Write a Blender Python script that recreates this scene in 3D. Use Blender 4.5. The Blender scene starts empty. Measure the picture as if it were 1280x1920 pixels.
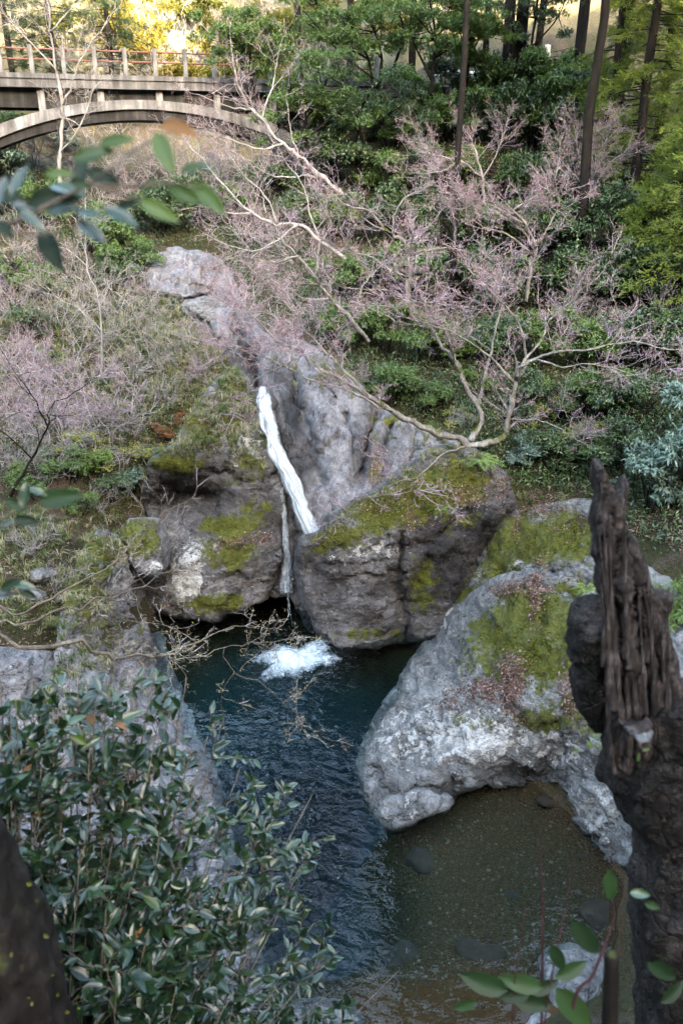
import bpy, math, random
import numpy as np
from mathutils import Vector, Matrix
from mathutils.geometry import delaunay_2d_cdt

R = math.radians
scene = bpy.context.scene
COL = scene.collection

# ------------------------------------------------------------------ camera, sky, sun, exposure
CAM_H, PITCH, FPX = 12.0, R(24.0), 28.0 / 36.0 * 1920.0
cam_data = bpy.data.cameras.new('camera')
cam_data.sensor_fit = 'VERTICAL'; cam_data.sensor_height = 36.0; cam_data.sensor_width = 24.0
cam_data.lens = 28.0; cam_data.clip_start = 0.05; cam_data.clip_end = 1500.0
cam_data.dof.use_dof = True; cam_data.dof.focus_distance = 20.0; cam_data.dof.aperture_fstop = 3.2
cam = bpy.data.objects.new('camera', cam_data); COL.objects.link(cam)
cam.location = (0, 0, CAM_H); cam.rotation_euler = (R(90) - PITCH, 0, 0)
scene.camera = cam

SUN_EL, SUN_ROT = R(16.5), R(163.0)          # low sun behind the camera, a little to the right
world = bpy.data.worlds.new('World'); scene.world = world; world.use_nodes = True
wn = world.node_tree.nodes; wl = world.node_tree.links
sky = wn.new('ShaderNodeTexSky'); sky.sky_type = 'NISHITA'; sky.sun_disc = False
sky.sun_elevation = SUN_EL; sky.sun_rotation = SUN_ROT; sky.air_density = 1.0; sky.dust_density = 3.0; sky.ozone_density = 1.0
wl.new(sky.outputs[0], wn['Background'].inputs[0]); wn['Background'].inputs[1].default_value = 0.15

sun_data = bpy.data.lights.new('sun', 'SUN'); sun_data.energy = 2.0; sun_data.angle = R(0.5); sun_data.color = (1.0, 0.9, 0.74)
sun = bpy.data.objects.new('sun', sun_data); COL.objects.link(sun)
sdir = Vector((math.sin(SUN_ROT) * math.cos(SUN_EL), math.cos(SUN_ROT) * math.cos(SUN_EL), math.sin(SUN_EL)))
sun.rotation_euler = sdir.to_track_quat('Z', 'Y').to_euler(); sun.location = sdir * 100

vs = scene.view_settings
vs.view_transform = 'Standard'; vs.look = 'None'; vs.gamma = 1.0; vs.use_curve_mapping = False
vs.exposure = 4.85
try:
    vs.use_white_balance = True; vs.white_balance_temperature = 7450.0; vs.white_balance_tint = 9.0
except Exception:
    pass
scene.cycles.use_denoising = True
scene.cycles.max_bounces = 6; scene.cycles.transparent_max_bounces = 16
scene.cycles.diffuse_bounces = 1; scene.cycles.glossy_bounces = 2; scene.cycles.transmission_bounces = 4

# ------------------------------------------------------------------ helpers: pixels of the photograph -> directions
CP, SP = math.cos(PITCH), math.sin(PITCH)
def slope(y):
    v = (960.0 - y) / FPX
    return (-SP + CP * v) / (CP + SP * v)
def P(x, y, Y):
    """world point on the ray through pixel (x, y) at world depth Y"""
    x = np.asarray(x, float); y = np.asarray(y, float); Y = np.asarray(Y, float)
    v = (960.0 - y) / FPX; k = Y / (CP + SP * v)
    return np.stack([(x - 640.0) / FPX * k, Y + 0 * x, CAM_H + (-SP + CP * v) * k], -1)
def Z(x, y, z):
    return (x, y, (z - CAM_H) / slope(y))
def to_px(p):
    d = p[..., 1] * CP - (p[..., 2] - CAM_H) * SP
    u = p[..., 1] * SP + (p[..., 2] - CAM_H) * CP
    return 640 + FPX * p[..., 0] / d, 960 - FPX * u / d

# ------------------------------------------------------------------ numpy noise
def _hash(i, j, k, s):
    n = (i * 374761393 + j * 668265263 + k * 2147483647 + s * 1274126177) & 0x7fffffff
    n = ((n ^ (n >> 13)) * 1274126177) & 0x7fffffff
    n = ((n ^ (n >> 15)) * 461845907) & 0x7fffffff
    return ((n ^ (n >> 14)) & 0xffff) / 65535.0
def vnoise(p, s=0):
    p = np.asarray(p, float); f = np.floor(p).astype(np.int64); t = p - f; t = t * t * (3 - 2 * t)
    o = 0
    for a in (0, 1):
        wx = t[:, 0] if a else 1 - t[:, 0]
        for b in (0, 1):
            wy = t[:, 1] if b else 1 - t[:, 1]
            for c in (0, 1):
                wz = t[:, 2] if c else 1 - t[:, 2]
                o = o + wx * wy * wz * _hash(f[:, 0] + a, f[:, 1] + b, f[:, 2] + c, s)
    return o * 2 - 1
def fbm(p, oct=4, s=0, gain=0.5):
    o = 0; a = 1.0; q = np.array(p, float)
    for i in range(oct):
        o = o + a * vnoise(q, s + i); q = q * 2.03 + 7.1; a *= gain
    return o
def ridged(p, oct=4, s=0):
    o = 0; a = 1.0; q = np.array(p, float)
    for i in range(oct):
        o = o + a * (1 - 2 * np.abs(vnoise(q, s + i))); q = q * 2.1 + 3.3; a *= 0.5
    return o

def facets(p, s=0):
    """blocky relief: each cell of a jittered lattice carries its own tilted plane"""
    p = np.asarray(p, float); f = np.floor(p).astype(np.int64); best = np.full(len(p), 1e9); sec = np.full(len(p), 1e9); val = np.zeros(len(p))
    for a in (-1, 0, 1):
        for b in (-1, 0, 1):
            for c in (-1, 0, 1):
                g = f + np.array([a, b, c]); j = np.stack([_hash(g[:, 0], g[:, 1], g[:, 2], s + k) for k in range(3)], -1)
                d = p - (g + j); r = (d * d).sum(1)
                n = np.stack([_hash(g[:, 0], g[:, 1], g[:, 2], s + 7 + k) for k in range(3)], -1) * 2 - 1
                v = (d * n).sum(1) + 0.35 * (_hash(g[:, 0], g[:, 1], g[:, 2], s + 17) * 2 - 1)
                m = r < best; sec = np.where(m, best, np.minimum(sec, r)); val = np.where(m, v, val); best = np.where(m, r, best)
    edge = np.clip((np.sqrt(sec) - np.sqrt(best)) / 0.12, 0, 1)
    return val - 0.25 * (1 - edge)

# ------------------------------------------------------------------ helpers: meshes and objects
def mesh_np(name, V, faces, attrs=None, smooth=True):
    """faces: list of int arrays (n, k) of uniform k"""
    me = bpy.data.meshes.new(name)
    V = np.asarray(V, np.float32)
    faces = [np.asarray(f, np.int32) for f in (faces if isinstance(faces, list) else [faces]) if len(f)]
    me.vertices.add(len(V)); me.vertices.foreach_set('co', V.ravel())
    loops = np.concatenate([f.ravel() for f in faces])
    sizes = np.concatenate([np.full(len(f), f.shape[1], np.int32) for f in faces])
    starts = np.concatenate([[0], np.cumsum(sizes)[:-1]]).astype(np.int32)
    me.loops.add(len(loops)); me.loops.foreach_set('vertex_index', loops)
    me.polygons.add(len(sizes)); me.polygons.foreach_set('loop_start', starts); me.polygons.foreach_set('loop_total', sizes)
    me.polygons.foreach_set('use_smooth', np.full(len(sizes), bool(smooth)))
    for k, a in (attrs or {}).items():
        at = me.attributes.new(k, 'FLOAT', 'POINT'); at.data.foreach_set('value', np.asarray(a, np.float32))
    me.update(calc_edges=True); me.validate()
    return me
def obj(name, me, mat=None, parent=None, loc=None):
    o = bpy.data.objects.new(name, me); COL.objects.link(o)
    if mat is not None and me is not None and not me.materials: me.materials.append(mat)
    if parent is not None: o.parent = parent
    if loc is not None: o.location = loc
    if parent is not None and name in ('buds', 'twigs', 'crown', 'foliage'): o['kind'] = 'stuff'     # masses of leaves and twigs too small to pick apart
    return o
def tag(o, label=None, cat=None, group=None, kind=None):
    if label: o['label'] = label
    if cat: o['category'] = cat
    if group: o['group'] = group
    if kind: o['kind'] = kind
    return o
def thing(name, label, cat, loc=(0, 0, 0), group=None):
    o = bpy.data.objects.new(name, None); COL.objects.link(o); o.location = loc; o.empty_display_size = 0.2
    return tag(o, label, cat, group)
def dup(root, loc, rz=0.0, sc=1.0, label=None, group=None, tilt=0.0):
    r = root.copy(); COL.objects.link(r); r.location = loc; r.rotation_euler = (tilt, 0, rz)
    r.scale = (sc, sc, sc) if not hasattr(sc, '__len__') else sc
    if label: r['label'] = label
    if group: r['group'] = group
    for ch in root.children:
        c = ch.copy(); COL.objects.link(c); c.parent = r
        for g in ch.children:
            d = g.copy(); COL.objects.link(d); d.parent = c
    return r
def box_mesh(name, sx, sy, sz, bev=0.0):
    x, y, z = sx / 2, sy / 2, sz / 2
    if bev <= 0:
        V = [(a * x, b * y, c * z) for a in (-1, 1) for b in (-1, 1) for c in (-1, 1)]
        F = [(0, 1, 3, 2), (4, 6, 7, 5), (0, 4, 5, 1), (2, 3, 7, 6), (0, 2, 6, 4), (1, 5, 7, 3)]
        return mesh_np(name, V, [np.array(F)], smooth=False)
    b = bev; V = []; F = []
    ring = [(x - b, -y), (x, -y + b), (x, y - b), (x - b, y), (-x + b, y), (-x, y - b), (-x, -y + b), (-x + b, -y)]
    for zz in (-z, z): V += [(p[0], p[1], zz) for p in ring]
    q = [(i, (i + 1) % 8, 8 + (i + 1) % 8, 8 + i) for i in range(8)]
    return mesh_np(name, V, [np.array(q), np.array([list(range(7, -1, -1)), list(range(8, 16))])], smooth=False)

def prisms(p0, p1, r0, r1, sides=3):
    """many open tapered prisms; returns V, F"""
    p0 = np.asarray(p0, float); p1 = np.asarray(p1, float); n = len(p0)
    d = p1 - p0; d /= np.linalg.norm(d, axis=1, keepdims=True) + 1e-9
    a = np.where(np.abs(d[:, 2:3]) < 0.9, np.array([[0, 0, 1.0]]), np.array([[1.0, 0, 0]]))
    u = np.cross(d, a); u /= np.linalg.norm(u, axis=1, keepdims=True) + 1e-9; w = np.cross(d, u)
    V = np.zeros((n, 2 * sides, 3))
    for i in range(sides):
        t = 2 * math.pi * i / sides; o = u * math.cos(t) + w * math.sin(t)
        V[:, i] = p0 + o * np.reshape(r0, (-1, 1)); V[:, sides + i] = p1 + o * np.reshape(r1, (-1, 1))
    base = (np.arange(n) * 2 * sides)[:, None]
    F = np.concatenate([base + np.array([[i, (i + 1) % sides, sides + (i + 1) % sides, sides + i]]) for i in range(sides)])
    return V.reshape(-1, 3), F
def tube(pts, rad, sides=7, cap=True, bump=0.0, seed=0):
    pts = np.asarray(pts, float); n = len(pts); rad = np.broadcast_to(np.asarray(rad, float), (n,))
    T = np.gradient(pts, axis=0); T /= np.linalg.norm(T, axis=1, keepdims=True) + 1e-9
    ref = np.array([0.31, 0.22, 0.93]) if abs(T[0, 2]) < 0.9 else np.array([0.9, 0.3, 0.1])
    V = []
    for i in range(n):
        u = np.cross(T[i], ref); u /= np.linalg.norm(u) + 1e-9; w = np.cross(T[i], u)
        th = 2 * np.pi * np.arange(sides) / sides
        o = np.cos(th)[:, None] * u + np.sin(th)[:, None] * w
        rr = rad[i]
        q = pts[i] + o * rr
        if bump: q = q + o * (rr * bump * fbm(np.c_[q * (0.6 / max(rad.max(), 1e-3))], 3, seed))[:, None]
        V.append(q)
    V = np.concatenate(V); F = []
    i = np.arange(n - 1)[:, None] * sides; j = np.arange(sides)[None]; k = (j + 1) % sides
    F = np.stack([i + j, i + k, i + sides + k, i + sides + j], -1).reshape(-1, 4)
    if cap:
        V = np.concatenate([V, pts[-1:] + T[-1:] * rad[-1] * 0.4, pts[:1]])
        a = np.array([[(n - 1) * sides + q, (n - 1) * sides + (q + 1) % sides, n * sides] for q in range(sides)])
        b = np.array([[(q + 1) % sides, q, n * sides + 1] for q in range(sides)])
        return V, F, np.concatenate([a, b])
    return V, F, np.zeros((0, 3), int)
class MB:
    def __init__(s): s.V = []; s.F4 = []; s.F3 = []; s.n = 0; s.A = []
    def add(s, V, F4=None, F3=None, a=0.5):
        V = np.asarray(V, float)
        if F4 is not None and len(F4): s.F4.append(np.asarray(F4) + s.n)
        if F3 is not None and len(F3): s.F3.append(np.asarray(F3) + s.n)
        s.V.append(V); s.n += len(V); s.A.append(np.broadcast_to(np.asarray(a, float), (len(V),)))
    def mesh(s, name, smooth=True):
        fs = []
        if s.F4: fs.append(np.concatenate(s.F4))
        if s.F3: fs.append(np.concatenate(s.F3))
        return mesh_np(name, np.concatenate(s.V), fs, {'rnd': np.concatenate(s.A)}, smooth)
def spline(pts, n):
    """smooth resampling of a polyline (Catmull-Rom)"""
    p = np.asarray(pts, float)
    if len(p) < 3:
        t = np.linspace(0, 1, n)[:, None]; return p[0] * (1 - t) + p[-1] * t
    q = np.concatenate([2 * p[:1] - p[1:2], p, 2 * p[-1:] - p[-2:-1]])
    ts = np.linspace(0, len(p) - 1 - 1e-6, n); i = ts.astype(int); t = (ts - i)[:, None]
    a, b, c, d = q[i], q[i + 1], q[i + 2], q[i + 3]
    return 0.5 * (2 * b + (c - a) * t + (2 * a - 5 * b + 4 * c - d) * t ** 2 + (3 * b - 3 * c + d - a) * t ** 3)
def unit(v):
    return v / (np.linalg.norm(v, axis=-1, keepdims=True) + 1e-9)

# ------------------------------------------------------------------ materials
def new_mat(name):
    m = bpy.data.materials.new(name); m.use_nodes = True
    nt = m.node_tree; return m, nt, nt.nodes, nt.links, nt.nodes['Principled BSDF']
def ramp(nodes, stops):
    r = nodes.new('ShaderNodeValToRGB'); e = r.color_ramp.elements
    while len(e) < len(stops): e.new(0.5)
    for el, (p, c) in zip(e, stops):
        el.position = p; el.color = (c[0], c[1], c[2], 1) if hasattr(c, '__len__') else (c, c, c, 1)
    return r
def tex(nodes, links, kind, scale, coord, detail=5, rough=0.55, vec=None, dist=0.0):
    if kind == 'noise':
        t = nodes.new('ShaderNodeTexNoise'); t.inputs['Detail'].default_value = detail; t.inputs['Roughness'].default_value = rough
        t.inputs['Distortion'].default_value = dist
    else:
        t = nodes.new('ShaderNodeTexVoronoi')
    t.inputs['Scale'].default_value = scale
    src = coord
    if vec is not None:
        mp = nodes.new('ShaderNodeMapping'); mp.inputs['Scale'].default_value = vec[:3]
        if len(vec) > 3: mp.inputs['Rotation'].default_value = vec[3:]
        links.new(coord, mp.inputs['Vector']); src = mp.outputs[0]
    links.new(src, t.inputs['Vector']); return t
def mixc(nodes, links, fac, a, b, mode='MIX'):
    m = nodes.new('ShaderNodeMix'); m.data_type = 'RGBA'; m.blend_type = mode
    for sock, v in ((m.inputs[0], fac), (m.inputs[6], a), (m.inputs[7], b)):
        if hasattr(v, 'is_output'): links.new(v, sock)
        elif hasattr(v, '__len__'): sock.default_value = (v[0], v[1], v[2], 1)
        else: sock.default_value = v
    return m.outputs[2]
def math_n(nodes, links, op, a, b=None, clamp=False):
    m = nodes.new('ShaderNodeMath'); m.operation = op; m.use_clamp = clamp
    for s, v in zip(m.inputs, (a, b)):
        if v is None: continue
        if hasattr(v, 'is_output'): links.new(v, s)
        else: s.default_value = v
    return m.outputs[0]
def attr(nodes, name):
    a = nodes.new('ShaderNodeAttribute'); a.attribute_name = name; return a.outputs['Fac']

def mat_rock(name, dark, mid, light, lichen=0.5, moss=0.5, streak=(1, 1, 4), rot=(0.3, 0.5, 0.2), wet=False,
             speck=0.75, mossc=((0.032, 0.037, 0.004), (0.12, 0.125, 0.014)), lich=(0.5, 0.48, 0.44), bump=0.9):
    m, nt, N, L, B = new_mat(name)
    co = N.new('ShaderNodeTexCoord').outputs['Object']
    n1 = tex(N, L, 'noise', 0.7, co, 4, 0.62); st = tex(N, L, 'noise', 1.6, co, 6, 0.68, streak + rot, 0.6)
    n3 = tex(N, L, 'noise', 9.0, co, 5, 0.72); n5 = tex(N, L, 'noise', 2.3, co, 3, 0.6)
    k = math_n(N, L, 'ADD', math_n(N, L, 'MULTIPLY', n1.outputs[0], 0.45), math_n(N, L, 'MULTIPLY', st.outputs[0], 0.55))
    k = math_n(N, L, 'ADD', math_n(N, L, 'MULTIPLY', k, 0.72), math_n(N, L, 'MULTIPLY', n3.outputs[0], 0.28))
    rp = ramp(N, [(0.38, dark), (0.49, mid), (0.61, light)]); L.new(k, rp.inputs[0])
    col = rp.outputs[0]
    # dark seams of the layered stone
    sm = tex(N, L, 'noise', 0.9, co, 3, 0.5, (streak[0] * 1.4, streak[1] * 1.4, streak[2] * 1.6) + rot, 1.0)
    cr = math_n(N, L, 'ABSOLUTE', math_n(N, L, 'SUBTRACT', sm.outputs[0], 0.5))
    crm = ramp(N, [(0.0, 1.0), (0.012, 0.0)]); L.new(cr, crm.inputs[0])
    col = mixc(N, L, math_n(N, L, 'MULTIPLY', crm.outputs[0], 0.6), col, tuple(c * 0.35 for c in dark))
    # darkening from the attribute: wet stone, and shade painted into hollows
    wd = attr(N, 'wet'); wdm = math_n(N, L, 'MULTIPLY', wd, math_n(N, L, 'ADD', n5.outputs[0], 0.75), True)
    col = mixc(N, L, wdm, col, tuple(c * 0.42 for c in dark))
    # pale lichen crusts
    lz = attr(N, 'lichen')
    ln = tex(N, L, 'noise', 5.5, co, 6, 0.74)
    lt = math_n(N, L, 'SUBTRACT', math_n(N, L, 'ADD', ln.outputs[0], math_n(N, L, 'MULTIPLY', math_n(N, L, 'ADD', lz, math_n(N, L, 'MULTIPLY', n5.outputs[0], 0.5)), 0.3)), 0.88 - 0.22 * lichen)
    lm = math_n(N, L, 'MULTIPLY', lt, 22.0, True)
    lc = mixc(N, L, n3.outputs[0], lich, tuple(c * 0.62 for c in lich))
    col = mixc(N, L, math_n(N, L, 'MULTIPLY', lm, 0.9), col, lc)
    sp = tex(N, L, 'noise', 17, co, 5, 0.75)
    spm = math_n(N, L, 'MULTIPLY', math_n(N, L, 'SUBTRACT', math_n(N, L, 'ADD', sp.outputs[0], math_n(N, L, 'MULTIPLY', n5.outputs[0], 0.3)), 0.70), 12.0, True)
    col = mixc(N, L, math_n(N, L, 'MULTIPLY', spm, speck), col, tuple(c * 0.3 for c in dark))
    # moss on what faces up, and where the attribute asks for it
    ge = N.new('ShaderNodeNewGeometry'); sx = N.new('ShaderNodeSeparateXYZ'); L.new(ge.outputs['Normal'], sx.inputs[0])
    mz = attr(N, 'moss')
    mn = tex(N, L, 'noise', 3.4, co, 6, 0.74)
    up = math_n(N, L, 'MULTIPLY', math_n(N, L, 'MAXIMUM', sx.outputs[2], 0.0), 0.16 * moss)
    mt = math_n(N, L, 'ADD', math_n(N, L, 'ADD', mn.outputs[0], up), math_n(N, L, 'MULTIPLY', mz, 0.5))
    mm = math_n(N, L, 'MULTIPLY', math_n(N, L, 'SUBTRACT', mt, 0.80 - 0.1 * moss), 9.0, True)
    mg = ramp(N, [(0.3, mossc[0]), (0.7, mossc[1])]); L.new(n3.outputs[0], mg.inputs[0])
    col = mixc(N, L, math_n(N, L, 'MULTIPLY', mm, 0.93), col, mg.outputs[0])
    L.new(col, B.inputs['Base Color'])
    rr = mixc(N, L, wdm, (0.78,) * 3, (0.3,) * 3); L.new(rr, B.inputs['Roughness']); B.inputs['Specular IOR Level'].default_value = 0.5 if wet else 0.18
    if wet: B.inputs['Roughness'].default_value = 0.35
    hb = math_n(N, L, 'ADD', math_n(N, L, 'MULTIPLY', k, 1.0), math_n(N, L, 'MULTIPLY', n3.outputs[0], 0.7))
    hb = math_n(N, L, 'SUBTRACT', hb, math_n(N, L, 'MULTIPLY', crm.outputs[0], 0.5))
    vc = N.new('ShaderNodeTexVoronoi'); vc.feature = 'DISTANCE_TO_EDGE'; vc.inputs['Scale'].default_value = 1.3
    mpc = N.new('ShaderNodeMapping'); mpc.inputs['Scale'].default_value = (streak[0], streak[1], streak[2] * .7 + .3); mpc.inputs['Rotation'].default_value = rot
    wrp = N.new('ShaderNodeVectorMath'); wrp.operation = 'ADD'; wsc = N.new('ShaderNodeVectorMath'); wsc.operation = 'SCALE'; wsc.inputs['Scale'].default_value = 0.35
    L.new(n5.outputs['Color'], wsc.inputs[0]); L.new(co, wrp.inputs[0]); L.new(wsc.outputs[0], wrp.inputs[1]); L.new(wrp.outputs[0], mpc.inputs['Vector']); L.new(mpc.outputs[0], vc.inputs['Vector'])
    vcr = ramp(N, [(0.0, 0.0), (0.05, 1.0)]); L.new(vc.outputs['Distance'], vcr.inputs[0])
    hb = math_n(N, L, 'ADD', hb, math_n(N, L, 'MULTIPLY', vcr.outputs[0], 0.22))
    fine = tex(N, L, 'noise', 45, co, 4, 0.7)
    hb = math_n(N, L, 'ADD', hb, math_n(N, L, 'MULTIPLY', math_n(N, L, 'MULTIPLY', fine.outputs[0], mm), 0.5))
    hb = math_n(N, L, 'ADD', hb, math_n(N, L, 'MULTIPLY', lm, 0.12))
    bp = N.new('ShaderNodeBump'); bp.inputs['Strength'].default_value = bump; bp.inputs['Distance'].default_value = 0.12
    L.new(hb, bp.inputs['Height']); L.new(bp.outputs[0], B.inputs['Normal'])
    return m
def mat_ground(name):
    m, nt, N, L, B = new_mat(name)
    co = N.new('ShaderNodeTexCoord').outputs['Object']
    a = tex(N, L, 'noise', 0.8, co, 8, 0.65); b = tex(N, L, 'noise', 14, co, 6, 0.75); v = tex(N, L, 'vor', 22, co)
    rp = ramp(N, [(0.3, (0.035, 0.027, 0.018)), (0.5, (0.075, 0.058, 0.04)), (0.72, (0.13, 0.10, 0.07))])
    L.new(math_n(N, L, 'ADD', math_n(N, L, 'MULTIPLY', b.outputs[0], 0.7), math_n(N, L, 'MULTIPLY', a.outputs[0], 0.3)), rp.inputs[0])
    lit = mixc(N, L, 0.4, rp.outputs[0], v.outputs['Color'], 'MULTIPLY')
    mz = attr(N, 'moss')
    ms = ramp(N, [(0.5, 0.0), (0.6, 1.0)]); L.new(math_n(N, L, 'ADD', a.outputs[0], math_n(N, L, 'MULTIPLY', mz, 0.25)), ms.inputs[0])
    gr = ramp(N, [(0.35, (0.012, 0.014, 0.006)), (0.7, (0.045, 0.047, 0.016))]); L.new(b.outputs[0], gr.inputs[0])
    col = mixc(N, L, math_n(N, L, 'MULTIPLY', ms.outputs[0], 0.75), lit, gr.outputs[0])
    dryc = ramp(N, [(0.35, (0.08, 0.068, 0.034)), (0.65, (0.22, 0.19, 0.115))]); L.new(b.outputs[0], dryc.inputs[0])
    col = mixc(N, L, attr(N, 'dry'), col, dryc.outputs[0])
    bed = ramp(N, [(0.35, (0.022, 0.0125, 0.006)), (0.5, (0.055, 0.034, 0.017)), (0.64, (0.10, 0.065, 0.034)), (0.8, (0.2, 0.15, 0.09))])
    b2 = tex(N, L, 'noise', 38, co, 3, 0.7); L.new(b2.outputs[0], bed.inputs[0])
    bedc = mixc(N, L, attr(N, 'deep'), bed.outputs[0], (0.11, 0.115, 0.11))
    rust = mixc(N, L, attr(N, 'rust'), bedc, (0.075, 0.036, 0.014))
    col = mixc(N, L, attr(N, 'bed'), col, rust)
    L.new(col, B.inputs['Base Color']); B.inputs['Roughness'].default_value = 0.9; B.inputs['Specular IOR Level'].default_value = 0.08
    bp = N.new('ShaderNodeBump'); bp.inputs['Strength'].default_value = 0.8; bp.inputs['Distance'].default_value = 0.06
    L.new(math_n(N, L, 'ADD', b.outputs[0], v.outputs['Distance']), bp.inputs['Height']); L.new(bp.outputs[0], B.inputs['Normal'])
    return m
def mat_leaf(name, c0, c1, c2, rough=0.42, spec=0.5, trans=0.25):
    m, nt, N, L, B = new_mat(name)
    rp = ramp(N, [(0.0, c0), (0.55, c1), (1.0, c2)]); L.new(attr(N, 'rnd'), rp.inputs[0])
    L.new(rp.outputs[0], B.inputs['Base Color']); B.inputs['Roughness'].default_value = rough
    B.inputs['Specular IOR Level'].default_value = spec
    if trans > 0:
        tr = N.new('ShaderNodeBsdfTranslucent'); mx = N.new('ShaderNodeMixShader'); mx.inputs[0].default_value = trans
        L.new(mixc(N, L, 1.0, rp.outputs[0], (1.5, 1.6, 0.7), 'MULTIPLY'), tr.inputs[0])
        L.new(B.outputs[0], mx.inputs[1]); L.new(tr.outputs[0], mx.inputs[2]); L.new(mx.outputs[0], N['Material Output'].inputs[0])
    return m
def mat_bark(name, c0, c1, c2, scale=6, stretch=(1, 1, 0.25), bump=0.6, moss=0.0):
    m, nt, N, L, B = new_mat(name)
    co = N.new('ShaderNodeTexCoord').outputs['Object']
    a = tex(N, L, 'noise', scale, co, 8, 0.7, stretch); b = tex(N, L, 'noise', scale * 0.25, co, 5, 0.6)
    rp = ramp(N, [(0.32, c0), (0.5, c1), (0.68, c2)])
    k = math_n(N, L, 'ADD', math_n(N, L, 'MULTIPLY', a.outputs[0], 0.6), math_n(N, L, 'MULTIPLY', b.outputs[0], 0.4)); L.new(k, rp.inputs[0])
    col = rp.outputs[0]
    if moss:
        g = N.new('ShaderNodeNewGeometry'); s = N.new('ShaderNodeSeparateXYZ'); L.new(g.outputs['Normal'], s.inputs[0])
        t = math_n(N, L, 'ADD', b.outputs[0], math_n(N, L, 'MULTIPLY', s.outputs[2], 0.14))
        f = math_n(N, L, 'MULTIPLY', math_n(N, L, 'SUBTRACT', t, 0.72 - 0.25 * moss), 9.0, True)
        col = mixc(N, L, f, col, (0.055, 0.062, 0.014))
    L.new(col, B.inputs['Base Color']); B.inputs['Roughness'].default_value = 0.85; B.inputs['Specular IOR Level'].default_value = 0.12
    bp = N.new('ShaderNodeBump'); bp.inputs['Strength'].default_value = bump; bp.inputs['Distance'].default_value = 0.03
    L.new(k, bp.inputs['Height']); L.new(bp.outputs[0], B.inputs['Normal'])
    return m
def mat_plain(name, c, rough=0.6, var=0.25, scale=8, metal=0.0, bump=0.15):
    m, nt, N, L, B = new_mat(name)
    co = N.new('ShaderNodeTexCoord').outputs['Object']
    a = tex(N, L, 'noise', scale, co, 7, 0.65)
    rp = ramp(N, [(0.3, tuple(x * (1 - var) for x in c)), (0.7, tuple(min(1, x * (1 + var)) for x in c))]); L.new(a.outputs[0], rp.inputs[0])
    L.new(rp.outputs[0], B.inputs['Base Color']); B.inputs['Roughness'].default_value = rough; B.inputs['Metallic'].default_value = metal
    bp = N.new('ShaderNodeBump'); bp.inputs['Strength'].default_value = bump; bp.inputs['Distance'].default_value = 0.02
    L.new(a.outputs[0], bp.inputs['Height']); L.new(bp.outputs[0], B.inputs['Normal'])
    return m
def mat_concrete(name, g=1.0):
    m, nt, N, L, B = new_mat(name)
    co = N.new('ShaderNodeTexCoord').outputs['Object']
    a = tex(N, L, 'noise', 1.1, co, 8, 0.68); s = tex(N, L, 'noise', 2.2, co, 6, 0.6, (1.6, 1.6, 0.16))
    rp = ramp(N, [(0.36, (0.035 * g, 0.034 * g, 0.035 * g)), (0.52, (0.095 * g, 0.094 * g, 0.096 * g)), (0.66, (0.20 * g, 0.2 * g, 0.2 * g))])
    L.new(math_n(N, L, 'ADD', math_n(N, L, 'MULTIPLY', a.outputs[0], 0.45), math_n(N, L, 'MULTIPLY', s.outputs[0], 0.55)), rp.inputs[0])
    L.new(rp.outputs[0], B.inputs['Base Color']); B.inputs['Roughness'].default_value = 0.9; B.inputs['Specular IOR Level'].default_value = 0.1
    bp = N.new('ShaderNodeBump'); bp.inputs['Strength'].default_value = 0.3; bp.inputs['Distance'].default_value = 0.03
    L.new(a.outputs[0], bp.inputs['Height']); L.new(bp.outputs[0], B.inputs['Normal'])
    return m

M = {}
M['ground'] = mat_ground('ground')
M['pale_rock'] = mat_rock('pale_rock', (0.05, 0.0485, 0.046), (0.135, 0.132, 0.126), (0.275, 0.268, 0.255), lichen=0.6, moss=0.6, speck=.6)
M['grey_rock'] = mat_rock('grey_rock', (0.035, 0.031, 0.03), (0.095, 0.088, 0.085), (0.21, 0.2, 0.195), lichen=0.45, moss=0.6)
M['cliff_rock'] = mat_rock('cliff_rock', (0.04, 0.0385, 0.041), (0.125, 0.123, 0.129), (0.23, 0.227, 0.236), lichen=-0.2, moss=0.1, streak=(2.4, 2.4, 0.28), rot=(0.0, 0.4, 0.0), speck=.2, bump=.6)
M['wet_rock'] = mat_rock('wet_rock', (0.028, 0.024, 0.022), (0.08, 0.07, 0.065), (0.2, 0.185, 0.18), lichen=0.0, moss=0.1, streak=(3.5, 3.5, 0.4), rot=(0, 0.35, 0), wet=True)
M['bank_rock'] = mat_rock('bank_rock', (0.05, 0.047, 0.047), (0.14, 0.132, 0.13), (0.30, 0.285, 0.285), lichen=0.5, moss=0.6)
M['maple_bark'] = mat_bark('maple_bark', (0.045, 0.039, 0.033), (0.15, 0.138, 0.125), (0.36, 0.34, 0.32), 7, moss=0.55)
M['pale_bark'] = mat_bark('pale_bark', (0.09, 0.082, 0.078), (0.22, 0.21, 0.202), (0.40, 0.385, 0.375), 7)
M['dark_bark'] = mat_bark('dark_bark', (0.004, 0.0035, 0.003), (0.010, 0.0085, 0.0072), (0.024, 0.0205, 0.0175), 5)
M['near_bark'] = mat_bark('near_bark', (0.004, 0.0035, 0.003), (0.010, 0.008, 0.0065), (0.028, 0.023, 0.019), 16, (1, 1, 0.3), 1.0, moss=0.35)
M['twig_mauve'] = mat_leaf('twig_mauve', (0.09, 0.072, 0.08), (0.19, 0.15, 0.165), (0.33, 0.28, 0.295), 0.8, 0.2, 0)
M['bud_pink'] = mat_leaf('bud_pink', (0.20, 0.075, 0.09), (0.29, 0.145, 0.17), (0.34, 0.235, 0.26), 0.7, 0.2, 0.2)
M['twig_grey'] = mat_leaf('twig_grey', (0.08, 0.07, 0.062), (0.17, 0.15, 0.135), (0.31, 0.28, 0.26), 0.8, 0.2, 0)
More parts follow.
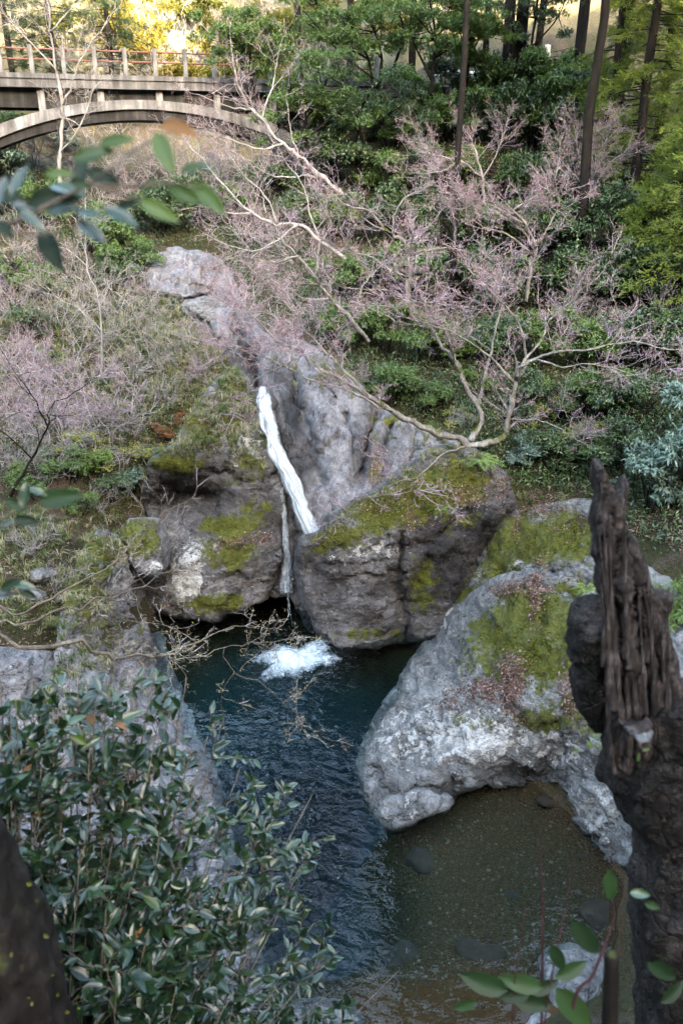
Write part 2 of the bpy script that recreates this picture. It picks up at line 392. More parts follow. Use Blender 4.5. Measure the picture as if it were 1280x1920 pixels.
M['leaf_dark'] = mat_leaf('leaf_dark', (0.016, 0.034, 0.012), (0.042, 0.078, 0.026), (0.095, 0.14, 0.044), 0.36, 0.6, 0.15)
M['leaf_mid'] = mat_leaf('leaf_mid', (0.034, 0.068, 0.018), (0.074, 0.128, 0.034), (0.14, 0.20, 0.055), 0.40, 0.5, 0.25)
M['leaf_bright'] = mat_leaf('leaf_bright', (0.06, 0.10, 0.02), (0.10, 0.16, 0.035), (0.17, 0.22, 0.06), 0.5, 0.4, 0.3)
M['leaf_silver'] = mat_leaf('leaf_silver', (0.05, 0.085, 0.06), (0.085, 0.135, 0.10), (0.15, 0.2, 0.16), 0.35, 0.6, 0.15)
M['leaf_young'] = mat_leaf('leaf_young', (0.16, 0.17, 0.03), (0.24, 0.25, 0.05), (0.34, 0.33, 0.10), 0.6, 0.3, 0.35)
M['leaf_russet'] = mat_leaf('leaf_russet', (0.09, 0.035, 0.014), (0.17, 0.075, 0.03), (0.24, 0.14, 0.06), 0.7, 0.2, 0.25)
M['leaf_gold'] = mat_leaf('leaf_gold', (0.09, 0.075, 0.012), (0.14, 0.115, 0.02), (0.18, 0.15, 0.04), 0.7, 0.2, 0.3)
M['cedar'] = mat_leaf('cedar', (0.05, 0.08, 0.012), (0.10, 0.14, 0.022), (0.17, 0.21, 0.035), 0.6, 0.3, 0.25)
M['cedar_dark'] = mat_leaf('cedar_dark', (0.008, 0.018, 0.008), (0.02, 0.038, 0.014), (0.04, 0.065, 0.02), 0.6, 0.3, 0.2)
M['grass'] = mat_leaf('grass', (0.04, 0.075, 0.018), (0.11, 0.12, 0.045), (0.34, 0.30, 0.21), 0.7, 0.2, 0.3)
M['litter'] = mat_leaf('litter', (0.05, 0.026, 0.019), (0.14, 0.083, 0.066), (0.30, 0.21, 0.18), 0.8, 0.2, 0.1)
M['concrete'] = mat_concrete('concrete'); M['shaded_concrete'] = mat_concrete('shaded_concrete', .3); M['rib_concrete'] = mat_concrete('rib_concrete', 1.5)  # the darkest copy puts the shade under deck and arch into the colour
M['rail_red'] = mat_plain('rail_red', (0.13, 0.045, 0.033), 0.6, 0.35, 12)
M['galvanised'] = mat_plain('galvanised', (0.62, 0.64, 0.66), 0.45, 0.12, 6)
M['asphalt'] = mat_plain('asphalt', (0.055, 0.055, 0.055), 0.9, 0.3, 30)
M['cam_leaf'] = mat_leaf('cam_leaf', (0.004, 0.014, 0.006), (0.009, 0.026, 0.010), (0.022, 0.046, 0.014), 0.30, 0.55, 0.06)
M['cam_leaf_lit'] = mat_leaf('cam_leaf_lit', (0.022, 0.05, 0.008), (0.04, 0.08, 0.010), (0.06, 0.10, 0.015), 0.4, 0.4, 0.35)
M['stem'] = mat_bark('stem', (0.04, 0.03, 0.022), (0.10, 0.08, 0.06), (0.2, 0.17, 0.13), 30)
M['stem_red'] = mat_bark('stem_red', (0.02, 0.009, 0.009), (0.04, 0.016, 0.016), (0.08, 0.035, 0.034), 30)

# ------------------------------------------------------------------ terrain: one height sheet through points on the slopes
def rbf_fit(X, V, kern='r', smooth=1e-3):
    X = np.asarray(X, float); V = np.asarray(V, float); n = len(X)
    D = np.linalg.norm(X[:, None] - X[None], axis=-1)
    K = D if kern == 'r' else np.where(D > 0, D * D * np.log(D + 1e-12), 0)
    A = np.zeros((n + 3, n + 3)); A[:n, :n] = K + smooth * np.eye(n) * (-1 if kern == 'r' else 1)
    A[:n, n] = 1; A[:n, n + 1:] = X; A[n, :n] = 1; A[n + 1:, :n] = X.T
    w = np.linalg.solve(A, np.concatenate([V, np.zeros(3)]))
    def f(Q):
        Q = np.asarray(Q, float); out = np.empty(len(Q))
        for s in range(0, len(Q), 20000):
            q = Q[s:s + 20000]; d = np.linalg.norm(q[:, None] - X[None], axis=-1)
            k = d if kern == 'r' else np.where(d > 0, d * d * np.log(d + 1e-12), 0)
            out[s:s + 20000] = k @ w[:n] + w[n] + q @ w[n + 1:]
        return out
    return f
pix = [(0, 950, 17.8), (-300, 950, 17), (100, 1000, 17.6), (0, 1150, 14.6), (0, 850, 21.5), (150, 850, 21.9), (250, 800, 22.8), (300, 760, 23.4), (0, 700, 26), (200, 700, 25.5),
       (330, 690, 24.6), (390, 660, 25.2), (0, 560, 31), (200, 560, 29.8), (290, 570, 28.6), (320, 600, 27.8), (0, 460, 36), (200, 460, 34), (270, 480, 32.5), (0, 300, 43), (-200, 300, 42),
       (350, 490, 33.4), (400, 560, 31), (430, 620, 29), (460, 680, 27), (500, 640, 27), (330, 430, 37), (300, 350, 46), (430, 430, 36.5), (470, 500, 32),
       (560, 600, 28), (600, 650, 26), (680, 700, 24.4), (760, 760, 23.2), (860, 822, 22.0), (800, 650, 26), (1000, 700, 25), (1000, 860, 21.6), (960, 920, 20.6), (1100, 900, 20.2),
       (1200, 900, 19), (1330, 950, 17), (1150, 960, 18.6), (1200, 700, 24.5), (900, 600, 28.5), (1100, 600, 28), (1300, 600, 27), (700, 600, 28.5), (700, 450, 35), (900, 400, 36.5),
       (1100, 400, 36), (1300, 400, 35), (560, 470, 33.5), (600, 320, 41), (760, 300, 40.5), (900, 235, 43), (1300, 240, 42), (1230, 1100, 15.6), (1300, 1300, 12), (1330, 1500, 9.4)]
TP = [tuple(P(*q)) for q in pix]
TP += [(-2, 16, -5.6), (-1.4, 18, -5.2), (-3, 14.5, -5.0), (-1.6, 12.6, -4.6), (-1.6, 20.5, -2.6), (-2.8, 18.8, -2.4), (-.2, 17.2, -5), (0.0, 14.5, -4.6), (-4.6, 18.4, -1.5),
       (-0.5, 11.4, -3.6), (-1.6, 10.6, -3.0), (-1.2, 22.4, 0.2), (-2.4, 24.2, 4.0), (-4.2, 22.6, 1.8), (-6, 21.6, 2.2), (-4.6, 20.8, -1),
       (0.75, 12.4, -1.1), (1.3, 11.6, -.62), (2.4, 12.2, -.5), (1.5, 10.3, -.7), (2.9, 10.9, -.55), (3.9, 12.5, -.4), (4.6, 11.6, -.35), (4.9, 10.4, -.3), (4.6, 9.4, -.25), (3.7, 8.5, -.15), (5.9, 9.6, .8), (4.8, 8.0, .5), (0.4, 9.0, -.5), (1.5, 8.7, -.36), (2.5, 9.2, -.35), (2.6, 8.0, -.12), (0.3, 10.6, -2.6), (-.6, 8.6, -.6), (-1.6, 9.2, -.5), (-1.9, 8.2, -.1), (0.4, 7.9, -.28), (1.6, 7.7, -.2),
       (4.2, 14.7, .9), (3.2, 17, .2), (2.2, 18.6, -1.2), (1.6, 15.5, -1.6), (2.2, 14.2, -.6), (6, 13, 2.0), (6, 16, 2.2), (8, 17, 4.2), (5.0, 18.5, 2.6), (3.8, 19.6, 1.6), (0.2, 20.6, 1.2), (1.2, 21.6, 3.0), (-.6, 23.6, 4.2), (2.6, 21.0, 3.0), (-0.6, 21.6, 1.6),
       (-5.4, 16, .4), (-6, 13.5, 1.2), (-4.2, 12.4, -.4), (-3.6, 10.2, -.4), (-5, 9, 1.2),
       (0, 0, 10.2), (0, -3, 10.5), (-4, 0, 10.6), (5, 0, 10.6), (0, 2.4, 6.6), (-3, 3, 6.2), (3, 3, 6.8), (0, 4.6, 2.6), (-4, 6, 3.0), (4.5, 6, 3.6), (0, 6.6, .5), (9, 6, 9), (-10, 6, 7.5),
       (-20, 20, 15), (-35, 20, 28), (-70, 30, 52), (-26, 45, 15.6), (-50, 60, 38), (-34, 80, 32), (-22, 60, 17), (-14, 52, 11), (-8, 48, 9.6), (-5, 62, 12),
       (15, 14, 13), (15, 30, 12.5), (16, 41, 15.2), (30, 20, 26), (42, 45, 34), (70, 20, 55), (6, 45.5, 15.2), (20, 46, 15.3), (34, 46, 18), (2, 50, 15.6), (12, 52, 18),
       (0, -22, 24), (-45, -30, 36), (45, -30, 38), (0, -130, 55), (90, -130, 55), (-90, -130, 55),
       (-6, 78, 18), (0, 96, 32), (0, 132, 60), (-45, 110, 52), (45, 100, 50), (40, 72, 34), (12, 72, 26), (0, 180, 85), (90, 180, 90), (-90, 180, 90), (120, 60, 80), (-120, 60, 80)]
TP += [(x, -72, 61.0) for x in range(-120, 121, 15)]  # unseen ridge behind the camera, added to keep the sun off the gorge
TP = np.array(TP)
hf = rbf_fit(TP[:, :2], TP[:, 2], 'r', 0.02)
def steps(a, b, d0, lo, hi, g):
    xs = list(np.arange(a, b, d0)); x, d = xs[-1], d0
    while x < hi: d *= g; x += d; xs.append(x)
    x, d = a, d0; pre = []
    while x > lo: d *= g; x -= d; pre.append(x)
    return np.array(pre[::-1] + xs)
gx = steps(-13, 13, 0.17, -150, 150, 1.12); gy = steps(4, 47, 0.2, -150, 220, 1.10)
GX, GY = np.meshgrid(gx, gy); G2 = np.c_[GX.ravel(), GY.ravel()]
H0 = hf(G2)
nz = np.c_[G2 * 0.5, np.zeros(len(G2))]
flat = np.clip((H0 + 0.3) * 1.5, 0.12, 1)
HZ = H0 + (0.30 * fbm(nz, 5, 3) + 0.10 * fbm(nz * 4, 3, 9)) * flat
HZ = HZ.reshape(GX.shape)
def gz(x, y):
    x = np.clip(np.asarray(x, float), gx[0], gx[-1] - 1e-6); y = np.clip(np.asarray(y, float), gy[0], gy[-1] - 1e-6)
    i = np.clip(np.searchsorted(gx, x, 'right') - 1, 0, len(gx) - 2); j = np.clip(np.searchsorted(gy, y, 'right') - 1, 0, len(gy) - 2)
    tx = (x - gx[i]) / (gx[i + 1] - gx[i]); ty = (y - gy[j]) / (gy[j + 1] - gy[j])
    return (HZ[j, i] * (1 - tx) + HZ[j, i + 1] * tx) * (1 - ty) + (HZ[j + 1, i] * (1 - tx) + HZ[j + 1, i + 1] * tx) * ty
def ground(x, y, near=6.0, far=140.0):
    """first point of the slope on the ray through pixel (x, y)"""
    Ys = np.linspace(near, far, 2400); p = P(np.full_like(Ys, x), np.full_like(Ys, y), Ys)
    h = gz(p[:, 0], p[:, 1]); k = np.argmax(p[:, 2] < h)
    if not (p[:, 2] < h).any(): k = len(Ys) - 1
    q = p[k]; return Vector((q[0], q[1], h[k]))
nx, ny = len(gx), len(gy)
ii, jj = np.meshgrid(np.arange(nx - 1), np.arange(ny - 1)); a = (jj * nx + ii).ravel()
bedm = np.clip((0.12 - HZ.ravel()) / 0.1, 0, 1) * ((np.abs(G2[:, 0]) < 9) & (G2[:, 1] > 6.5) & (G2[:, 1] < 24))
rustm = np.clip((9.3 - G2[:, 1]) / 0.6 + 0.5 * fbm(nz * 3, 3, 21), 0, 1) * (G2[:, 0] > -1.2)
terr = mesh_np('hillside', np.c_[G2, HZ.ravel()], np.stack([a, a + 1, a + nx + 1, a + nx], -1),
               {'moss': np.clip(0.4 + 0.5 * fbm(nz * 0.7, 3, 40), 0, 1), 'bed': bedm, 'rust': rustm, 'deep': np.clip((-1.6 - HZ.ravel()) / 1.2, 0, 1), 'dry': np.clip((G2[:, 1] - 54) / 8, 0, 1)})
tag(obj('hillside', terr, M['ground']), kind='structure')

# ------------------------------------------------------------------ rocks: outlined in the photograph, each with its own depth, relief and thickness
def inside(poly, q):
    x, y = q[:, 0], q[:, 1]; c = np.zeros(len(q), bool); n = len(poly)
    for i in range(n):
        x0, y0 = poly[i]; x1, y1 = poly[(i + 1) % n]
        s = (y0 > y) != (y1 > y)
        c ^= s & (x < (x1 - x0) * (y - y0) / ((y1 - y0) + 1e-12) + x0)
    return c
def dist_poly(poly, q):
    d = np.full(len(q), 1e9); n = len(poly)
    for i in range(n):
        a = poly[i]; b = poly[(i + 1) % n]; ab = b - a
        t = np.clip(((q - a) @ ab) / (ab @ ab + 1e-9), 0, 1); d = np.minimum(d, np.linalg.norm(q - a - t[:, None] * ab, axis=1))
    return d
def chaikin(p, it=2):
    p = np.asarray(p, float)
    for _ in range(it):
        n = np.roll(p, -1, 0); p = np.stack([0.75 * p + 0.25 * n, 0.25 * p + 0.75 * n], 1).reshape(-1, 2)
    return p
def blobs(q, lst):
    o = np.zeros(len(q))
    for (x, y, rx, ry, s) in lst:
        e = ((q[:, 0] - x) / rx) ** 2 + ((q[:, 1] - y) / ry) ** 2
        o = np.where(np.abs(o) > np.abs(s * np.exp(-e * 0.8)), o, s * np.exp(-e * 0.8))
    return o
ROCKS = []
def rock(name, outline, ctrl, mat, step=7, rim=30, rimd=0.3, amp=0.10, freq=0.8, seed=0, masks=None, back=1.2, down=0.4,
         cracks=(), aniso=(1, 1, 1), jit=5.0, fine=0.35, parent=None, ridge=0.6, block=1.9):
    if amp > .05: rim *= .62; rimd *= .6
    rng = np.random.default_rng(seed)
    ol = chaikin(outline, 2)
    seg = np.linalg.norm(np.roll(ol, -1, 0) - ol, axis=1); cum = np.concatenate([[0], np.cumsum(seg)]); n = max(12, int(cum[-1] / step))
    s = np.linspace(0, cum[-1], n, endpoint=False); k = np.clip(np.searchsorted(cum, s, 'right') - 1, 0, len(ol) - 1)
    t = ((s - cum[k]) / (seg[k] + 1e-9))[:, None]; ol = ol[k] * (1 - t) + ol[(k + 1) % len(ol)] * t
    ol = ol + jit * np.c_[fbm(np.c_[ol * 0.03, np.zeros(n)], 3, seed), fbm(np.c_[ol * 0.03, np.ones(n) * 9], 3, seed + 5)]
    lo, hi = ol.min(0), ol.max(0)
    xs = np.arange(lo[0], hi[0], step); ys = np.arange(lo[1], hi[1], step * 0.87)
    g = np.array([(x + (0.5 * step if j % 2 else 0), y) for j, y in enumerate(ys) for x in xs]) + rng.uniform(-.22, .22, (len(xs) * len(ys), 2)) * step
    g = g[inside(ol, g)]; g = g[dist_poly(ol, g) > step * 0.55]
    pts = np.concatenate([ol, g])
    res = delaunay_2d_cdt([Vector(p) for p in pts], [], [list(range(n))], 1, 1e-4)
    q = np.array([tuple(v) for v in res[0]]); F = np.array([f for f in res[2] if len(f) == 3])
    c = np.array(ctrl, float); f = rbf_fit(c[:, :2] / 100, c[:, 2], 'r', 0.01); Y = f(q / 100)
    d = dist_poly(ol, q); tt = np.clip(d / rim, 0, 1); Y = Y + rimd * (1 - np.sqrt(np.clip(1 - (1 - tt) ** 2, 0, 1)))
    for (line, w, dep) in cracks:
        l = np.array(line, float); dd = np.full(len(q), 1e9)
        qq = q + 5 * np.c_[fbm(np.c_[q * 0.04, np.zeros(len(q))], 2, seed + 31), fbm(np.c_[q * 0.04, np.ones(len(q))], 2, seed + 32)]
        for i in range(len(l) - 1):
            ab = l[i + 1] - l[i]; u = np.clip(((qq - l[i]) @ ab) / (ab @ ab), 0, 1); dd = np.minimum(dd, np.linalg.norm(qq - l[i] - u[:, None] * ab, axis=1))
        Y = Y + dep * np.exp(-(dd / w) ** 2)
    V = P(q[:, 0], q[:, 1], Y)
    fn = np.cross(V[F[:, 1]] - V[F[:, 0]], V[F[:, 2]] - V[F[:, 0]]); flip = (fn * (V[F[:, 0]] - np.array([0, 0, CAM_H]))).sum(1) > 0
    F[flip] = F[flip][:, ::-1]; fn[flip] *= -1
    N_ = np.zeros_like(V)
    for kk in range(3): np.add.at(N_, F[:, kk], fn)
    N_ = unit(N_)
    S = np.array(aniso) * freq
    disp = amp * (fbm(V * S, 4, seed) * 0.8 + ridge * ridged(V * S * 1.3, 3, seed + 11)) + amp * fine * fbm(V * S * 5, 3, seed + 3)
    wv = V + 0.18 * np.c_[fbm(V * 1.5, 3, seed + 61), fbm(V * 1.5, 3, seed + 62), fbm(V * 1.5, 3, seed + 63)]
    fs = np.array(aniso) ** .6
    disp = disp + amp * block * (0.75 * facets(wv * 1.15 * fs, seed) + 0.40 * facets(wv * 2.9 * fs, seed + 5) + (0.20 * facets(V * 6.2 * fs, seed + 9) if amp > .04 else 0))
    disp *= 0.35 + 0.65 * np.clip(d / (rim * 0.6), 0, 1)
    V = V + N_ * disp[:, None]
    at = {}
    mk = masks or {}
    for nm in ('moss', 'lichen', 'wet'):
        at[nm] = blobs(q, mk.get(nm, []))
    # thickness: rim carried back into the bank
    ed = np.sort(np.concatenate([F[:, [0, 1]], F[:, [1, 2]], F[:, [2, 0]]]), 1)
    ue, cn = np.unique(ed, axis=0, return_counts=True); be = ue[cn == 1]
    bv = np.unique(be); idx = {v: i for i, v in enumerate(bv)}
    cen = V.mean(0); nV = len(V); allV = [V]; allF = [F]
    prev = bv
    for r, (bk, dn) in enumerate(((0.35 * back, 0.25 * down), (back, down))):
        W = V[bv] + np.array([0, bk, -dn]) + (V[bv] - cen) * (0.03 if r == 0 else -0.04)
        cur = nV + np.arange(len(bv)); nV += len(bv); allV.append(W)
        pi = np.array([prev[idx[e[0]]] for e in be]); pj = np.array([prev[idx[e[1]]] for e in be])
        ci = np.array([cur[idx[e[0]]] for e in be]); cj = np.array([cur[idx[e[1]]] for e in be])
        allF += [np.c_[pi, pj, cj], np.c_[pi, cj, ci]]; prev = cur
    VV = np.concatenate(allV)
    for nm in at: at[nm] = np.concatenate([at[nm], np.zeros(len(VV) - len(V))])
    me = mesh_np(name, VV, [np.concatenate(allF)], at)
    import bmesh
    bm = bmesh.new(); bm.from_mesh(me); bmesh.ops.recalc_face_normals(bm, faces=bm.faces); bm.to_mesh(me); bm.free()
    o = obj(name, me, mat, parent)
    ROCKS.append((q, V, N_, F))
    o_data = dict(q=q, V=V, N=N_)
    return o, o_data

# big pale boulder on the right of the pool
boulder, BD = rock('boulder', [(812, 1200), (780, 1258), (735, 1320), (698, 1388), (674, 1442), (684, 1500), (712, 1545), (760, 1535), (850, 1500), (905, 1478), (985, 1463), (1040, 1480), (1056, 1520), (1095, 1580), (1160, 1625), (1290, 1650), (1420, 1560),
    (1400, 1250), (1270, 1100), (1150, 1040), (1040, 1080), (945, 1090), (880, 1130), (840, 1180)],
    [Z(812, 1208, 0), Z(740, 1320, 0), Z(683, 1440, 0), Z(690, 1500, 0), Z(712, 1540, 0), Z(850, 1490, 0), Z(985, 1455, 0), Z(1056, 1500, 0), Z(1160, 1605, 0),
     Z(900, 1200, 1.55), Z(800, 1300, .6), Z(900, 1300, 1.45), Z(1000, 1300, 1.95), Z(1000, 1200, 2.35), Z(1000, 1120, 2.7), Z(930, 1110, 2.2), Z(850, 1225, .85), Z(840, 1180, .5), Z(1000, 1400, .95), Z(800, 1400, .6), Z(900, 1400, .95), Z(985, 1440, .45),
     Z(720, 1400, .4), Z(700, 1440, .3), Z(750, 1470, .35), Z(860, 1455, .5), Z(1100, 1400, 1.5), Z(1100, 1490, .9), Z(1100, 1300, 2.3), Z(1100, 1200, 2.8), Z(1200, 1300, 3.0), Z(1250, 1450, 2.2), Z(1200, 1560, 1.1), Z(1100, 1100, 3.0), Z(1250, 1150, 3.4), Z(1400, 1500, 3.4), Z(1400, 1300, 4)],
    M['pale_rock'], step=6, rim=26, rimd=0.22, amp=0.11, freq=0.75, seed=4, aniso=(1.5, 0.7, 1.5),
    cracks=[([(826, 1330), (850, 1290), (840, 1262), (815, 1240)], 7, .12), ([(700, 1440), (740, 1490), (800, 1478), (860, 1462)], 6, .22), ([(960, 1330), (1000, 1370), (1060, 1330)], 9, .1),
            ([(860, 1300), (940, 1290), (1000, 1240)], 8, .09), ([(1030, 1440), (1060, 1380), (1050, 1300)], 8, .15)],
    masks={'moss': [(960, 1190, 80, 60, .95), (1010, 1230, 60, 70, .9), (990, 1150, 70, 45, .95), (930, 1210, 50, 40, .7), (1050, 1180, 60, 60, .8), (1030, 1350, 60, 25, 1.0), (940, 1260, 50, 25, .7), (1090, 1240, 50, 60, .8), (860, 1330, 40, 20, -.3), (740, 1370, 70, 80, -.9), (800, 1420, 110, 40, -.5), (900, 1240, 60, 40, .5), (1080, 1330, 60, 60, .7), (880, 1360, 90, 22, .35), (1000, 1440, 60, 20, .3)],
           'lichen': [(800, 1380, 120, 70, .7), (900, 1380, 100, 50, .9), (740, 1400, 60, 60, .5), (1060, 1400, 80, 40, .8), (1120, 1520, 60, 60, .8), (960, 1180, 60, 50, -.5), (860, 1250, 50, 50, .3)],
           'wet': [(850, 1490, 150, 14, .7), (985, 1450, 70, 16, .8), (1090, 1570, 60, 20, .7)]})
tag(boulder, 'huge pale lichened boulder jutting into the pool with moss and leaf litter on top', 'boulder')
upper, UD = rock('boulder', [(820, 1192), (828, 1150), (850, 1125), (882, 1095), (905, 1040), (918, 990), (950, 962), (1000, 945), (1080, 940), (1160, 950), (1190, 1080), (1120, 1150), (1000, 1150), (930, 1140), (870, 1180), (846, 1200)],
    [Z(828, 1185, 0), Z(840, 1150, .55), Z(880, 1110, 1.15), Z(920, 1050, 1.9), Z(930, 990, 2.65), Z(985, 962, 3.1), Z(1050, 955, 3.4), Z(1000, 1050, 2.95), Z(1080, 1050, 3.25), Z(950, 1090, 2.15), Z(1130, 1080, 3.35), Z(1110, 965, 3.55), Z(860, 1180, .4), Z(930, 1140, 1.7), Z(1120, 1140, 3.0)],
    M['pale_rock'], step=6, rim=24, rimd=0.3, amp=0.10, seed=9, freq=0.9,
    cracks=[([(1030, 1085), (1000, 1075), (960, 1080), (930, 1110)], 8, .28), ([(985, 965), (960, 1030), (930, 1090)], 9, .22), ([(1130, 1060), (1050, 1078), (1000, 1078)], 7, .25), ([(1030, 960), (1000, 1030), (965, 1075)], 7, .12), ([(1090, 960), (1080, 1010), (1100, 1110)], 8, .12)],
    masks={'moss': [(930, 1050, 40, 50, .9), (1010, 1020, 70, 40, .95), (970, 1000, 50, 60, .9), (1070, 1010, 60, 50, .9), (880, 1120, 30, 25, .8), (1060, 1110, 80, 25, .9), (960, 1080, 50, 20, .9)], 'lichen': [(905, 1060, 18, 40, .9), (845, 1160, 20, 25, 1.), (960, 1050, 50, 25, .6), (1040, 990, 60, 25, .5)]})
tag(upper, 'green mossy fissured boulder above the pale boulder beside the dark pool corner', 'boulder')
slab, _ = rock('slab_stone', [(706, 1532), (716, 1502), (752, 1480), (800, 1478), (858, 1494), (838, 1518), (796, 1540), (742, 1560), (718, 1556)],
    [Z(712, 1535, .02), Z(750, 1488, .34), Z(800, 1484, .36), Z(850, 1496, .08), Z(790, 1530, .1), Z(740, 1548, .03), Z(775, 1508, .32)], M['pale_rock'], step=5, rim=14, rimd=.12, amp=0.05, freq=1.6, seed=12, back=.5, down=.3,
    masks={'moss': [(780, 1510, 90, 60, -1)], 'lichen': [(780, 1510, 60, 30, .4)], 'wet': [(780, 1552, 80, 8, .7)]})
tag(slab, 'small bare pale slab of stone at the waterline before the huge boulder', 'stone')

centre, CD = rock('boulder', [(590, 1002), (640, 962), (700, 922), (752, 885), (800, 856), (850, 840), (905, 850), (945, 890), (975, 950), (960, 1000), (920, 1060), (880, 1140), (850, 1205), (800, 1208), (760, 1202), (700, 1216), (636, 1226), (604, 1206), (586, 1165), (566, 1112), (548, 1062), (560, 1020)],
    [Z(640, 1214, 0), Z(700, 1203, 0), Z(760, 1192, 0), Z(828, 1190, 0), Z(604, 1192, .1), Z(558, 1060, 1.9), Z(570, 1022, 2.6), Z(600, 1006, 2.95), Z(650, 1060, 2.15), Z(650, 1130, 1.15), Z(690, 1130, 1.2), Z(700, 1060, 2.2), Z(740, 1002, 3.15), Z(740, 1100, 1.55),
     Z(757, 1120, 1.0), Z(800, 1100, 1.5), Z(790, 1040, 2.4), Z(860, 1050, 2.0), Z(900, 1000, 2.7), Z(930, 962, 3.2), Z(700, 932, 3.75), Z(800, 902, 4.1), Z(840, 852, 4.6), Z(900, 880, 4.25), Z(955, 940, 3.5), Z(650, 966, 3.35), Z(660, 1005, 3.0), Z(850, 960, 3.3)],
    M['grey_rock'], step=6, rim=22, rimd=0.25, amp=0.10, seed=21, freq=0.8, aniso=(1, 1, 1.4),
    cracks=[([(757, 1200), (756, 1140), (740, 1070), (755, 1030), (750, 1000)], 9, .45), ([(757, 1030), (800, 1020), (840, 985), (875, 960)], 6, .3), ([(960, 950), (900, 1040), (862, 1120)], 14, .5), ([(770, 1130), (800, 1060), (790, 1010)], 10, .15), ([(590, 1060), (660, 1110), (740, 1130)], 14, .12)],
    masks={'moss': [(640, 1010, 60, 24, .9), (720, 960, 80, 50, .85), (800, 930, 90, 50, .85), (860, 900, 70, 50, .8), (790, 1100, 36, 60, .75), (700, 1190, 80, 14, .7), (600, 1030, 30, 15, .8), (860, 980, 50, 25, .5), (660, 1090, 60, 50, -.6)],
           'lichen': [(700, 1030, 60, 30, .8), (650, 1045, 40, 25, .6), (720, 940, 60, 40, .7), (850, 940, 60, 40, .6), (620, 1130, 40, 50, .4)],
           'wet': [(830, 1060, 60, 90, .8), (900, 990, 60, 50, .9), (620, 1100, 50, 40, .5), (760, 1180, 120, 20, .5), (690, 1100, 70, 30, .35)]})
tag(centre, 'big dark grey boulder with mossy crown standing in the pool beside the falls', 'boulder')

cliff, LD = rock('cliff', [(490, 645), (530, 632), (580, 640), (650, 690), (710, 760), (790, 800), (850, 815), (880, 850), (850, 880), (760, 910), (690, 945), (640, 985), (600, 1030), (575, 1000), (555, 920), (530, 840), (505, 770), (486, 700)],
    [(495, 650, 24.2), (560, 645, 24.2), (640, 700, 23.3), (600, 740, 22.6), (520, 740, 22.9), (600, 800, 21.9), (560, 850, 21.7), (600, 900, 20.9), (640, 950, 20.4), (700, 850, 21.4), (800, 850, 21.2), (850, 825, 21.6), (600, 1010, 20.5), (760, 890, 20.6), (700, 775, 22.4), (660, 860, 21.3), (640, 800, 21.8)],
    M['cliff_rock'], step=6, rim=18, rimd=0.35, amp=0.10, seed=33, freq=0.8, aniso=(2.2, 1.5, .3), block=.3, ridge=.9,
    cracks=[([(705, 770), (690, 830), (670, 900)], 9, .6), ([(560, 650), (550, 720), (570, 800), (600, 900)], 14, .45), ([(650, 780), (660, 840), (655, 900)], 5, .25), ([(600, 850), (630, 820), (650, 790)], 5, .2), ([(735, 800), (715, 850), (720, 900)], 8, .4), ([(575, 690), (620, 740), (640, 790)], 6, .2), ([(780, 810), (770, 860)], 9, .3), ([(515, 655), (560, 715), (625, 750), (660, 800)], 3.5, .08), ([(600, 690), (640, 750), (690, 785)], 3.5, .08), ([(575, 815), (620, 840), (660, 880)], 3.5, .08), ([(545, 755), (600, 785), (650, 835)], 3.5, .08), ([(690, 865), (760, 852), (850, 842)], 4, .08), ([(590, 870), (620, 930), (625, 990)], 3.5, .08), ([(720, 800), (745, 830), (750, 890)], 3.5, .08)],
    masks={'moss': [(700, 800, 14, 50, .8), (705, 890, 20, 40, .9), (780, 850, 30, 25, .5), (830, 860, 40, 25, .7), (650, 705, 50, 18, .8), (560, 645, 40, 12, .7), (740, 790, 40, 16, .8)], 'wet': [(545, 780, 24, 70, .9), (565, 880, 20, 60, .7), (520, 700, 30, 50, .6), (680, 840, 20, 60, .5), (715, 860, 30, 40, .5)], 'lichen': []})
tag(cliff, 'tall bare grey cliff face with vertical folds right of the waterfall', 'cliff')
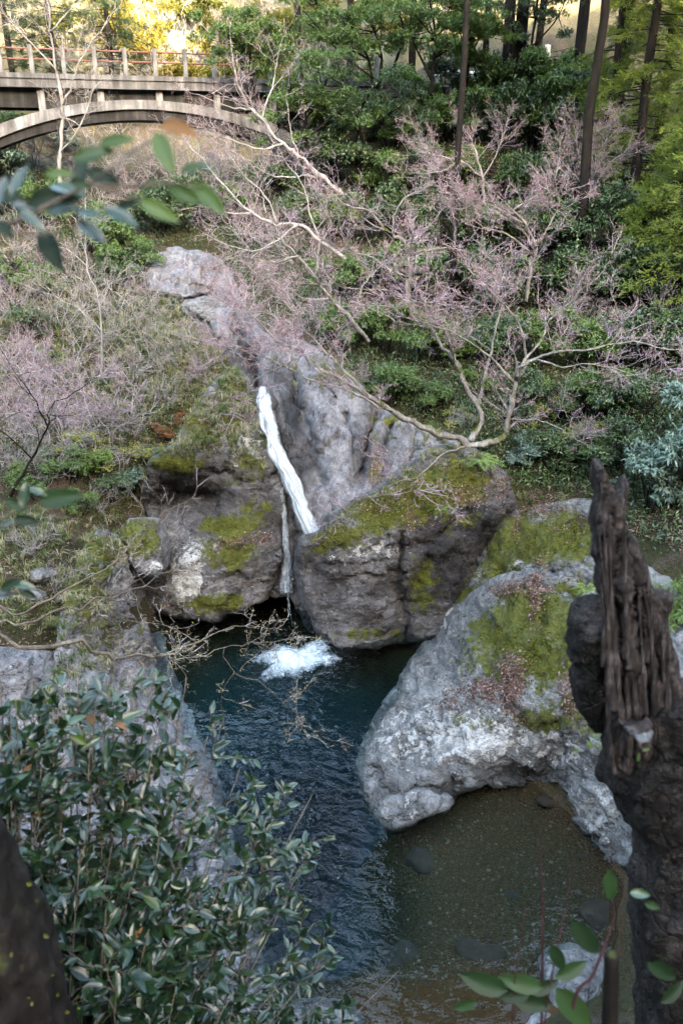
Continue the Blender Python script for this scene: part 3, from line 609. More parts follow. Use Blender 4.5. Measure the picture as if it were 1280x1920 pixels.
wall, WD = rock('rock_wall', [(372, 760), (400, 715), (440, 690), (470, 735), (495, 800), (520, 870), (532, 930), (528, 1000), (520, 1060), (512, 1112), (480, 1130), (455, 1152), (405, 1172), (335, 1160), (300, 1150), (262, 1160), (268, 1100), (290, 1040), (272, 960), (258, 905), (285, 868), (330, 830)],
    [Z(400, 1165, -.05), (505, 1112, 20.0), Z(455, 1148, .1), (330, 1150, 19.5), (290, 1130, 19.9), (330, 915, 21.9), (290, 920, 21.4), (380, 925, 21.7), (300, 875, 20.8), (350, 868, 20.6), (420, 850, 20.7), (480, 850, 21.1), (450, 780, 22.0), (440, 710, 23.0), (400, 735, 22.5), (400, 990, 20.4), (350, 1050, 19.5), (400, 1080, 19.6), (320, 1010, 20.6),
     (460, 1030, 20.0), (450, 1100, 19.8), (500, 950, 20.8), (500, 1060, 20.1), (520, 900, 21.3), (430, 920, 20.9), (270, 1080, 20.4), (340, 1120, 19.4)],
    M['grey_rock'], step=6, rim=22, rimd=0.4, amp=0.11, seed=41, freq=0.85, aniso=(1, 1, 1.6),
    cracks=[([(275, 950), (330, 945), (400, 930), (440, 900)], 16, .25), ([(430, 1150), (470, 1090), (515, 1040)], 10, .1), ([(320, 1040), (310, 1100), (330, 1150)], 9, .2), ([(420, 880), (470, 900), (510, 890)], 8, .2)],
    masks={'moss': [(330, 870, 60, 18, 1.), (430, 1040, 60, 40, .8), (400, 1130, 70, 22, .9), (440, 990, 60, 25, .9), (480, 960, 40, 40, .6), (460, 870, 60, 40, .6), (420, 800, 60, 50, .7), (440, 740, 40, 40, .8), (380, 800, 40, 50, .8), (330, 930, 60, 50, -.9), (345, 1085, 30, 40, -1.2), (490, 1090, 40, 30, -1)],
           'lichen': [(345, 1090, 34, 44, 1.6), (370, 1040, 50, 30, .9), (460, 840, 40, 40, 1.), (420, 1010, 40, 40, .5), (470, 800, 40, 60, .5)],
           'wet': [(330, 915, 70, 45, .9), (400, 930, 50, 40, .6), (290, 1120, 25, 40, .6), (495, 900, 20, 90, .4), (460, 1155, 60, 12, .9)]})  # in the hollow the dark mask paints its shade, elsewhere wet stone
tag(wall, 'hollowed mossy rock wall with pale lichen patch left of the waterfall', 'rock wall')
chute, HD = rock('rock_chute', [(470, 735), (505, 728), (540, 790), (575, 860), (600, 940), (615, 1010), (585, 1050), (575, 1090), (590, 1150), (592, 1190), (570, 1180), (558, 1140), (535, 1118), (500, 1122), (500, 1050), (508, 940), (490, 830)],
    [(485, 745, 22.9), (530, 830, 22.0), (560, 930, 21.1), (595, 1000, 20.55), (540, 1000, 20.8), (520, 900, 21.5), (535, 1100, 20.35), (505, 1110, 20.4), (575, 1100, 20.1), (585, 1170, 19.8), (500, 800, 22.2)],
    M['wet_rock'], step=5, rim=10, rimd=.2, amp=0.10, seed=52, freq=1.4, aniso=(2.2, 1.6, .35), back=.45, down=.0,
    cracks=[([(525, 900), (530, 1000), (522, 1100)], 6, .3), ([(556, 960), (552, 1040), (545, 1110)], 5, .25)],
    masks={'wet': [(540, 900, 90, 150, .5)], 'moss': [(520, 1000, 10, 40, .9)]})
tag(chute, 'wet brown fluted rock chute beneath the waterfall above the dark cave', 'rock')
cave, _ = rock('cave_wall', [(470, 1090), (610, 1090), (640, 1230), (440, 1230)], [(480, 1100, 21.6), (600, 1100, 21.6), (540, 1150, 22.2), (620, 1220, 21.4), (460, 1220, 21.4)], M['wet_rock'], step=9, rim=8, rimd=.1, amp=.1, seed=54, back=.5,
    masks={'wet': [(540, 1150, 90, 80, 1.)]})  # mask darkens the whole wall: cave shade put into the colour
tag(cave, 'shade darkened rock at the back of the small cave under the chute', 'rock')

up_rock, _ = rock('stream_rock', [(275, 520), (284, 488), (318, 466), (360, 468), (402, 484), (416, 515), (402, 548), (362, 556), (310, 552), (284, 545)],
    [(285, 540, 29.6), (330, 470, 32.2), (400, 490, 31.6), (410, 540, 29.8), (340, 548, 29.2), (350, 510, 30.4), (300, 500, 31)], M['cliff_rock'], step=5, rim=12, rimd=.3, amp=.14, seed=61, freq=.9, aniso=(1, 1, 2),
    cracks=[([(380, 505), (410, 512)], 6, .5), ([(300, 530), (350, 535), (400, 545)], 6, .4)], masks={'moss': [(350, 510, 90, 60, -1)], 'lichen': [(340, 490, 60, 30, .3)]})
tag(up_rock, 'mauve grey bedrock hump topmost on the stream above the falls', 'rock')
sr2, _ = rock('stream_rock', [(303, 556), (318, 544), (338, 549), (348, 562), (330, 572), (310, 568)], [(310, 560, 28.9), (340, 560, 28.9), (325, 555, 28.6)], M['pale_rock'], step=4, rim=8, rimd=.2, amp=.05, seed=62, freq=1.5, back=.4)
tag(sr2, 'small round white stone below the mauve bedrock hump', 'stone')
sr3, _ = rock('stream_rock', [(340, 566), (372, 552), (408, 556), (430, 574), (422, 600), (392, 606), (362, 594)], [(345, 575, 28.4), (400, 560, 28.6), (425, 590, 27.6), (380, 595, 27.5), (385, 575, 28)], M['pale_rock'], step=4, rim=10, rimd=.25, amp=.1, seed=63, freq=1.1, masks={'moss': [(385, 580, 60, 40, -1)]})
tag(sr3, 'pale angular block in the stream right of the round white stone', 'stone')
sr4, _ = rock('stream_rock', [(396, 598), (412, 578), (432, 570), (436, 610), (428, 650), (410, 640), (396, 620)], [(400, 610, 27.2), (432, 580, 27.5), (428, 645, 26.4), (412, 610, 26.9)], M['cliff_rock'], step=4, rim=8, rimd=.2, amp=.08, seed=64, freq=1.2)
tag(sr4, 'upright pale slab above the dark stream gully', 'stone')
sbed, _ = rock('stream_bed', [(262, 520), (290, 478), (345, 462), (410, 478), (440, 540), (462, 590), (500, 625), (545, 640), (535, 735), (490, 765), (455, 720), (425, 672), (396, 630), (345, 600), (300, 570)],
    [(280, 510, 32), (345, 470, 33.2), (410, 490, 32.2), (330, 570, 29.3), (430, 560, 29.3), (400, 600, 27.9), (420, 650, 26.7), (480, 640, 26.0), (530, 650, 25.4), (460, 710, 24.8), (520, 730, 23.6), (490, 755, 23.2)], M['cliff_rock'], step=6, rim=10, rimd=.2, amp=.16, seed=66, freq=.8, aniso=(1.6, 1.2, .6), block=.9,
    cracks=[([(400, 560), (440, 620), (470, 690), (490, 750)], 12, .5), ([(330, 520), (400, 540), (430, 600)], 8, .3)], masks={'wet': [(450, 650, 40, 60, .7), (480, 720, 30, 40, .8)], 'moss': [(350, 520, 90, 60, -1)]})
tag(sbed, 'smooth grey bedrock running diagonally down to the lip of the falls', 'rock')
gully, _ = rock('stream_rock', [(402, 640), (430, 625), (470, 640), (500, 636), (520, 700), (510, 745), (480, 758), (455, 720), (430, 690)], [(410, 650, 26.3), (480, 645, 25.4), (510, 740, 23.2), (475, 750, 23), (440, 690, 25), (470, 690, 25)], M['wet_rock'], step=5, rim=8, rimd=.2, amp=.14, seed=65, freq=1.2, aniso=(2, 2, .6),
    cracks=[([(450, 650), (475, 700), (490, 750)], 9, .5)], masks={'wet': [(470, 690, 40, 60, .7)]})
tag(gully, 'dark wet gully bedrock leading down to the lip of the falls', 'rock')

bank, KD = rock('bank_rock', [(178, 1000), (215, 1018), (238, 1050), (246, 1110), (262, 1160), (290, 1205), (308, 1262), (330, 1330), (360, 1420), (300, 1460), (150, 1440), (90, 1330), (110, 1180), (140, 1070)],
    [Z(272, 1185, 0), Z(305, 1262, 0), Z(358, 1418, 0), Z(330, 1345, 0.05), Z(200, 1100, 2.2), Z(240, 1200, .95), Z(200, 1250, 1.35), Z(200, 1350, 1.2), Z(260, 1400, .7), Z(170, 1150, 2.35), Z(190, 1020, 3.1), Z(240, 1110, 1.6), Z(120, 1200, 2.6), Z(120, 1350, 1.9), Z(225, 1060, 2.4), Z(270, 1280, .6), Z(262, 1165, .1), Z(252, 1120, .9), Z(290, 1215, 0)],
    M['bank_rock'], step=6, rim=20, rimd=.3, amp=.15, seed=71, freq=.9, aniso=(1.6, 1, .8), cracks=[([(200, 1010), (215, 1100), (230, 1180)], 10, .3), ([(160, 1090), (180, 1170), (250, 1230)], 9, .25), ([(150, 1250), (230, 1290), (300, 1300)], 9, .2)],
    masks={'moss': [(200, 1030, 50, 40, .9), (150, 1100, 60, 80, .8), (190, 1180, 50, 60, .6), (180, 1300, 80, 60, .5), (270, 1240, 30, 60, -.4)], 'lichen': [(230, 1150, 50, 60, .2)], 'wet': [(285, 1210, 14, 60, .6)]})
tag(bank, 'fissured grey rock bank falling to the water on the left side of the pool', 'rock')
nub, _ = rock('bank_rock', [(222, 985), (250, 968), (285, 978), (303, 1010), (312, 1052), (300, 1085), (272, 1075), (245, 1050), (232, 1020)],
    [(228, 995, 19.2), (285, 985, 19.4), (305, 1050, 18.9), (270, 1060, 18.6), (260, 1010, 18.7)], M['bank_rock'], step=5, rim=14, rimd=.4, amp=.1, seed=72, masks={'moss': [(265, 1000, 50, 50, .9)], 'lichen': [(295, 1060, 20, 20, .8)]})
tag(nub, 'rounded moss capped rock nub between the rock wall and the left bank', 'rock')
pale, _ = rock('bank_rock', [(-120, 1255), (0, 1235), (120, 1262), (240, 1330), (330, 1388), (372, 1440), (395, 1500), (412, 1580), (448, 1690), (470, 1780), (480, 1960), (200, 2060), (-120, 2060)],
    [(-100, 1260, 12.6), (0, 1245, 13.1), Z(340, 1400, .2), Z(395, 1520, 0), Z(412, 1590, 0), Z(450, 1720, 0), Z(470, 1900, 0), Z(200, 1400, 1.25), Z(0, 1400, 2.5), Z(200, 1600, .9), Z(0, 1600, 2.0), Z(200, 1800, .6), Z(0, 1900, 1.4), Z(310, 1600, .5), Z(340, 1750, .35), Z(100, 1500, 1.7)],
    M['bank_rock'], step=9, rim=22, rimd=.2, amp=.16, seed=73, freq=.9, masks={'moss': [(200, 1600, 300, 400, -.8)], 'lichen': [(200, 1600, 300, 400, .4)]},
    cracks=[([(100, 1300), (200, 1450), (180, 1600), (300, 1800)], 14, .3), ([(250, 1350), (330, 1500), (360, 1700)], 12, .25), ([(0, 1500), (120, 1620), (200, 1900)], 14, .08)])
tag(pale, 'broad pale rock shelf glimpsed through the leafy bush at lower left', 'rock')
for i, (ol, zs, lab) in enumerate([
    ([(1072, 1530), (1092, 1518), (1112, 1532), (1118, 1552), (1098, 1556), (1078, 1546)], .22, 'small white stone at the waterline, nearest the mossy right bank corner'),
    ([(1112, 1546), (1130, 1540), (1146, 1552), (1144, 1572), (1124, 1570)], .2, 'small pale stone at the waterline between its two neighbours on the right bank'),
    ([(1134, 1572), (1156, 1562), (1180, 1578), (1184, 1600), (1160, 1610), (1140, 1596)], .25, 'greenish grey stone at the waterline half hidden by the dead snag'),
    ([(1010, 1812), (1040, 1782), (1090, 1780), (1130, 1800), (1150, 1850), (1166, 1920), (1120, 1960), (1060, 1940), (1030, 1880)], .28, 'pale rough rock behind the leafy stems at the bottom right'),
    ([(975, 1930), (1010, 1900), (1060, 1898), (1100, 1915), (1120, 1980), (980, 1990)], .2, 'pale rock cut by the bottom edge under the leafy stems'),
    ([(500, 1920), (530, 1892), (590, 1884), (650, 1890), (690, 1925), (640, 1980), (520, 1980)], .15, 'flat pale rock on the near shore at the bottom centre')]):
    c = np.mean(ol, 0); ct = [Z(x, y, 0.02) for x, y in ol] + [Z(c[0], c[1] - 6, zs)]
    o, _ = rock('shore_stone', ol, ct, M['pale_rock'], step=5, rim=10, rimd=.05, amp=.05, freq=2, seed=80 + i, back=.3, down=.2, masks={'moss': [(c[0], c[1], 100, 100, -.9 if i != 2 else .3)]})
    tag(o, lab, 'stone', 'stones along the waterline')
for i, (px, py, s, lab) in enumerate([(70, 1085, 26, 'jagged white stone showing through the grass on the left bank'), (145, 1185, 24, 'rounded pale stone low on the left bank beside leaf litter'), (60, 1120, 22, 'grey stone in the grass just below the jagged white stone')]):
    g = ground(px, py); ol = [(px + s * math.cos(t) * random.Random(i * 9 + k).uniform(.7, 1.2), py + s * .7 * math.sin(t)) for k, t in enumerate(np.linspace(0, 6.28, 9)[:-1])]
    o, _ = rock('bank_stone', ol, [(x, y, g.y - .05) for x, y in ol] + [(px, py, g.y - .4)], M['pale_rock'], step=4, rim=10, rimd=.2, amp=.08, freq=2.2, seed=90 + i, back=.5, down=.2, masks={'moss': [(px, py, 90, 90, -.8)]})
    tag(o, lab, 'stone', 'stones on the left bank')

# ------------------------------------------------------------------ pool water
def mat_water():
    m, nt, N, L, B = new_mat('pool_water'); out = N['Material Output']; N.remove(B)
    tr = N.new('ShaderNodeBsdfTransparent'); tr.inputs[0].default_value = (0.9, 0.93, 0.92, 1)
    gl = N.new('ShaderNodeBsdfGlossy'); gl.inputs['Roughness'].default_value = 0.03
    fr = N.new('ShaderNodeFresnel'); fr.inputs['IOR'].default_value = 1.33
    co = N.new('ShaderNodeTexCoord').outputs['Object']
    a = tex(N, L, 'noise', 3.6, co, 3, 0.5, (1.0, 1.5, 1.0), 0.5)
    bp = N.new('ShaderNodeBump'); bp.inputs['Distance'].default_value = 0.24
    L.new(math_n(N, L, 'MULTIPLY', attr(N, 'chop'), 1.0), bp.inputs['Strength']); L.new(a.outputs[0], bp.inputs['Height'])
    L.new(bp.outputs[0], gl.inputs['Normal']); L.new(bp.outputs[0], fr.inputs['Normal'])
    mx = N.new('ShaderNodeMixShader'); L.new(fr.outputs[0], mx.inputs[0]); L.new(tr.outputs[0], mx.inputs[1]); L.new(gl.outputs[0], mx.inputs[2])
    L.new(mx.outputs[0], out.inputs['Surface'])
    pv = N.new('ShaderNodeVolumeAbsorption'); pv.inputs['Color'].default_value = (0.02, 0.60, 0.70, 1); pv.inputs['Density'].default_value = 0.40
    L.new(pv.outputs[0], out.inputs['Volume'])
    return m
wx = np.arange(-8.5, 6.5, 0.055); wy = np.arange(6.8, 22.6, 0.06)
WX, WY = np.meshgrid(wx, wy); nw = len(wx); W2 = np.c_[WX.ravel(), WY.ravel()]
chop = np.clip((15.2 - W2[:, 1]) / 3.2, 0, 1) * np.clip((1.0 - W2[:, 0]) / 1.0, 0.03, 1); chop = np.maximum(chop, np.exp(-(((W2[:, 0] + 1.0) / 1.6) ** 2 + ((W2[:, 1] - 17.6) / 1.5) ** 2)) * 0.9); chop = np.maximum(chop, 0.08)
wz = np.c_[W2[:, 0] * 2.6 + 0.5 * W2[:, 1], W2[:, 1] * 3.4, np.zeros(len(W2))]
wh = chop * (0.045 * fbm(wz, 3, 5) + 0.02 * ridged(wz * 1.7, 2, 8))
wi, wj = np.meshgrid(np.arange(nw - 1), np.arange(len(wy) - 1)); a = (wj * nw + wi).ravel()
top = np.stack([a, a + 1, a + nw + 1, a + nw], -1)
nv = len(W2); V = np.c_[W2, wh]
ringi = np.concatenate([np.arange(nw), np.arange(1, len(wy)) * nw + nw - 1, (len(wy) - 1) * nw + np.arange(nw - 2, -1, -1), np.arange(len(wy) - 2, 0, -1) * nw])
low = V[ringi].copy(); low[:, 2] = -8
nr = len(ringi); k = np.arange(nr); k2 = (k + 1) % nr
sides = np.stack([ringi[k2], ringi[k], nv + k, nv + k2], -1)
V = np.concatenate([V, low, [[-1, 15, -8]]])
wmesh = mesh_np('pool_water', V, [np.concatenate([top, sides]), np.stack([nv + k2, nv + k, np.full(nr, nv + nr)], -1)], {'chop': np.concatenate([chop, np.zeros(nr + 1)])})
pool = tag(obj('pool_water', wmesh, mat_water()), kind='structure')

# ------------------------------------------------------------------ waterfall, side trickles, churned foam
def mat_fall(name, gap, amax=1.0):
    m, nt, N, L, B = new_mat(name)
    co = N.new('ShaderNodeTexCoord').outputs['UV']
    fc = ramp(N, [(0.28, (0.14, 0.175, 0.20)), (0.46, (0.27, 0.31, 0.33)), (0.66, (0.5, 0.53, 0.54))]); B.inputs['Roughness'].default_value = 0.35
    a = N.new('ShaderNodeTexNoise'); a.inputs['Scale'].default_value = 7; a.inputs['Detail'].default_value = 8; a.inputs['Roughness'].default_value = 0.7
    cb = N.new('ShaderNodeCombineXYZ'); L.new(attr(N, 'across'), cb.inputs[0]); L.new(attr(N, 'along'), cb.inputs[1]); mp = N.new('ShaderNodeMapping'); mp.inputs['Scale'].default_value = (1.1, 0.9, 1.0)
    L.new(cb.outputs[0], mp.inputs[0]); L.new(mp.outputs[0], a.inputs['Vector'])
    L.new(a.outputs[0], fc.inputs[0]); L.new(fc.outputs[0], B.inputs['Base Color'])
    tr = N.new('ShaderNodeBsdfTransparent'); mx = N.new('ShaderNodeMixShader')
    f = math_n(N, L, 'MULTIPLY', math_n(N, L, 'SUBTRACT', math_n(N, L, 'ADD', a.outputs[0], math_n(N, L, 'MULTIPLY', attr(N, 'thick'), 0.45)), gap), 2.6, True)
    L.new(math_n(N, L, 'MULTIPLY', f, amax), mx.inputs[0]); L.new(tr.outputs[0], mx.inputs[1]); L.new(B.outputs[0], mx.inputs[2]); L.new(mx.outputs[0], N['Material Output'].inputs[0])
    bp = N.new('ShaderNodeBump'); bp.inputs['Strength'].default_value = 0.3; bp.inputs['Distance'].default_value = 0.05; L.new(a.outputs[0], bp.inputs['Height']); L.new(bp.outputs[0], B.inputs['Normal'])
    return m
def ribbon(name, left, right, mat, nl=110, nc=16, bulge=.14, seed=0, parent=None, amp=.05):
    l = spline([P(*q) for q in left], nl); r = spline([P(*q) for q in right], nl); V = []; A = []; UU = []; VV_ = []
    wob = fbm(np.c_[np.arange(nl) * .16, np.zeros(nl), np.full(nl, seed)], 3, seed + 40) * .05 * min(1, bulge / .1); wob2 = fbm(np.c_[np.arange(nl) * .16, np.ones(nl) * 5, np.full(nl, seed)], 3, seed + 41) * .05 * min(1, bulge / .1)
    l = l + np.c_[wob, 0 * wob, 0 * wob]; r = r + np.c_[wob2, 0 * wob, 0 * wob]
    for layer in (0, 1):
        for i in range(nl):
            t = np.linspace(0, 1, nc)[:, None]; b = l[i] * (1 - t) + r[i] * t; s = np.sin(np.pi * t)
            out = np.array([[-0.1, -1, 0.55]])
            nn = fbm(np.c_[t * 5, np.full((nc, 1), i * 0.10 - (seed + 1) * 3), np.full((nc, 1), seed)], 4, seed)[:, None]
            UU.append(t[:, 0]); VV_.append(np.full(nc, i / nl * (nl / 110)));  V.append(b + out * ((bulge * s ** .5 + amp * nn * s) if layer == 0 else -0.03)); A.append((s[:, 0] if layer == 0 else s[:, 0]))
    V = np.concatenate(V); A = np.concatenate(A); i, j = np.meshgrid(np.arange(nc - 1), np.arange(nl - 1)); a = (j * nc + i).ravel()
    f = np.stack([a, a + 1, a + nc + 1, a + nc], -1)
    F = np.concatenate([f, f[:, ::-1] + nl * nc])
    return obj(name, mesh_np(name, V, F, {'thick': A, 'across': np.concatenate(UU), 'along': np.concatenate(VV_)}), mat, parent)
M['fall'] = mat_fall('fall', 0.50); M['trickle'] = mat_fall('trickle', 0.66, .45)
fall = ribbon('waterfall', [(486, 728, 22.85), (478, 750, 22.45), (483, 790, 22.0), (501, 850, 21.4), (525, 900, 21.0), (550, 960, 20.5), (570, 1008, 20.2), (582, 1060, 20.1), (590, 1110, 20.0), (592, 1152, 19.85)],
              [(498, 726, 22.85), (512, 748, 22.45), (518, 790, 22.0), (538, 850, 21.4), (561, 900, 21.0), (586, 955, 20.5), (607, 1000, 20.2), (620, 1060, 20.1), (626, 1110, 20.0), (628, 1152, 19.85)], M['fall'], seed=2, nc=26, amp=.045)
fall2 = ribbon('waterfall_strand', [(488, 732, 22.7), (496, 800, 21.8), (520, 870, 21.15), (548, 930, 20.65), (572, 990, 20.2), (588, 1060, 20.02)], [(498, 732, 22.7), (520, 800, 21.8), (542, 870, 21.15), (570, 930, 20.65), (594, 990, 20.2), (606, 1060, 20.02)], M['fall'], seed=9, nc=18, bulge=.1, amp=.04, parent=fall)
tag(fall, kind='structure')
tk = ribbon('waterfall_trickle', [(523, 915, 21.05), (526, 980, 20.7), (528, 1050, 20.4), (520, 1112, 20.05)], [(536, 915, 21.05), (542, 980, 20.7), (548, 1050, 20.4), (552, 1112, 20.05)], M['trickle'], nl=60, nc=9, bulge=.06, seed=5, parent=fall)
tk2 = ribbon('waterfall_trickle', [(536, 1112, 20.1), (540, 1140, 20.05), (546, 1172, 20.0)], [(540, 1110, 20.1), (545, 1140, 20.05), (551, 1172, 20.0)], M['trickle'], nl=20, nc=5, bulge=.02, seed=6, parent=fall, amp=.01)
rng = np.random.default_rng(5)
fx = np.linspace(-1, 1, 70); FX, FY = np.meshgrid(fx, fx); c0 = P(*Z(560, 1240, 0)); rr = np.sqrt(FX ** 2 + FY ** 2)
ang = np.arctan2(FY, FX); prof = np.clip(1 - rr / (0.85 + 0.25 * fbm(np.c_[np.cos(ang).ravel() * 2, np.sin(ang).ravel() * 2, np.zeros(FX.size)], 3, 4).reshape(FX.shape)), 0, 1)
pt = np.c_[(c0[0] + FX * 1.75 + FY * .1).ravel(), (c0[1] + FY * 1.15 + FX * 0.4).ravel(), np.zeros(FX.size)]
pt[:, 2] = 0.012 + prof.ravel() ** .8 * (0.16 + 0.14 * fbm(pt * 5, 4, 2)) + 0.03 * prof.ravel() * fbm(pt * 16, 3, 6)
i, j = np.meshgrid(np.arange(69), np.arange(69)); a = (j * 70 + i).ravel()
def mat_foam():
    m, nt, N, L, B = new_mat('foam'); co = N.new('ShaderNodeTexCoord').outputs['Object']
    B.inputs['Base Color'].default_value = (0.30, 0.36, 0.385, 1); B.inputs['Roughness'].default_value = 0.5
    a = tex(N, L, 'noise', 5, co, 9, 0.75, None, 0.8)
    tr = N.new('ShaderNodeBsdfTransparent'); mx = N.new('ShaderNodeMixShader')
    f = math_n(N, L, 'MULTIPLY', math_n(N, L, 'SUBTRACT', math_n(N, L, 'ADD', a.outputs[0], math_n(N, L, 'MULTIPLY', attr(N, 'thick'), 1.05)), 0.70), 1.9, True)
    L.new(f, mx.inputs[0]); L.new(tr.outputs[0], mx.inputs[1]); L.new(B.outputs[0], mx.inputs[2]); L.new(mx.outputs[0], N['Material Output'].inputs[0])
    return m
M['foam'] = mat_foam()
foam = obj('foam', mesh_np('foam', pt, np.stack([a, a + 1, a + 71, a + 70], -1), {'thick': prof.ravel()}), M['foam'])
tag(foam, 'white churned foam where the waterfall strikes the dark pool', 'foam', kind='stuff')
n = 420; th = rng.uniform(0, 6.28, n); rd = np.abs(rng.normal(0, .55, n)); dp = np.c_[c0[0] + rd * np.cos(th) * 1.1, c0[1] + rd * np.sin(th), 0.04 + np.abs(rng.normal(0, .16, n)) * np.exp(-rd)]
T = np.array([(1, 1, 1), (1, -1, -1), (-1, 1, -1), (-1, -1, 1)]) * .5
sz = rng.uniform(.006, .02, n); V = (dp[:, None] + T[None] * sz[:, None, None]).reshape(-1, 3)
F = (np.arange(n)[:, None, None] * 4 + np.array([[0, 1, 2], [0, 3, 1], [0, 2, 3], [1, 3, 2]])[None]).reshape(-1, 3)
spray = obj('spray', mesh_np('spray', V, F, {'thick': np.ones(len(V))}), M['foam']); tag(spray, 'fine white spray drops over the foam at the foot of the falls', 'spray', kind='stuff')

M['bed_stone'] = mat_plain('bed_stone', (0.026, 0.016, 0.009), 0.95, .5, 6, 0, .4)
# bed pebbles seen through the shallow water
def pebble_mesh(seed):
    import bmesh
    bm = bmesh.new(); bmesh.ops.create_icosphere(bm, subdivisions=1, radius=1.0); r = random.Random(seed)
    for v in bm.verts: v.co *= r.uniform(.75, 1.15)
    me = bpy.data.meshes.new('pebble'); bm.to_mesh(me); bm.free(); me.polygons.foreach_set('use_smooth', [True] * len(me.polygons)); return me
pm = [pebble_mesh(i) for i in range(4)]
base = np.array([v.co for v in pm[0].vertices]); bf = np.array([list(p.vertices) for p in pm[0].polygons])
n = 2600; qx = rng.uniform(0.9, 5.0, n); qy = rng.uniform(8.3, 13.2, n); s = rng.gamma(1.6, .007, n) + .006
hz = gz(qx, qy); keep = hz < -.12; qx, qy, s, hz = qx[keep], qy[keep], s[keep], hz[keep]; n = len(qx)
V = base[None] * (s[:, None, None] * np.array([1.2, 1, .6])) ; th = rng.uniform(0, 6.28, n)
c_, s_ = np.cos(th)[:, None], np.sin(th)[:, None]; V = np.stack([V[..., 0] * c_ - V[..., 1] * s_, V[..., 0] * s_ + V[..., 1] * c_, V[..., 2]], -1) + np.c_[qx, qy, hz][:, None]
gravel = obj('gravel', mesh_np('gravel', V.reshape(-1, 3), (np.arange(n)[:, None, None] * len(base) + bf[None]).reshape(-1, 3), {'rnd': np.repeat(rng.uniform(0, 1, n), len(base))}), mat_leaf('gravel', (0.02, 0.014, 0.008), (0.06, 0.042, 0.024), (0.13, 0.10, 0.065), 0.8, 0.3, 0))
tag(gravel, 'fine mixed gravel on the bed of the shallow water', 'gravel', kind='stuff')
for i, (px, py, s, lab) in enumerate([(1025, 1520, .16, 'dark submerged stone beside the right bank corner in the shallows'), (1130, 1715, .34, 'brown submerged boulder beside the dead snag in the shallows'), (900, 1780, .3, 'dark sunken boulder in the middle of the shallows'), (790, 1590, .3, 'long brown sunken slab in front of the small pale slab'), (760, 1760, .3, 'brown sunken ledge stone at the edge of the deep water'), (960, 1660, .12, 'small dark stone on the gravel bed')]):
    p = P(*Z(px, py, -.35)); me = pebble_mesh(20 + i)
    import bmesh
    bm = bmesh.new(); bm.from_mesh(me); bmesh.ops.subdivide_edges(bm, edges=bm.edges, cuts=2, use_grid_fill=True, smooth=.6); bm.to_mesh(me); bm.free()
    co = np.array([v.co for v in me.vertices]); co = co * (1 + .3 * fbm(co * 1.6, 3, i))[:, None] * np.array([1.3, 1, .55]) * s; me.vertices.foreach_set('co', co.ravel()); me.polygons.foreach_set('use_smooth', [True] * len(me.polygons))
    o = obj('sunken_stone', me, M['bed_stone'], loc=(p[0], p[1], gz(p[0], p[1]) - .18 * s)); tag(o, lab, 'stone', 'stones on the pool bed')

# ------------------------------------------------------------------ concrete arch bridge and the road beyond
A0 = P(0, 135, 40.0); A1 = P(500, 148, 43.4); A1[2] = A0[2]
bdir = unit(A1 - A0); bang = math.atan2(bdir[1], bdir[0]); BL = np.linalg.norm(A1 - A0)
def bpt(s, w=0.0, dz=0.0):       # s metres along the near edge from A0, w metres to the far side, dz above the kerb top
    n = np.array([-bdir[1], bdir[0], 0]); p = A0 + bdir * s + n * w; return np.array([p[0], p[1], p[2] + dz])
def s_at(px):                    # distance along the near edge seen at column px
    ss = np.linspace(-14, 20, 2000); q = np.array([bpt(t) for t in ss]); return ss[np.argmin(np.abs(to_px(q)[0] - px))]
bridge = thing('arch_bridge', 'grey concrete arch bridge with red railings spanning the gorge', 'bridge', tuple(bpt(6, 2, -3)))
inv = Matrix.Translation(-Vector(bpt(6, 2, -3)))
def bpart(name, me, mat, parent=bridge):
    return obj(name, me, mat, parent)
O6 = bpt(6, 2, -3)
def bbox(name, s0, s1, w0, w1, z0, z1, mat, parent=bridge, bev=0.03):
    me = box_mesh(name, s1 - s0, w1 - w0, z1 - z0, bev); o = obj(name, me, mat, parent)
    c = bpt((s0 + s1) / 2, (w0 + w1) / 2, (z0 + z1) / 2) - (O6 if parent is bridge else 0); o.location = c; o.rotation_euler = (0, 0, bang); return o
S0, S1 = -13.0, 18.5
bbox('deck', S0, S1, .14, 3.86, -.5, -.14, M['shaded_concrete'])
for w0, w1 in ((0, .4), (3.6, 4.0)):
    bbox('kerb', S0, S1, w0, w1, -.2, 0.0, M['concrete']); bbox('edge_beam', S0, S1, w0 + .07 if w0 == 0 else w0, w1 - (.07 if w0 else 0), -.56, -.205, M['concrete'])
for w in (.7, 3.3): bbox('girder', S0, S1, w - .18, w + .18, -1.36, -.5, M['shaded_concrete'])
posts = [s_at(x) for x in (3, 62, 122, 181, 238, 294, 350, 404)]; dsp = (posts[-1] - posts[0]) / 7
allp = [posts[0] - dsp * k for k in range(8, 0, -1)] + posts + [posts[-1] + dsp * k for k in range(1, 7)]
pme = box_mesh('railing_post', .2, .2, 1.22, .02); rme = None
for w in (.2,):
    for s in allp:
        o = obj('railing_post', pme, M['concrete'], bridge); o.location = bpt(s, w, .52) - O6; o.rotation_euler = (0, 0, bang)
    for i in range(len(allp) - 1):
        for dz in (.97, .56):
            s0, s1 = allp[i] + .1, allp[i + 1] - .1
            me = rme or mesh_np('rail', *(lambda t: (t[0], [t[1], t[2]]))(tube([(-dsp / 2 + .1, 0, 0), (dsp / 2 - .1, 0, 0)], .035, 8))); rme = me
            o = obj('rail', me, M['rail_red'], bridge); o.location = bpt((s0 + s1) / 2, w, dz) - O6; o.rotation_euler = (0, 0, bang)
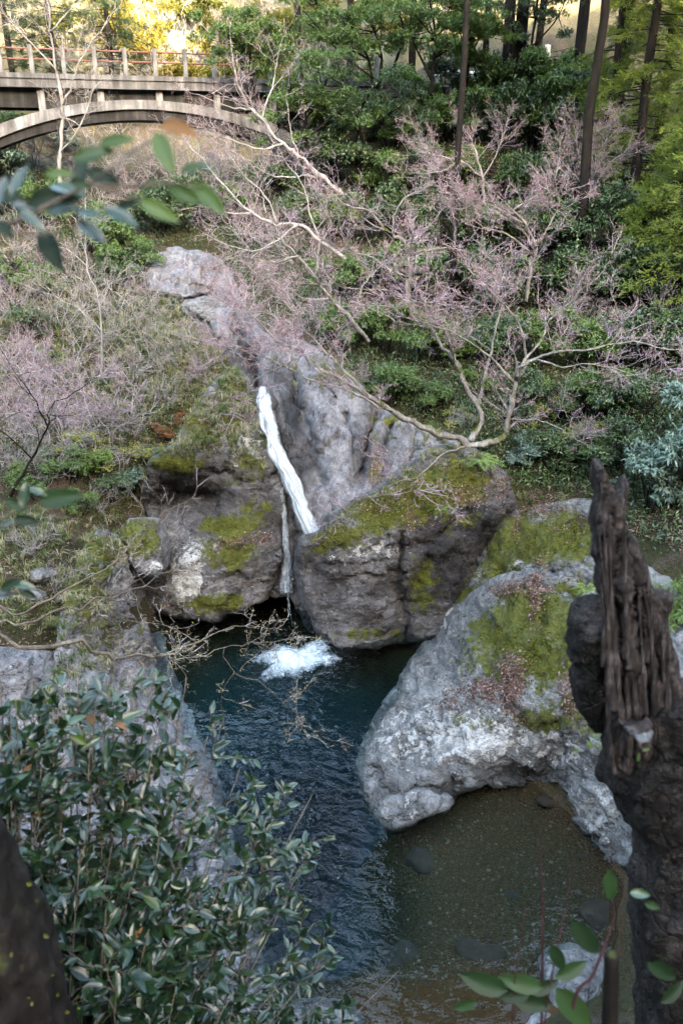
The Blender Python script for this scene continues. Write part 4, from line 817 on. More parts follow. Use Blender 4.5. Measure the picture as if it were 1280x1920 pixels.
# arch rib: a broad curved slab
sc_ = s_at(262); half = 9.6
def arch_z(s):
    return -.98 - 2.65 * ((s - sc_) / half) ** 2 * (0.86 + 0.14 * ((s - sc_) / half) ** 2)
ss = np.linspace(sc_ - half - 1.2, sc_ + half + 1.2, 70); V = []
for s in ss:
    z = arch_z(s); th = .38 + .16 * abs(s - sc_) / half; sl = (arch_z(s + .05) - arch_z(s - .05)) / .1; c = 1 / math.hypot(1, sl)
    for w, d in ((.25, 0), (3.75, 0), (3.75, th), (.25, th)):
        V.append(bpt(s + sl * d * c, w, z - d * c) - O6)
V = np.array(V); k = np.arange(len(ss) - 1)[:, None] * 4
F = np.concatenate([np.c_[k + i, k + (i + 1) % 4, k + 4 + (i + 1) % 4, k + 4 + i] for i in range(4)] + [np.array([[0, 3, 2, 1], [len(V) - 4, len(V) - 3, len(V) - 2, len(V) - 1]])])
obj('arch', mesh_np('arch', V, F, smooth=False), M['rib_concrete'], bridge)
V2 = []
for s in ss:
    z = arch_z(s); th = .34 + .12 * abs(s - sc_) / half
    for w, d in ((.42, th), (3.58, th), (3.58, th + .5), (.42, th + .5)): V2.append(bpt(s, w, z - d) - O6)
obj('arch_soffit', mesh_np('arch_soffit', np.array(V2), F, smooth=False), M['shaded_concrete'], bridge)
for px in (-45, 71, 185, 297, 407, 514):
    s = s_at(px); z = arch_z(s)
    for w in (.5, 3.5): bbox('column', s - .16, s + .16, w - .17, w + .17, z - .1, -.6, M['rib_concrete'])
for s, px in ((S1 - .2, 0), (S0 + .2, 0)):
    bbox('abutment', s - 1.4, s + 1.4, -.1, 4.1, -6.5, -.7, M['concrete'])
# road to the right of the bridge
e = bpt(S1, 2, -.15); roadp = spline([bpt(S1 - 1.0, 2, -.16), bpt(S1 + 4, 2.2, -.16), np.array([e[0] + 12, e[1] + 3.0, e[2]]), np.array([e[0] + 30, e[1] + 3, e[2] + .6])], 40)
T = unit(np.gradient(roadp, axis=0)); nr_ = np.c_[-T[:, 1], T[:, 0], np.zeros(40)]
V = np.concatenate([roadp - nr_ * 2.4, roadp + nr_ * 2.4, roadp - nr_ * 2.4 - [0, 0, .5], roadp + nr_ * 2.4 - [0, 0, .5]]); k = np.arange(39)
F = np.concatenate([np.c_[k, k + 1, k + 41, k + 40], np.c_[k + 80, k + 81, k + 1, k], np.c_[k + 40, k + 41, k + 121, k + 120]])
tag(obj('road', mesh_np('road', V, F, smooth=False), M['asphalt']), kind='structure')
gr = thing('guardrail', 'white steel guardrail along the road behind the evergreen trees', 'guardrail', tuple(roadp[12]))
g0 = roadp - nr_ * 2.2
ln = []
for i in range(8, 38):
    for (w, z) in ((0, .42), (-.05, .47), (-.05, .53), (0, .58), (-.05, .63), (-.05, .70), (0, .75)): ln.append(g0[i] + nr_[i] * w + [0, 0, z])
ln = np.array(ln) - roadp[12]; k, q = np.meshgrid(np.arange(29) * 7, np.arange(6)); a = (k + q).ravel()
obj('rail', mesh_np('rail', ln, np.stack([a, a + 1, a + 8, a + 7], -1)), M['galvanised'], gr)
gp = mesh_np('post', *(lambda t: (t[0], [t[1], t[2]]))(tube([(0, 0, -.3), (0, 0, .8)], .06, 8)))
for i in range(9, 38, 3):
    o = obj('post', gp, M['galvanised'], gr); o.location = Vector(g0[i] + nr_[i] * .08 - roadp[12])
sg = P(1025, 100, 46.0); sign = thing('road_sign', 'small white roadside plate on a post among the cedar trunks', 'sign', (sg[0], sg[1], gz(sg[0], sg[1])))
hh = sg[2] - gz(sg[0], sg[1])
o = obj('plate', box_mesh('plate', .28, .03, .75, .01), M['galvanised'], sign); o.location = (0, -.05, hh)
o = obj('post', mesh_np('post', *(lambda t: (t[0], [t[1], t[2]]))(tube([(0, 0, -.2), (0, 0, hh + .4)], .03, 8))), M['galvanised'], sign)

# ------------------------------------------------------------------ plant builders
def leaves(pos, d, nrm, L, W, a, fold=0.18, shape='diamond'):
    """folded leaf blades; returns V, F3, attr"""
    pos = np.asarray(pos, float); n = len(pos); d = unit(d); s = unit(np.cross(d, nrm)); u = np.cross(s, d)
    L = np.broadcast_to(L, (n,))[:, None]; W = np.broadcast_to(W, (n,))[:, None]
    if shape == 'diamond':
        V = np.stack([pos, pos + d * L * .45 + s * W * .5 + u * W * fold, pos + d * L - u * L * .10, pos + d * L * .45 - s * W * .5 + u * W * fold], 1)
        F = np.array([[0, 1, 2], [0, 2, 3]])
    else:
        V = np.stack([pos, pos + d * L * .3 + s * W * .42 + u * W * fold, pos + d * L * .65 + s * W * .4 + u * (W * fold - L * .04), pos + d * L - u * L * .14,
                      pos + d * L * .65 - s * W * .4 + u * (W * fold - L * .04), pos + d * L * .3 - s * W * .42 + u * W * fold], 1)
        F = np.array([[0, 1, 5], [1, 2, 4], [1, 4, 5], [2, 3, 4]])
    k = V.shape[1]
    return V.reshape(-1, 3), (np.arange(n)[:, None, None] * k + F[None]).reshape(-1, 3), np.repeat(np.broadcast_to(a, (n,)), k)
def leaf_mesh(name, *args, **kw):
    V, F, A = leaves(*args, **kw); return mesh_np(name, V, F, {'rnd': A}, smooth=False)
def rosettes(rng, tips, dirs, k, L, W, droop=0.2, spread=1.0, shape='diamond'):
    """k leaves round each twig tip"""
    n = len(tips); tips = np.repeat(tips, k, 0); dirs = unit(np.repeat(dirs, k, 0)); m = len(tips)
    rnd = unit(rng.normal(size=(m, 3))); rnd[:, 2] -= droop; d = unit(dirs * .55 + rnd * spread)
    nrm = unit(dirs * .5 + np.array([[0, 0, 1.0]]) + rng.normal(size=(m, 3)) * .35)
    back = -dirs * rng.uniform(0, 1.6, (m, 1)) * np.mean(L)
    cl = np.repeat(rng.uniform(0, 1, n), k)
    a = np.clip(.55 * cl + .45 * rng.uniform(0, 1, m), 0, 1)
    return tips + back, d, nrm, L * rng.uniform(.7, 1.2, m), W * rng.uniform(.75, 1.15, m), a
def crown_tips(rng, clumps, n):
    """twig tips on the outer part of a set of clumps (x, y, z, rx, ry, rz)"""
    c = np.array(clumps, float); w = (c[:, 3] * c[:, 4] + c[:, 3] * c[:, 5]); k = rng.choice(len(c), n, p=w / w.sum())
    d = unit(rng.normal(size=(n, 3))); d[:, 2] = np.where(d[:, 2] < -.35, -d[:, 2] * .6, d[:, 2]); r = rng.uniform(.45, 1.05, n) ** .6
    p = c[k, :3] + d * c[k, 3:6] * r[:, None]
    keep = fbm(p * 1.7, 2, 5) > -.25
    return p[keep], unit(d * np.array([[1, 1, .8]]) + [[0, 0, .35]])[keep]
def wander(rng, p, d, L, n, curl=.25, up=0.0, flat=1.0):
    pts = [np.array(p, float)]; d = unit(np.array(d, float))
    for i in range(n):
        d = unit(d + rng.normal(size=3) * curl * np.array([1, 1, flat]) + np.array([0, 0, up])); pts.append(pts[-1] + d * L / n)
    return np.array(pts)
def branchwork(rng, limbs, dens=(1.6, 3.0, 9), lens=(1.5, .7, .3), rmin=.004, flat=.4, up=.06, start=.3, sub=2, budn=2, twr=.0045):
    """limbs: list of (pts, r0, r1). Returns wood MB, twig MB, bud positions."""
    wood = MB(); seg0 = []; seg1 = []; ra = []; rb = []
    lv1 = []
    for pts, r0, r1 in limbs:
        n = max(8, len(pts) * 3); q = spline(pts, n); L = np.linalg.norm(np.diff(q, axis=0), axis=1).sum()
        q[1:-1] += rng.normal(size=(n - 2, 3)) * .03 * min(1, L / 4)
        rr = np.linspace(0, 1, n); rad = (r0 + (r1 - r0) * rr ** .8) * .8
        V, F4, F3 = tube(q, rad, 8, True, .45, int(rng.integers(1e6))); wood.add(V, F4, F3, .5)
        for _ in range(int(L * dens[0] + .5)):
            t = start + (1 - start) * rng.uniform(0, 1) ** .8; i = min(n - 2, int(t * (n - 1))); T = unit(q[i + 1] - q[i])
            h = rng.normal(size=3); h[2] = h[2] * flat + up; d = unit(T * .7 + unit(h) * .9)
            lv1.append((q[i], d, lens[0] * rng.uniform(.5, 1.25) * (1.15 - .4 * t), max(rmin * 2.2, rad[i] * .42)))
        lv1.append((q[-1], unit(q[-1] - q[-2]), lens[0] * .8, max(rmin * 2, r1 * .9)))
    lv2 = []
    for p, d, L, r in lv1:
        q = wander(rng, p, d, L, 6, .22, up * .6, flat); rad = np.linspace(r, rmin * 1.4, 7)
        V, F4, F3 = tube(q, rad, 5, False); wood.add(V, F4, None, .5)
        for _ in range(max(2, int(L * dens[1] + .5))):
            t = rng.uniform(.2, 1); i = min(5, int(t * 6)); T = unit(q[i + 1] - q[i]); h = rng.normal(size=3); h[2] = h[2] * flat + up
            lv2.append((q[i] + (q[i + 1] - q[i]) * rng.uniform(), unit(T * .6 + unit(h) * .8), lens[1] * rng.uniform(.5, 1.3)))
        lv2.append((q[-1], unit(q[-1] - q[-2]), lens[1]))
    P3 = []; D3 = []
    for p, d, L in lv2:
        q = wander(rng, p, d, L, 3, .25, up, flat)
        for i in range(3): seg0.append(q[i]); seg1.append(q[i + 1]); ra.append(twr * (1.9 - .4 * i)); rb.append(twr * (1.5 - .4 * i))
        k = int(dens[2]); t = rng.uniform(.1, 1, k) * 2.999; i = t.astype(int); b = q[i] + (q[i + 1] - q[i]) * (t - i)[:, None]
        h = rng.normal(size=(k, 3)); h[:, 2] = h[:, 2] * flat + up; P3.append(b); D3.append(unit(unit(q[i + 1] - q[i]) * .7 + unit(h) * .75))
    P3 = np.concatenate(P3); D3 = np.concatenate(D3); n = len(P3)
    e = P3 + D3 * lens[2] * rng.uniform(.4, 1.2, (n, 1))
    seg0 = np.concatenate([np.array(seg0), P3]); seg1 = np.concatenate([np.array(seg1), e]); ra = np.concatenate([ra, np.full(n, twr)]); rb = np.concatenate([rb, np.full(n, twr * .6)])
    tips = [e]; td = [D3]
    if sub:
        t = rng.uniform(.3, 1, (n * sub, 1)); b = np.repeat(P3, sub, 0) + (np.repeat(e, sub, 0) - np.repeat(P3, sub, 0)) * t
        h = rng.normal(size=(n * sub, 3)); h[:, 2] = h[:, 2] * flat + up; d = unit(np.repeat(D3, sub, 0) * .7 + unit(h) * .7); e2 = b + d * lens[2] * .5 * rng.uniform(.4, 1.2, (n * sub, 1))
        seg0 = np.concatenate([seg0, b]); seg1 = np.concatenate([seg1, e2]); ra = np.concatenate([ra, np.full(n * sub, twr * .8)]); rb = np.concatenate([rb, np.full(n * sub, twr * .5)]); tips.append(e2); td.append(d)
    tw = MB(); V, F = prisms(seg0, seg1, ra, rb, 3); tw.add(V, F, None, np.repeat(rng.uniform(0, 1, len(seg0)), 6))
    return wood, tw, np.concatenate(tips), np.concatenate(td)
def bare_tree(name, label, cat, base, limbs, seed, wood='maple_bark', twig='twig_mauve', bud='bud_pink', group=None, bud_len=.042, bud_w=.014, budk=1, crown_name='crown', **kw):
    """limbs in world coordinates; the thing's Empty stands at base"""
    rng = np.random.default_rng(seed); b = np.array(base, float)
    w, t, tips, td = branchwork(rng, [(np.asarray(p) - b, r0, r1) for p, r0, r1 in limbs], **kw)
    root = thing(name, label, cat, tuple(b), group)
    obj('trunk', w.mesh('trunk'), M[wood], root)
    c = obj(crown_name, t.mesh('twigs', False), M[twig], root)
    if bud:
        pos, d, nrm, L, W, a = rosettes(rng, tips, td, budk, bud_len, bud_w, 0, .8)
        o = obj('buds', leaf_mesh('buds', pos, d, nrm, L, W, a), M[bud], c)
    return root
def px(*q): return [tuple(P(*v)) for v in q]

# ------------------------------------------------------------------ bare maples
# the spreading maple on the ledge above the centre boulder
b0 = P(878, 838, 21.0)
limbs = [
    (px((878, 846, 21.0), (868, 826, 20.9), (830, 812, 20.6), (780, 792, 20.3), (735, 770, 20.0), (690, 742, 19.8), (640, 710, 19.6), (600, 690, 19.4), (560, 655, 19.3), (520, 640, 19.2), (470, 585, 19.2)), .15, .02),
    (px((690, 742, 19.8), (640, 690, 19.9), (600, 650, 20.0), (560, 615, 20.1), (510, 590, 20.2)), .06, .015),
    (px((735, 770, 20.0), (660, 735, 19.5), (600, 720, 19.2), (540, 690, 19.0), (500, 672, 18.9), (440, 655, 18.8)), .05, .012),
    (px((560, 672, 19.1), (520, 690, 18.9), (490, 705, 18.8), (460, 730, 18.8), (430, 750, 18.8)), .03, .008),
    (px((878, 836, 21.0), (920, 828, 21.0), (945, 815, 21.1), (953, 780, 21.1), (962, 740, 21.1), (965, 715, 21.1)), .12, .09),
    (px((965, 715, 21.1), (975, 690, 20.9), (1000, 672, 20.7), (1040, 660, 20.5), (1100, 655, 20.2), (1180, 640, 20.0), (1250, 655, 19.8)), .085, .02),
    (px((965, 715, 21.1), (940, 695, 21.0), (910, 660, 20.8), (870, 635, 20.5), (820, 615, 20.2), (770, 600, 20.0)), .06, .015),
    (px((965, 715, 21.1), (985, 680, 21.3), (980, 630, 21.4), (960, 590, 21.3), (930, 560, 21.2), (905, 530, 21.2)), .06, .015),
    (px((975, 690, 20.9), (1010, 640, 21.4), (1030, 600, 21.6), (1070, 560, 21.7), (1120, 520, 21.8)), .05, .014),
    (px((880, 828, 21.1), (905, 785, 21.5), (885, 745, 21.7), (862, 700, 21.8), (848, 672, 21.8), (820, 640, 21.8), (805, 600, 21.8), (795, 560, 21.6), (770, 530, 21.5), (765, 480, 21.5)), .11, .03),
    (px((862, 700, 21.8), (840, 640, 21.4), (820, 590, 21.0), (780, 565, 20.7), (720, 540, 20.5), (650, 540, 20.3)), .05, .012),
    (px((900, 760, 21.7), (905, 720, 22.2), (918, 660, 22.6), (930, 610, 22.8), (945, 560, 23), (960, 530, 23)), .07, .02),
    (px((872, 836, 20.8), (850, 845, 20.4), (815, 862, 20.0), (790, 890, 19.6), (755, 900, 19.3), (720, 915, 19.1), (680, 945, 18.9)), .045, .01),
    (px((960, 785, 21.0), (1010, 790, 20.7), (1040, 800, 20.5), (1080, 825, 20.3), (1120, 845, 20.1)), .035, .01),
    (px((1000, 672, 20.7), (1050, 690, 20.2), (1110, 680, 19.8), (1180, 700, 19.5), (1240, 720, 19.3)), .035, .01),
]
bare_tree('maple_tree', 'mossy spreading bare maple leaning from the ledge above the centre boulder', 'tree', b0, limbs, 7, dens=(2.2, 3.0, 7), lens=(1.15, .65, .32), flat=.45, up=.09, start=.38, twr=.0045, budk=2)

def tree_from_px(name, label, basepx, limbs, seed, **kw):
    return bare_tree(name, label, 'tree', P(*basepx), [(px(*l), a, b) for l, a, b in limbs], seed, group='bare trees on the gorge slopes', **kw)
tree_from_px('maple_tree', 'bare maple with a rosy flat topped crown in the middle of the right slope', (985, 560, 26.5),
    [([(985, 565, 26.5), (995, 500, 26.3), (1005, 460, 26.2), (985, 420, 26), (960, 395, 25.8)], .09, .03), ([(1000, 480, 26.2), (950, 440, 25.8), (905, 425, 25.6), (870, 400, 25.5)], .05, .015), ([(1003, 465, 26.2), (1030, 420, 26), (1045, 390, 26)], .05, .015),
     ([(985, 420, 26), (930, 390, 25.6), (890, 375, 25.4)], .04, .012), ([(905, 425, 25.6), (900, 470, 25.6), (880, 510, 25.8)], .03, .01), ([(960, 395, 25.8), (1000, 370, 26), (1030, 360, 26)], .04, .012)], 11, dens=(2.8, 3.6, 8), lens=(1.1, .6, .3), flat=.4, up=.1, start=.45, budk=2)
tree_from_px('maple_tree', 'small bare maple with upswept fan crown beside the cedar foliage', (1106, 470, 32.5),
    [([(1106, 480, 32.5), (1102, 400, 32.3), (1108, 350, 32.2), (1110, 310, 32.2)], .08, .02), ([(1105, 360, 32.2), (1070, 320, 32), (1045, 295, 31.9)], .04, .012), ([(1106, 360, 32.2), (1140, 310, 32), (1170, 285, 32)], .04, .012), ([(1108, 340, 32.2), (1085, 290, 32.2), (1080, 265, 32.2)], .035, .012), ([(1108, 340, 32.2), (1130, 285, 32.2), (1135, 262, 32.2)], .035, .012)], 12, dens=(3.2, 3.6, 8), lens=(1.0, .6, .32), flat=.7, up=.12, start=.35, wood='pale_bark')
tree_from_px('maple_tree', 'bare maple with mauve crown between the bridge end and the road', (905, 380, 34.5),
    [([(905, 385, 34.5), (903, 330, 34.3), (890, 285, 34.2), (880, 255, 34.2)], .08, .02), ([(903, 330, 34.3), (860, 300, 34), (810, 290, 33.8), (780, 280, 33.7)], .05, .012), ([(903, 335, 34.3), (930, 290, 34.2), (940, 260, 34.2)], .04, .012), ([(860, 300, 34), (830, 320, 33.8), (790, 325, 33.7)], .035, .012)], 13, dens=(3.0, 3.4, 7), lens=(1.2, .65, .32), flat=.5, up=.1, wood='pale_bark')
tree_from_px('maple_tree', 'forked bare maple with bright grey limbs in front of the dark shrubs at centre', (770, 560, 25.5),
    [([(770, 600, 25.5), (765, 540, 25.3), (768, 480, 25.2), (760, 455, 25.1), (735, 440, 25), (720, 430, 25)], .10, .05), ([(768, 480, 25.2), (790, 470, 25), (840, 465, 24.8), (870, 470, 24.7)], .05, .015), ([(720, 430, 25), (690, 395, 24.8), (650, 385, 24.6), (610, 350, 24.5)], .05, .015), ([(735, 440, 25), (740, 400, 25), (760, 370, 25), (800, 350, 25)], .045, .012), ([(765, 520, 25.2), (720, 500, 24.8), (690, 480, 24.6), (655, 475, 24.5), (640, 440, 24.4)], .045, .012), ([(760, 455, 25.1), (800, 430, 24.9), (830, 390, 24.8)], .04, .012)], 14, dens=(1.9, 2.6, 6), lens=(1.1, .62, .34), flat=.45, up=.08, wood='maple_bark')
tree_from_px('leaning_tree', 'long pale leaning bare tree reaching from the slope towards the bridge', (655, 380, 35),
    [([(668, 400, 35), (640, 365, 34.8), (600, 330, 34.6), (560, 290, 34.4), (530, 270, 34.3), (490, 225, 34.2), (470, 205, 34.2), (450, 170, 34), (440, 130, 34)], .14, .03), ([(530, 270, 34.3), (480, 280, 34), (430, 260, 33.8), (370, 245, 33.6)], .05, .012), ([(490, 225, 34.2), (500, 190, 34.3), (515, 150, 34.4), (520, 110, 34.5)], .06, .015), ([(600, 330, 34.6), (560, 330, 34.2), (510, 330, 34), (460, 300, 33.8)], .05, .012), ([(470, 205, 34.2), (430, 200, 34), (380, 180, 33.8)], .04, .012), ([(560, 290, 34.4), (545, 250, 34.5), (540, 200, 34.6)], .04, .012)], 15, dens=(1.4, 2.4, 5), lens=(1.4, .7, .38), flat=.7, up=.06, wood='pale_bark')
tree_from_px('leaning_tree', 'slender whitish bare tree slanting up beside the leaning one, above the stream', (640, 470, 31),
    [([(650, 490, 31), (600, 450, 30.8), (560, 420, 30.6), (520, 420, 30.4), (470, 400, 30.2), (420, 350, 30), (390, 310, 30), (360, 280, 30)], .11, .02), ([(520, 420, 30.4), (500, 370, 30.3), (460, 330, 30.2), (430, 290, 30.2)], .06, .015), ([(600, 450, 30.8), (580, 400, 30.6), (570, 350, 30.5), (540, 310, 30.5)], .06, .015), ([(470, 400, 30.2), (430, 400, 30), (390, 380, 29.8), (340, 350, 29.8)], .04, .012), ([(560, 420, 30.6), (520, 450, 30.2), (480, 470, 30), (430, 460, 29.8)], .04, .012)], 16, dens=(1.5, 2.4, 5), lens=(1.3, .7, .38), flat=.6, up=.07, wood='pale_bark')
tree_from_px('leaning_tree', 'mossy pale trunked tree angled across the slope left of the spreading maple', (690, 640, 25),
    [([(690, 640, 25), (660, 600, 24.8), (620, 560, 24.6), (590, 520, 24.4), (560, 480, 24.3), (530, 450, 24.2), (500, 400, 24)], .10, .03), ([(620, 560, 24.6), (570, 560, 24.2), (520, 530, 24), (470, 540, 23.8)], .045, .012), ([(590, 520, 24.4), (600, 460, 24.5), (620, 420, 24.6), (600, 380, 24.7)], .05, .012), ([(560, 480, 24.3), (510, 490, 24), (450, 480, 23.8), (410, 490, 23.7)], .04, .012), ([(660, 600, 24.8), (680, 540, 24.9), (700, 500, 25), (690, 450, 25)], .05, .012)], 17, dens=(1.7, 2.6, 6), lens=(1.1, .62, .34), flat=.5, up=.07)
tree_from_px('leaning_tree', 'bare whitish tree standing before the left part of the bridge', (110, 330, 36.5),
    [([(115, 380, 36.5), (112, 290, 36.4), (118, 200, 36.3), (105, 130, 36.2), (95, 60, 36.2), (92, 10, 36.2)], .12, .03), ([(118, 200, 36.3), (140, 140, 36), (160, 100, 35.9), (200, 40, 35.8)], .06, .015), ([(105, 130, 36.2), (60, 80, 36), (20, 40, 35.9)], .05, .012), ([(95, 60, 36.2), (130, 20, 36), (170, -20, 36)], .05, .012), ([(112, 290, 36.4), (150, 240, 36), (170, 180, 36), (190, 150, 36)], .05, .012)], 18, dens=(1.8, 2.8, 5), lens=(1.4, .8, .4), flat=.8, up=.06, wood='pale_bark', twig='twig_grey', bud=None)
tree_from_px('sapling', 'thin pale sapling rising from the left grassy slope', (192, 690, 24.5),
    [([(192, 700, 24.5), (190, 620, 24.4), (184, 560, 24.3), (165, 500, 24.3), (162, 440, 24.3), (160, 380, 24.3)], .045, .015), ([(190, 620, 24.4), (150, 580, 24.2), (110, 560, 24.1)], .02, .008), ([(184, 560, 24.3), (210, 530, 24.2), (240, 520, 24.1)], .02, .008), ([(165, 500, 24.3), (130, 470, 24.2), (100, 460, 24.1)], .02, .008)], 19, dens=(1.6, 2.6, 5), lens=(.9, .5, .3), flat=.8, wood='pale_bark', twig='twig_grey', bud=None)
tree_from_px('leaning_tree', 'dark thin bare tree bent over the left slope among mauve twigs', (30, 900, 19.5),
    [([(20, 930, 19.5), (60, 860, 19.4), (90, 800, 19.3), (92, 770, 19.3), (140, 735, 19.2)], .05, .015), ([(90, 800, 19.3), (60, 740, 19.1), (30, 700, 19)], .03, .01), ([(60, 860, 19.4), (20, 820, 19.2), (-30, 790, 19)], .03, .01)], 20, dens=(3.0, 3.2, 8), lens=(1.0, .6, .3), flat=.8, wood='dark_bark', bud='bud_pink')

# ------------------------------------------------------------------ leafy plants: prototypes, then individual copies
HID = []
def proto_shrub(kind, seed, clumps, tipn, k, L, W, mat, droop=.2, spread=1.0, stem='dark_bark', shape='diamond', nst=7):
    rng = np.random.default_rng(seed); root = thing('leafy_shrub', 'x', 'shrub')
    tips, d = crown_tips(rng, clumps, tipn); st = MB()
    c = np.array(clumps)
    for i in range(nst):
        e = c[i % len(c), :3] + rng.normal(size=3) * c[i % len(c), 3:6] * .3; b = np.array([rng.normal() * .08, rng.normal() * .08, -.25])
        m = (b + e) / 2 + rng.normal(size=3) * .12; V, F4, F3 = tube(spline([b, m, e], 9), np.linspace(.035, .008, 9), 5); st.add(V, F4, F3)
    sel = rng.choice(len(tips), min(len(tips), 160), replace=False); ce = c[rng.integers(0, len(c), len(sel)), :3]
    mid = (tips[sel] * .45 + ce * .55); V, F = prisms(mid, tips[sel], np.full(len(sel), .008), np.full(len(sel), .003)); st.add(V, F)
    obj('stems', st.mesh('stems'), M[stem], root)
    pos, dd, nr, LL, WW, a = rosettes(rng, tips, d, k, L, W, droop, spread)
    obj('foliage', leaf_mesh('foliage', pos, dd, nr, LL, WW, a, shape=shape), M[mat], root)
    return root
def clumpset(rng, n, r, h, cr):
    return [(rng.uniform(-r, r), rng.uniform(-r, r), rng.uniform(.35, 1) * h, cr * rng.uniform(.7, 1.25), cr * rng.uniform(.7, 1.25), cr * rng.uniform(.6, .95)) for _ in range(n)]
rg = np.random.default_rng(3)
PROTO = {
    'dark': proto_shrub('dark', 1, clumpset(rg, 9, .75, 1.5, .55), 900, 7, .12, .046, 'leaf_dark'),
    'dark2': proto_shrub('dark2', 2, clumpset(rg, 8, .7, 1.7, .5), 850, 7, .11, .055, 'leaf_dark'),
    'mid': proto_shrub('mid', 3, clumpset(rg, 9, .8, 1.4, .5), 900, 7, .105, .045, 'leaf_mid'),
    'mid2': proto_shrub('mid2', 4, clumpset(rg, 8, .7, 1.8, .55), 850, 7, .135, .05, 'leaf_mid'),
    'bright': proto_shrub('bright', 5, clumpset(rg, 8, .7, 1.3, .45), 850, 7, .095, .046, 'leaf_bright'),
    'silver': proto_shrub('silver', 6, clumpset(rg, 9, .7, 1.5, .5), 480, 10, .17, .044, 'leaf_silver', droop=.55, shape='six'),
    'sasa': proto_shrub('sasa', 7, clumpset(rg, 9, .7, 1.0, .5), 520, 9, .19, .032, 'leaf_bright', droop=.35, shape='six', stem='stem'),
    'young': proto_shrub('young', 8, clumpset(rg, 7, .8, .9, .4), 300, 5, .06, .04, 'leaf_young', stem='pale_bark'),
    'russet': proto_shrub('russet', 9, clumpset(rg, 7, .7, .8, .38), 420, 5, .07, .045, 'leaf_russet', stem='stem'),
}
USED = set()
def place(kind, p, sc, rz, name, label, cat, group):
    root = PROTO[kind]
    if kind not in USED:
        USED.add(kind); root.location = p; root.rotation_euler = (0, 0, rz); root.scale = (sc,) * 3; r = root; r['label'] = label; r['group'] = group
    else: r = dup(root, p, rz, sc, label, group)
    r.name = name; r['category'] = cat
    return r
ORD = ['first', 'second', 'third', 'fourth', 'fifth', 'sixth', 'seventh', 'eighth', 'ninth', 'tenth', 'eleventh', 'twelfth']
rs = random.Random(8)
def row(where, items, group, cat='shrub', name='leafy_shrub', sink=.15):
    desc = {'dark': 'dark evergreen shrub', 'dark2': 'dark glossy shrub', 'mid': 'green leafy shrub', 'mid2': 'large leaved green shrub', 'bright': 'light green shrub', 'silver': 'silvery narrow leaved shrub', 'sasa': 'pale green bamboo grass clump', 'young': 'yellow green budding shrub', 'russet': 'russet leaved shrub'}
    for i, (k, x, y, s) in enumerate(items):
        g = ground(x, y); g.z -= sink * s
        place(k, g, s, rs.uniform(0, 6.28), name if k != 'sasa' else 'bamboo_grass', f'{desc[k]}, {ORD[i]} from left {where}', cat, group)
EV = 'evergreen plants on the right slope'
row('in the row just below the guardrail', [('dark', 650, 205, 1.5), ('mid', 712, 200, 1.5), ('bright', 770, 205, 1.4), ('dark2', 840, 200, 1.5), ('mid2', 905, 215, 1.6), ('dark', 965, 215, 1.6), ('mid2', 1030, 230, 1.8), ('dark', 1095, 250, 1.8)], EV)
row('hiding the right end of the bridge', [('mid2', 520, 235, 1.5), ('dark', 560, 225, 1.8), ('bright', 590, 215, 1.7), ('mid', 620, 215, 1.9), ('dark', 540, 290, 1.6), ('mid2', 590, 285, 1.6)], EV)
row('in the second row below the guardrail', [('mid2', 620, 270, 1.4), ('dark', 680, 280, 1.5), ('bright', 735, 285, 1.3), ('mid', 800, 275, 1.5), ('mid2', 870, 285, 1.5), ('dark2', 935, 290, 1.6), ('mid2', 1000, 290, 1.8), ('dark', 1060, 310, 1.8), ('mid', 1130, 320, 1.5)], EV)
row('in the third row below the guardrail', [('dark2', 600, 350, 1.3), ('dark', 665, 360, 1.4), ('mid', 730, 365, 1.3), ('dark2', 790, 370, 1.4), ('bright', 850, 350, 1.3), ('mid', 930, 380, 1.4), ('dark', 1000, 390, 1.5), ('dark2', 1080, 395, 1.6), ('dark', 1170, 400, 1.7), ('dark2', 1250, 400, 1.7)], EV)
row('in the row level with the rosy maple crown', [('dark', 560, 440, 1.2), ('mid', 620, 450, 1.2), ('dark2', 690, 460, 1.3), ('dark', 760, 460, 1.3), ('dark2', 830, 465, 1.3), ('dark', 900, 480, 1.4), ('dark2', 980, 490, 1.4), ('dark', 1070, 490, 1.5), ('dark2', 1160, 490, 1.5), ('dark', 1250, 490, 1.5)], EV)
row('in the row behind the spreading maple crown', [('mid', 640, 560, 1.1), ('dark', 710, 560, 1.2), ('mid2', 780, 565, 1.2), ('dark2', 850, 575, 1.2), ('dark', 930, 580, 1.3), ('dark2', 1010, 590, 1.3), ('dark', 1100, 590, 1.4), ('dark2', 1190, 590, 1.4), ('dark', 1270, 580, 1.4)], EV)
row('in the row behind the spreading maple trunk', [('mid', 650, 650, 1.0), ('mid2', 720, 670, 1.0), ('mid', 790, 680, 1.1), ('bright', 850, 690, .9), ('dark', 930, 690, 1.1), ('mid2', 1010, 690, 1.1), ('mid', 1090, 700, 1.2), ('dark2', 1170, 700, 1.2), ('dark', 1260, 690, 1.2)], EV)
row('in the row along the top of the cliff', [('mid', 655, 760, .6), ('mid2', 735, 770, .8), ('mid', 800, 775, .7), ('bright', 890, 745, .6), ('dark2', 985, 790, .8), ('mid', 1050, 790, .9), ('mid2', 1120, 790, .9), ('dark', 1170, 800, 1.0)], EV)
row('in the lowest row behind the mossy boulder', [('silver', 985, 880, .62), ('dark', 1045, 880, .8), ('mid', 1110, 880, .8), ('dark2', 1165, 890, .8)], EV)
row('of the silvery shrubs at the right edge', [('silver', 1215, 960, 1.0), ('silver', 1275, 930, 1.25), ('silver', 1320, 880, 1.3)], 'silvery shrubs at the right edge')
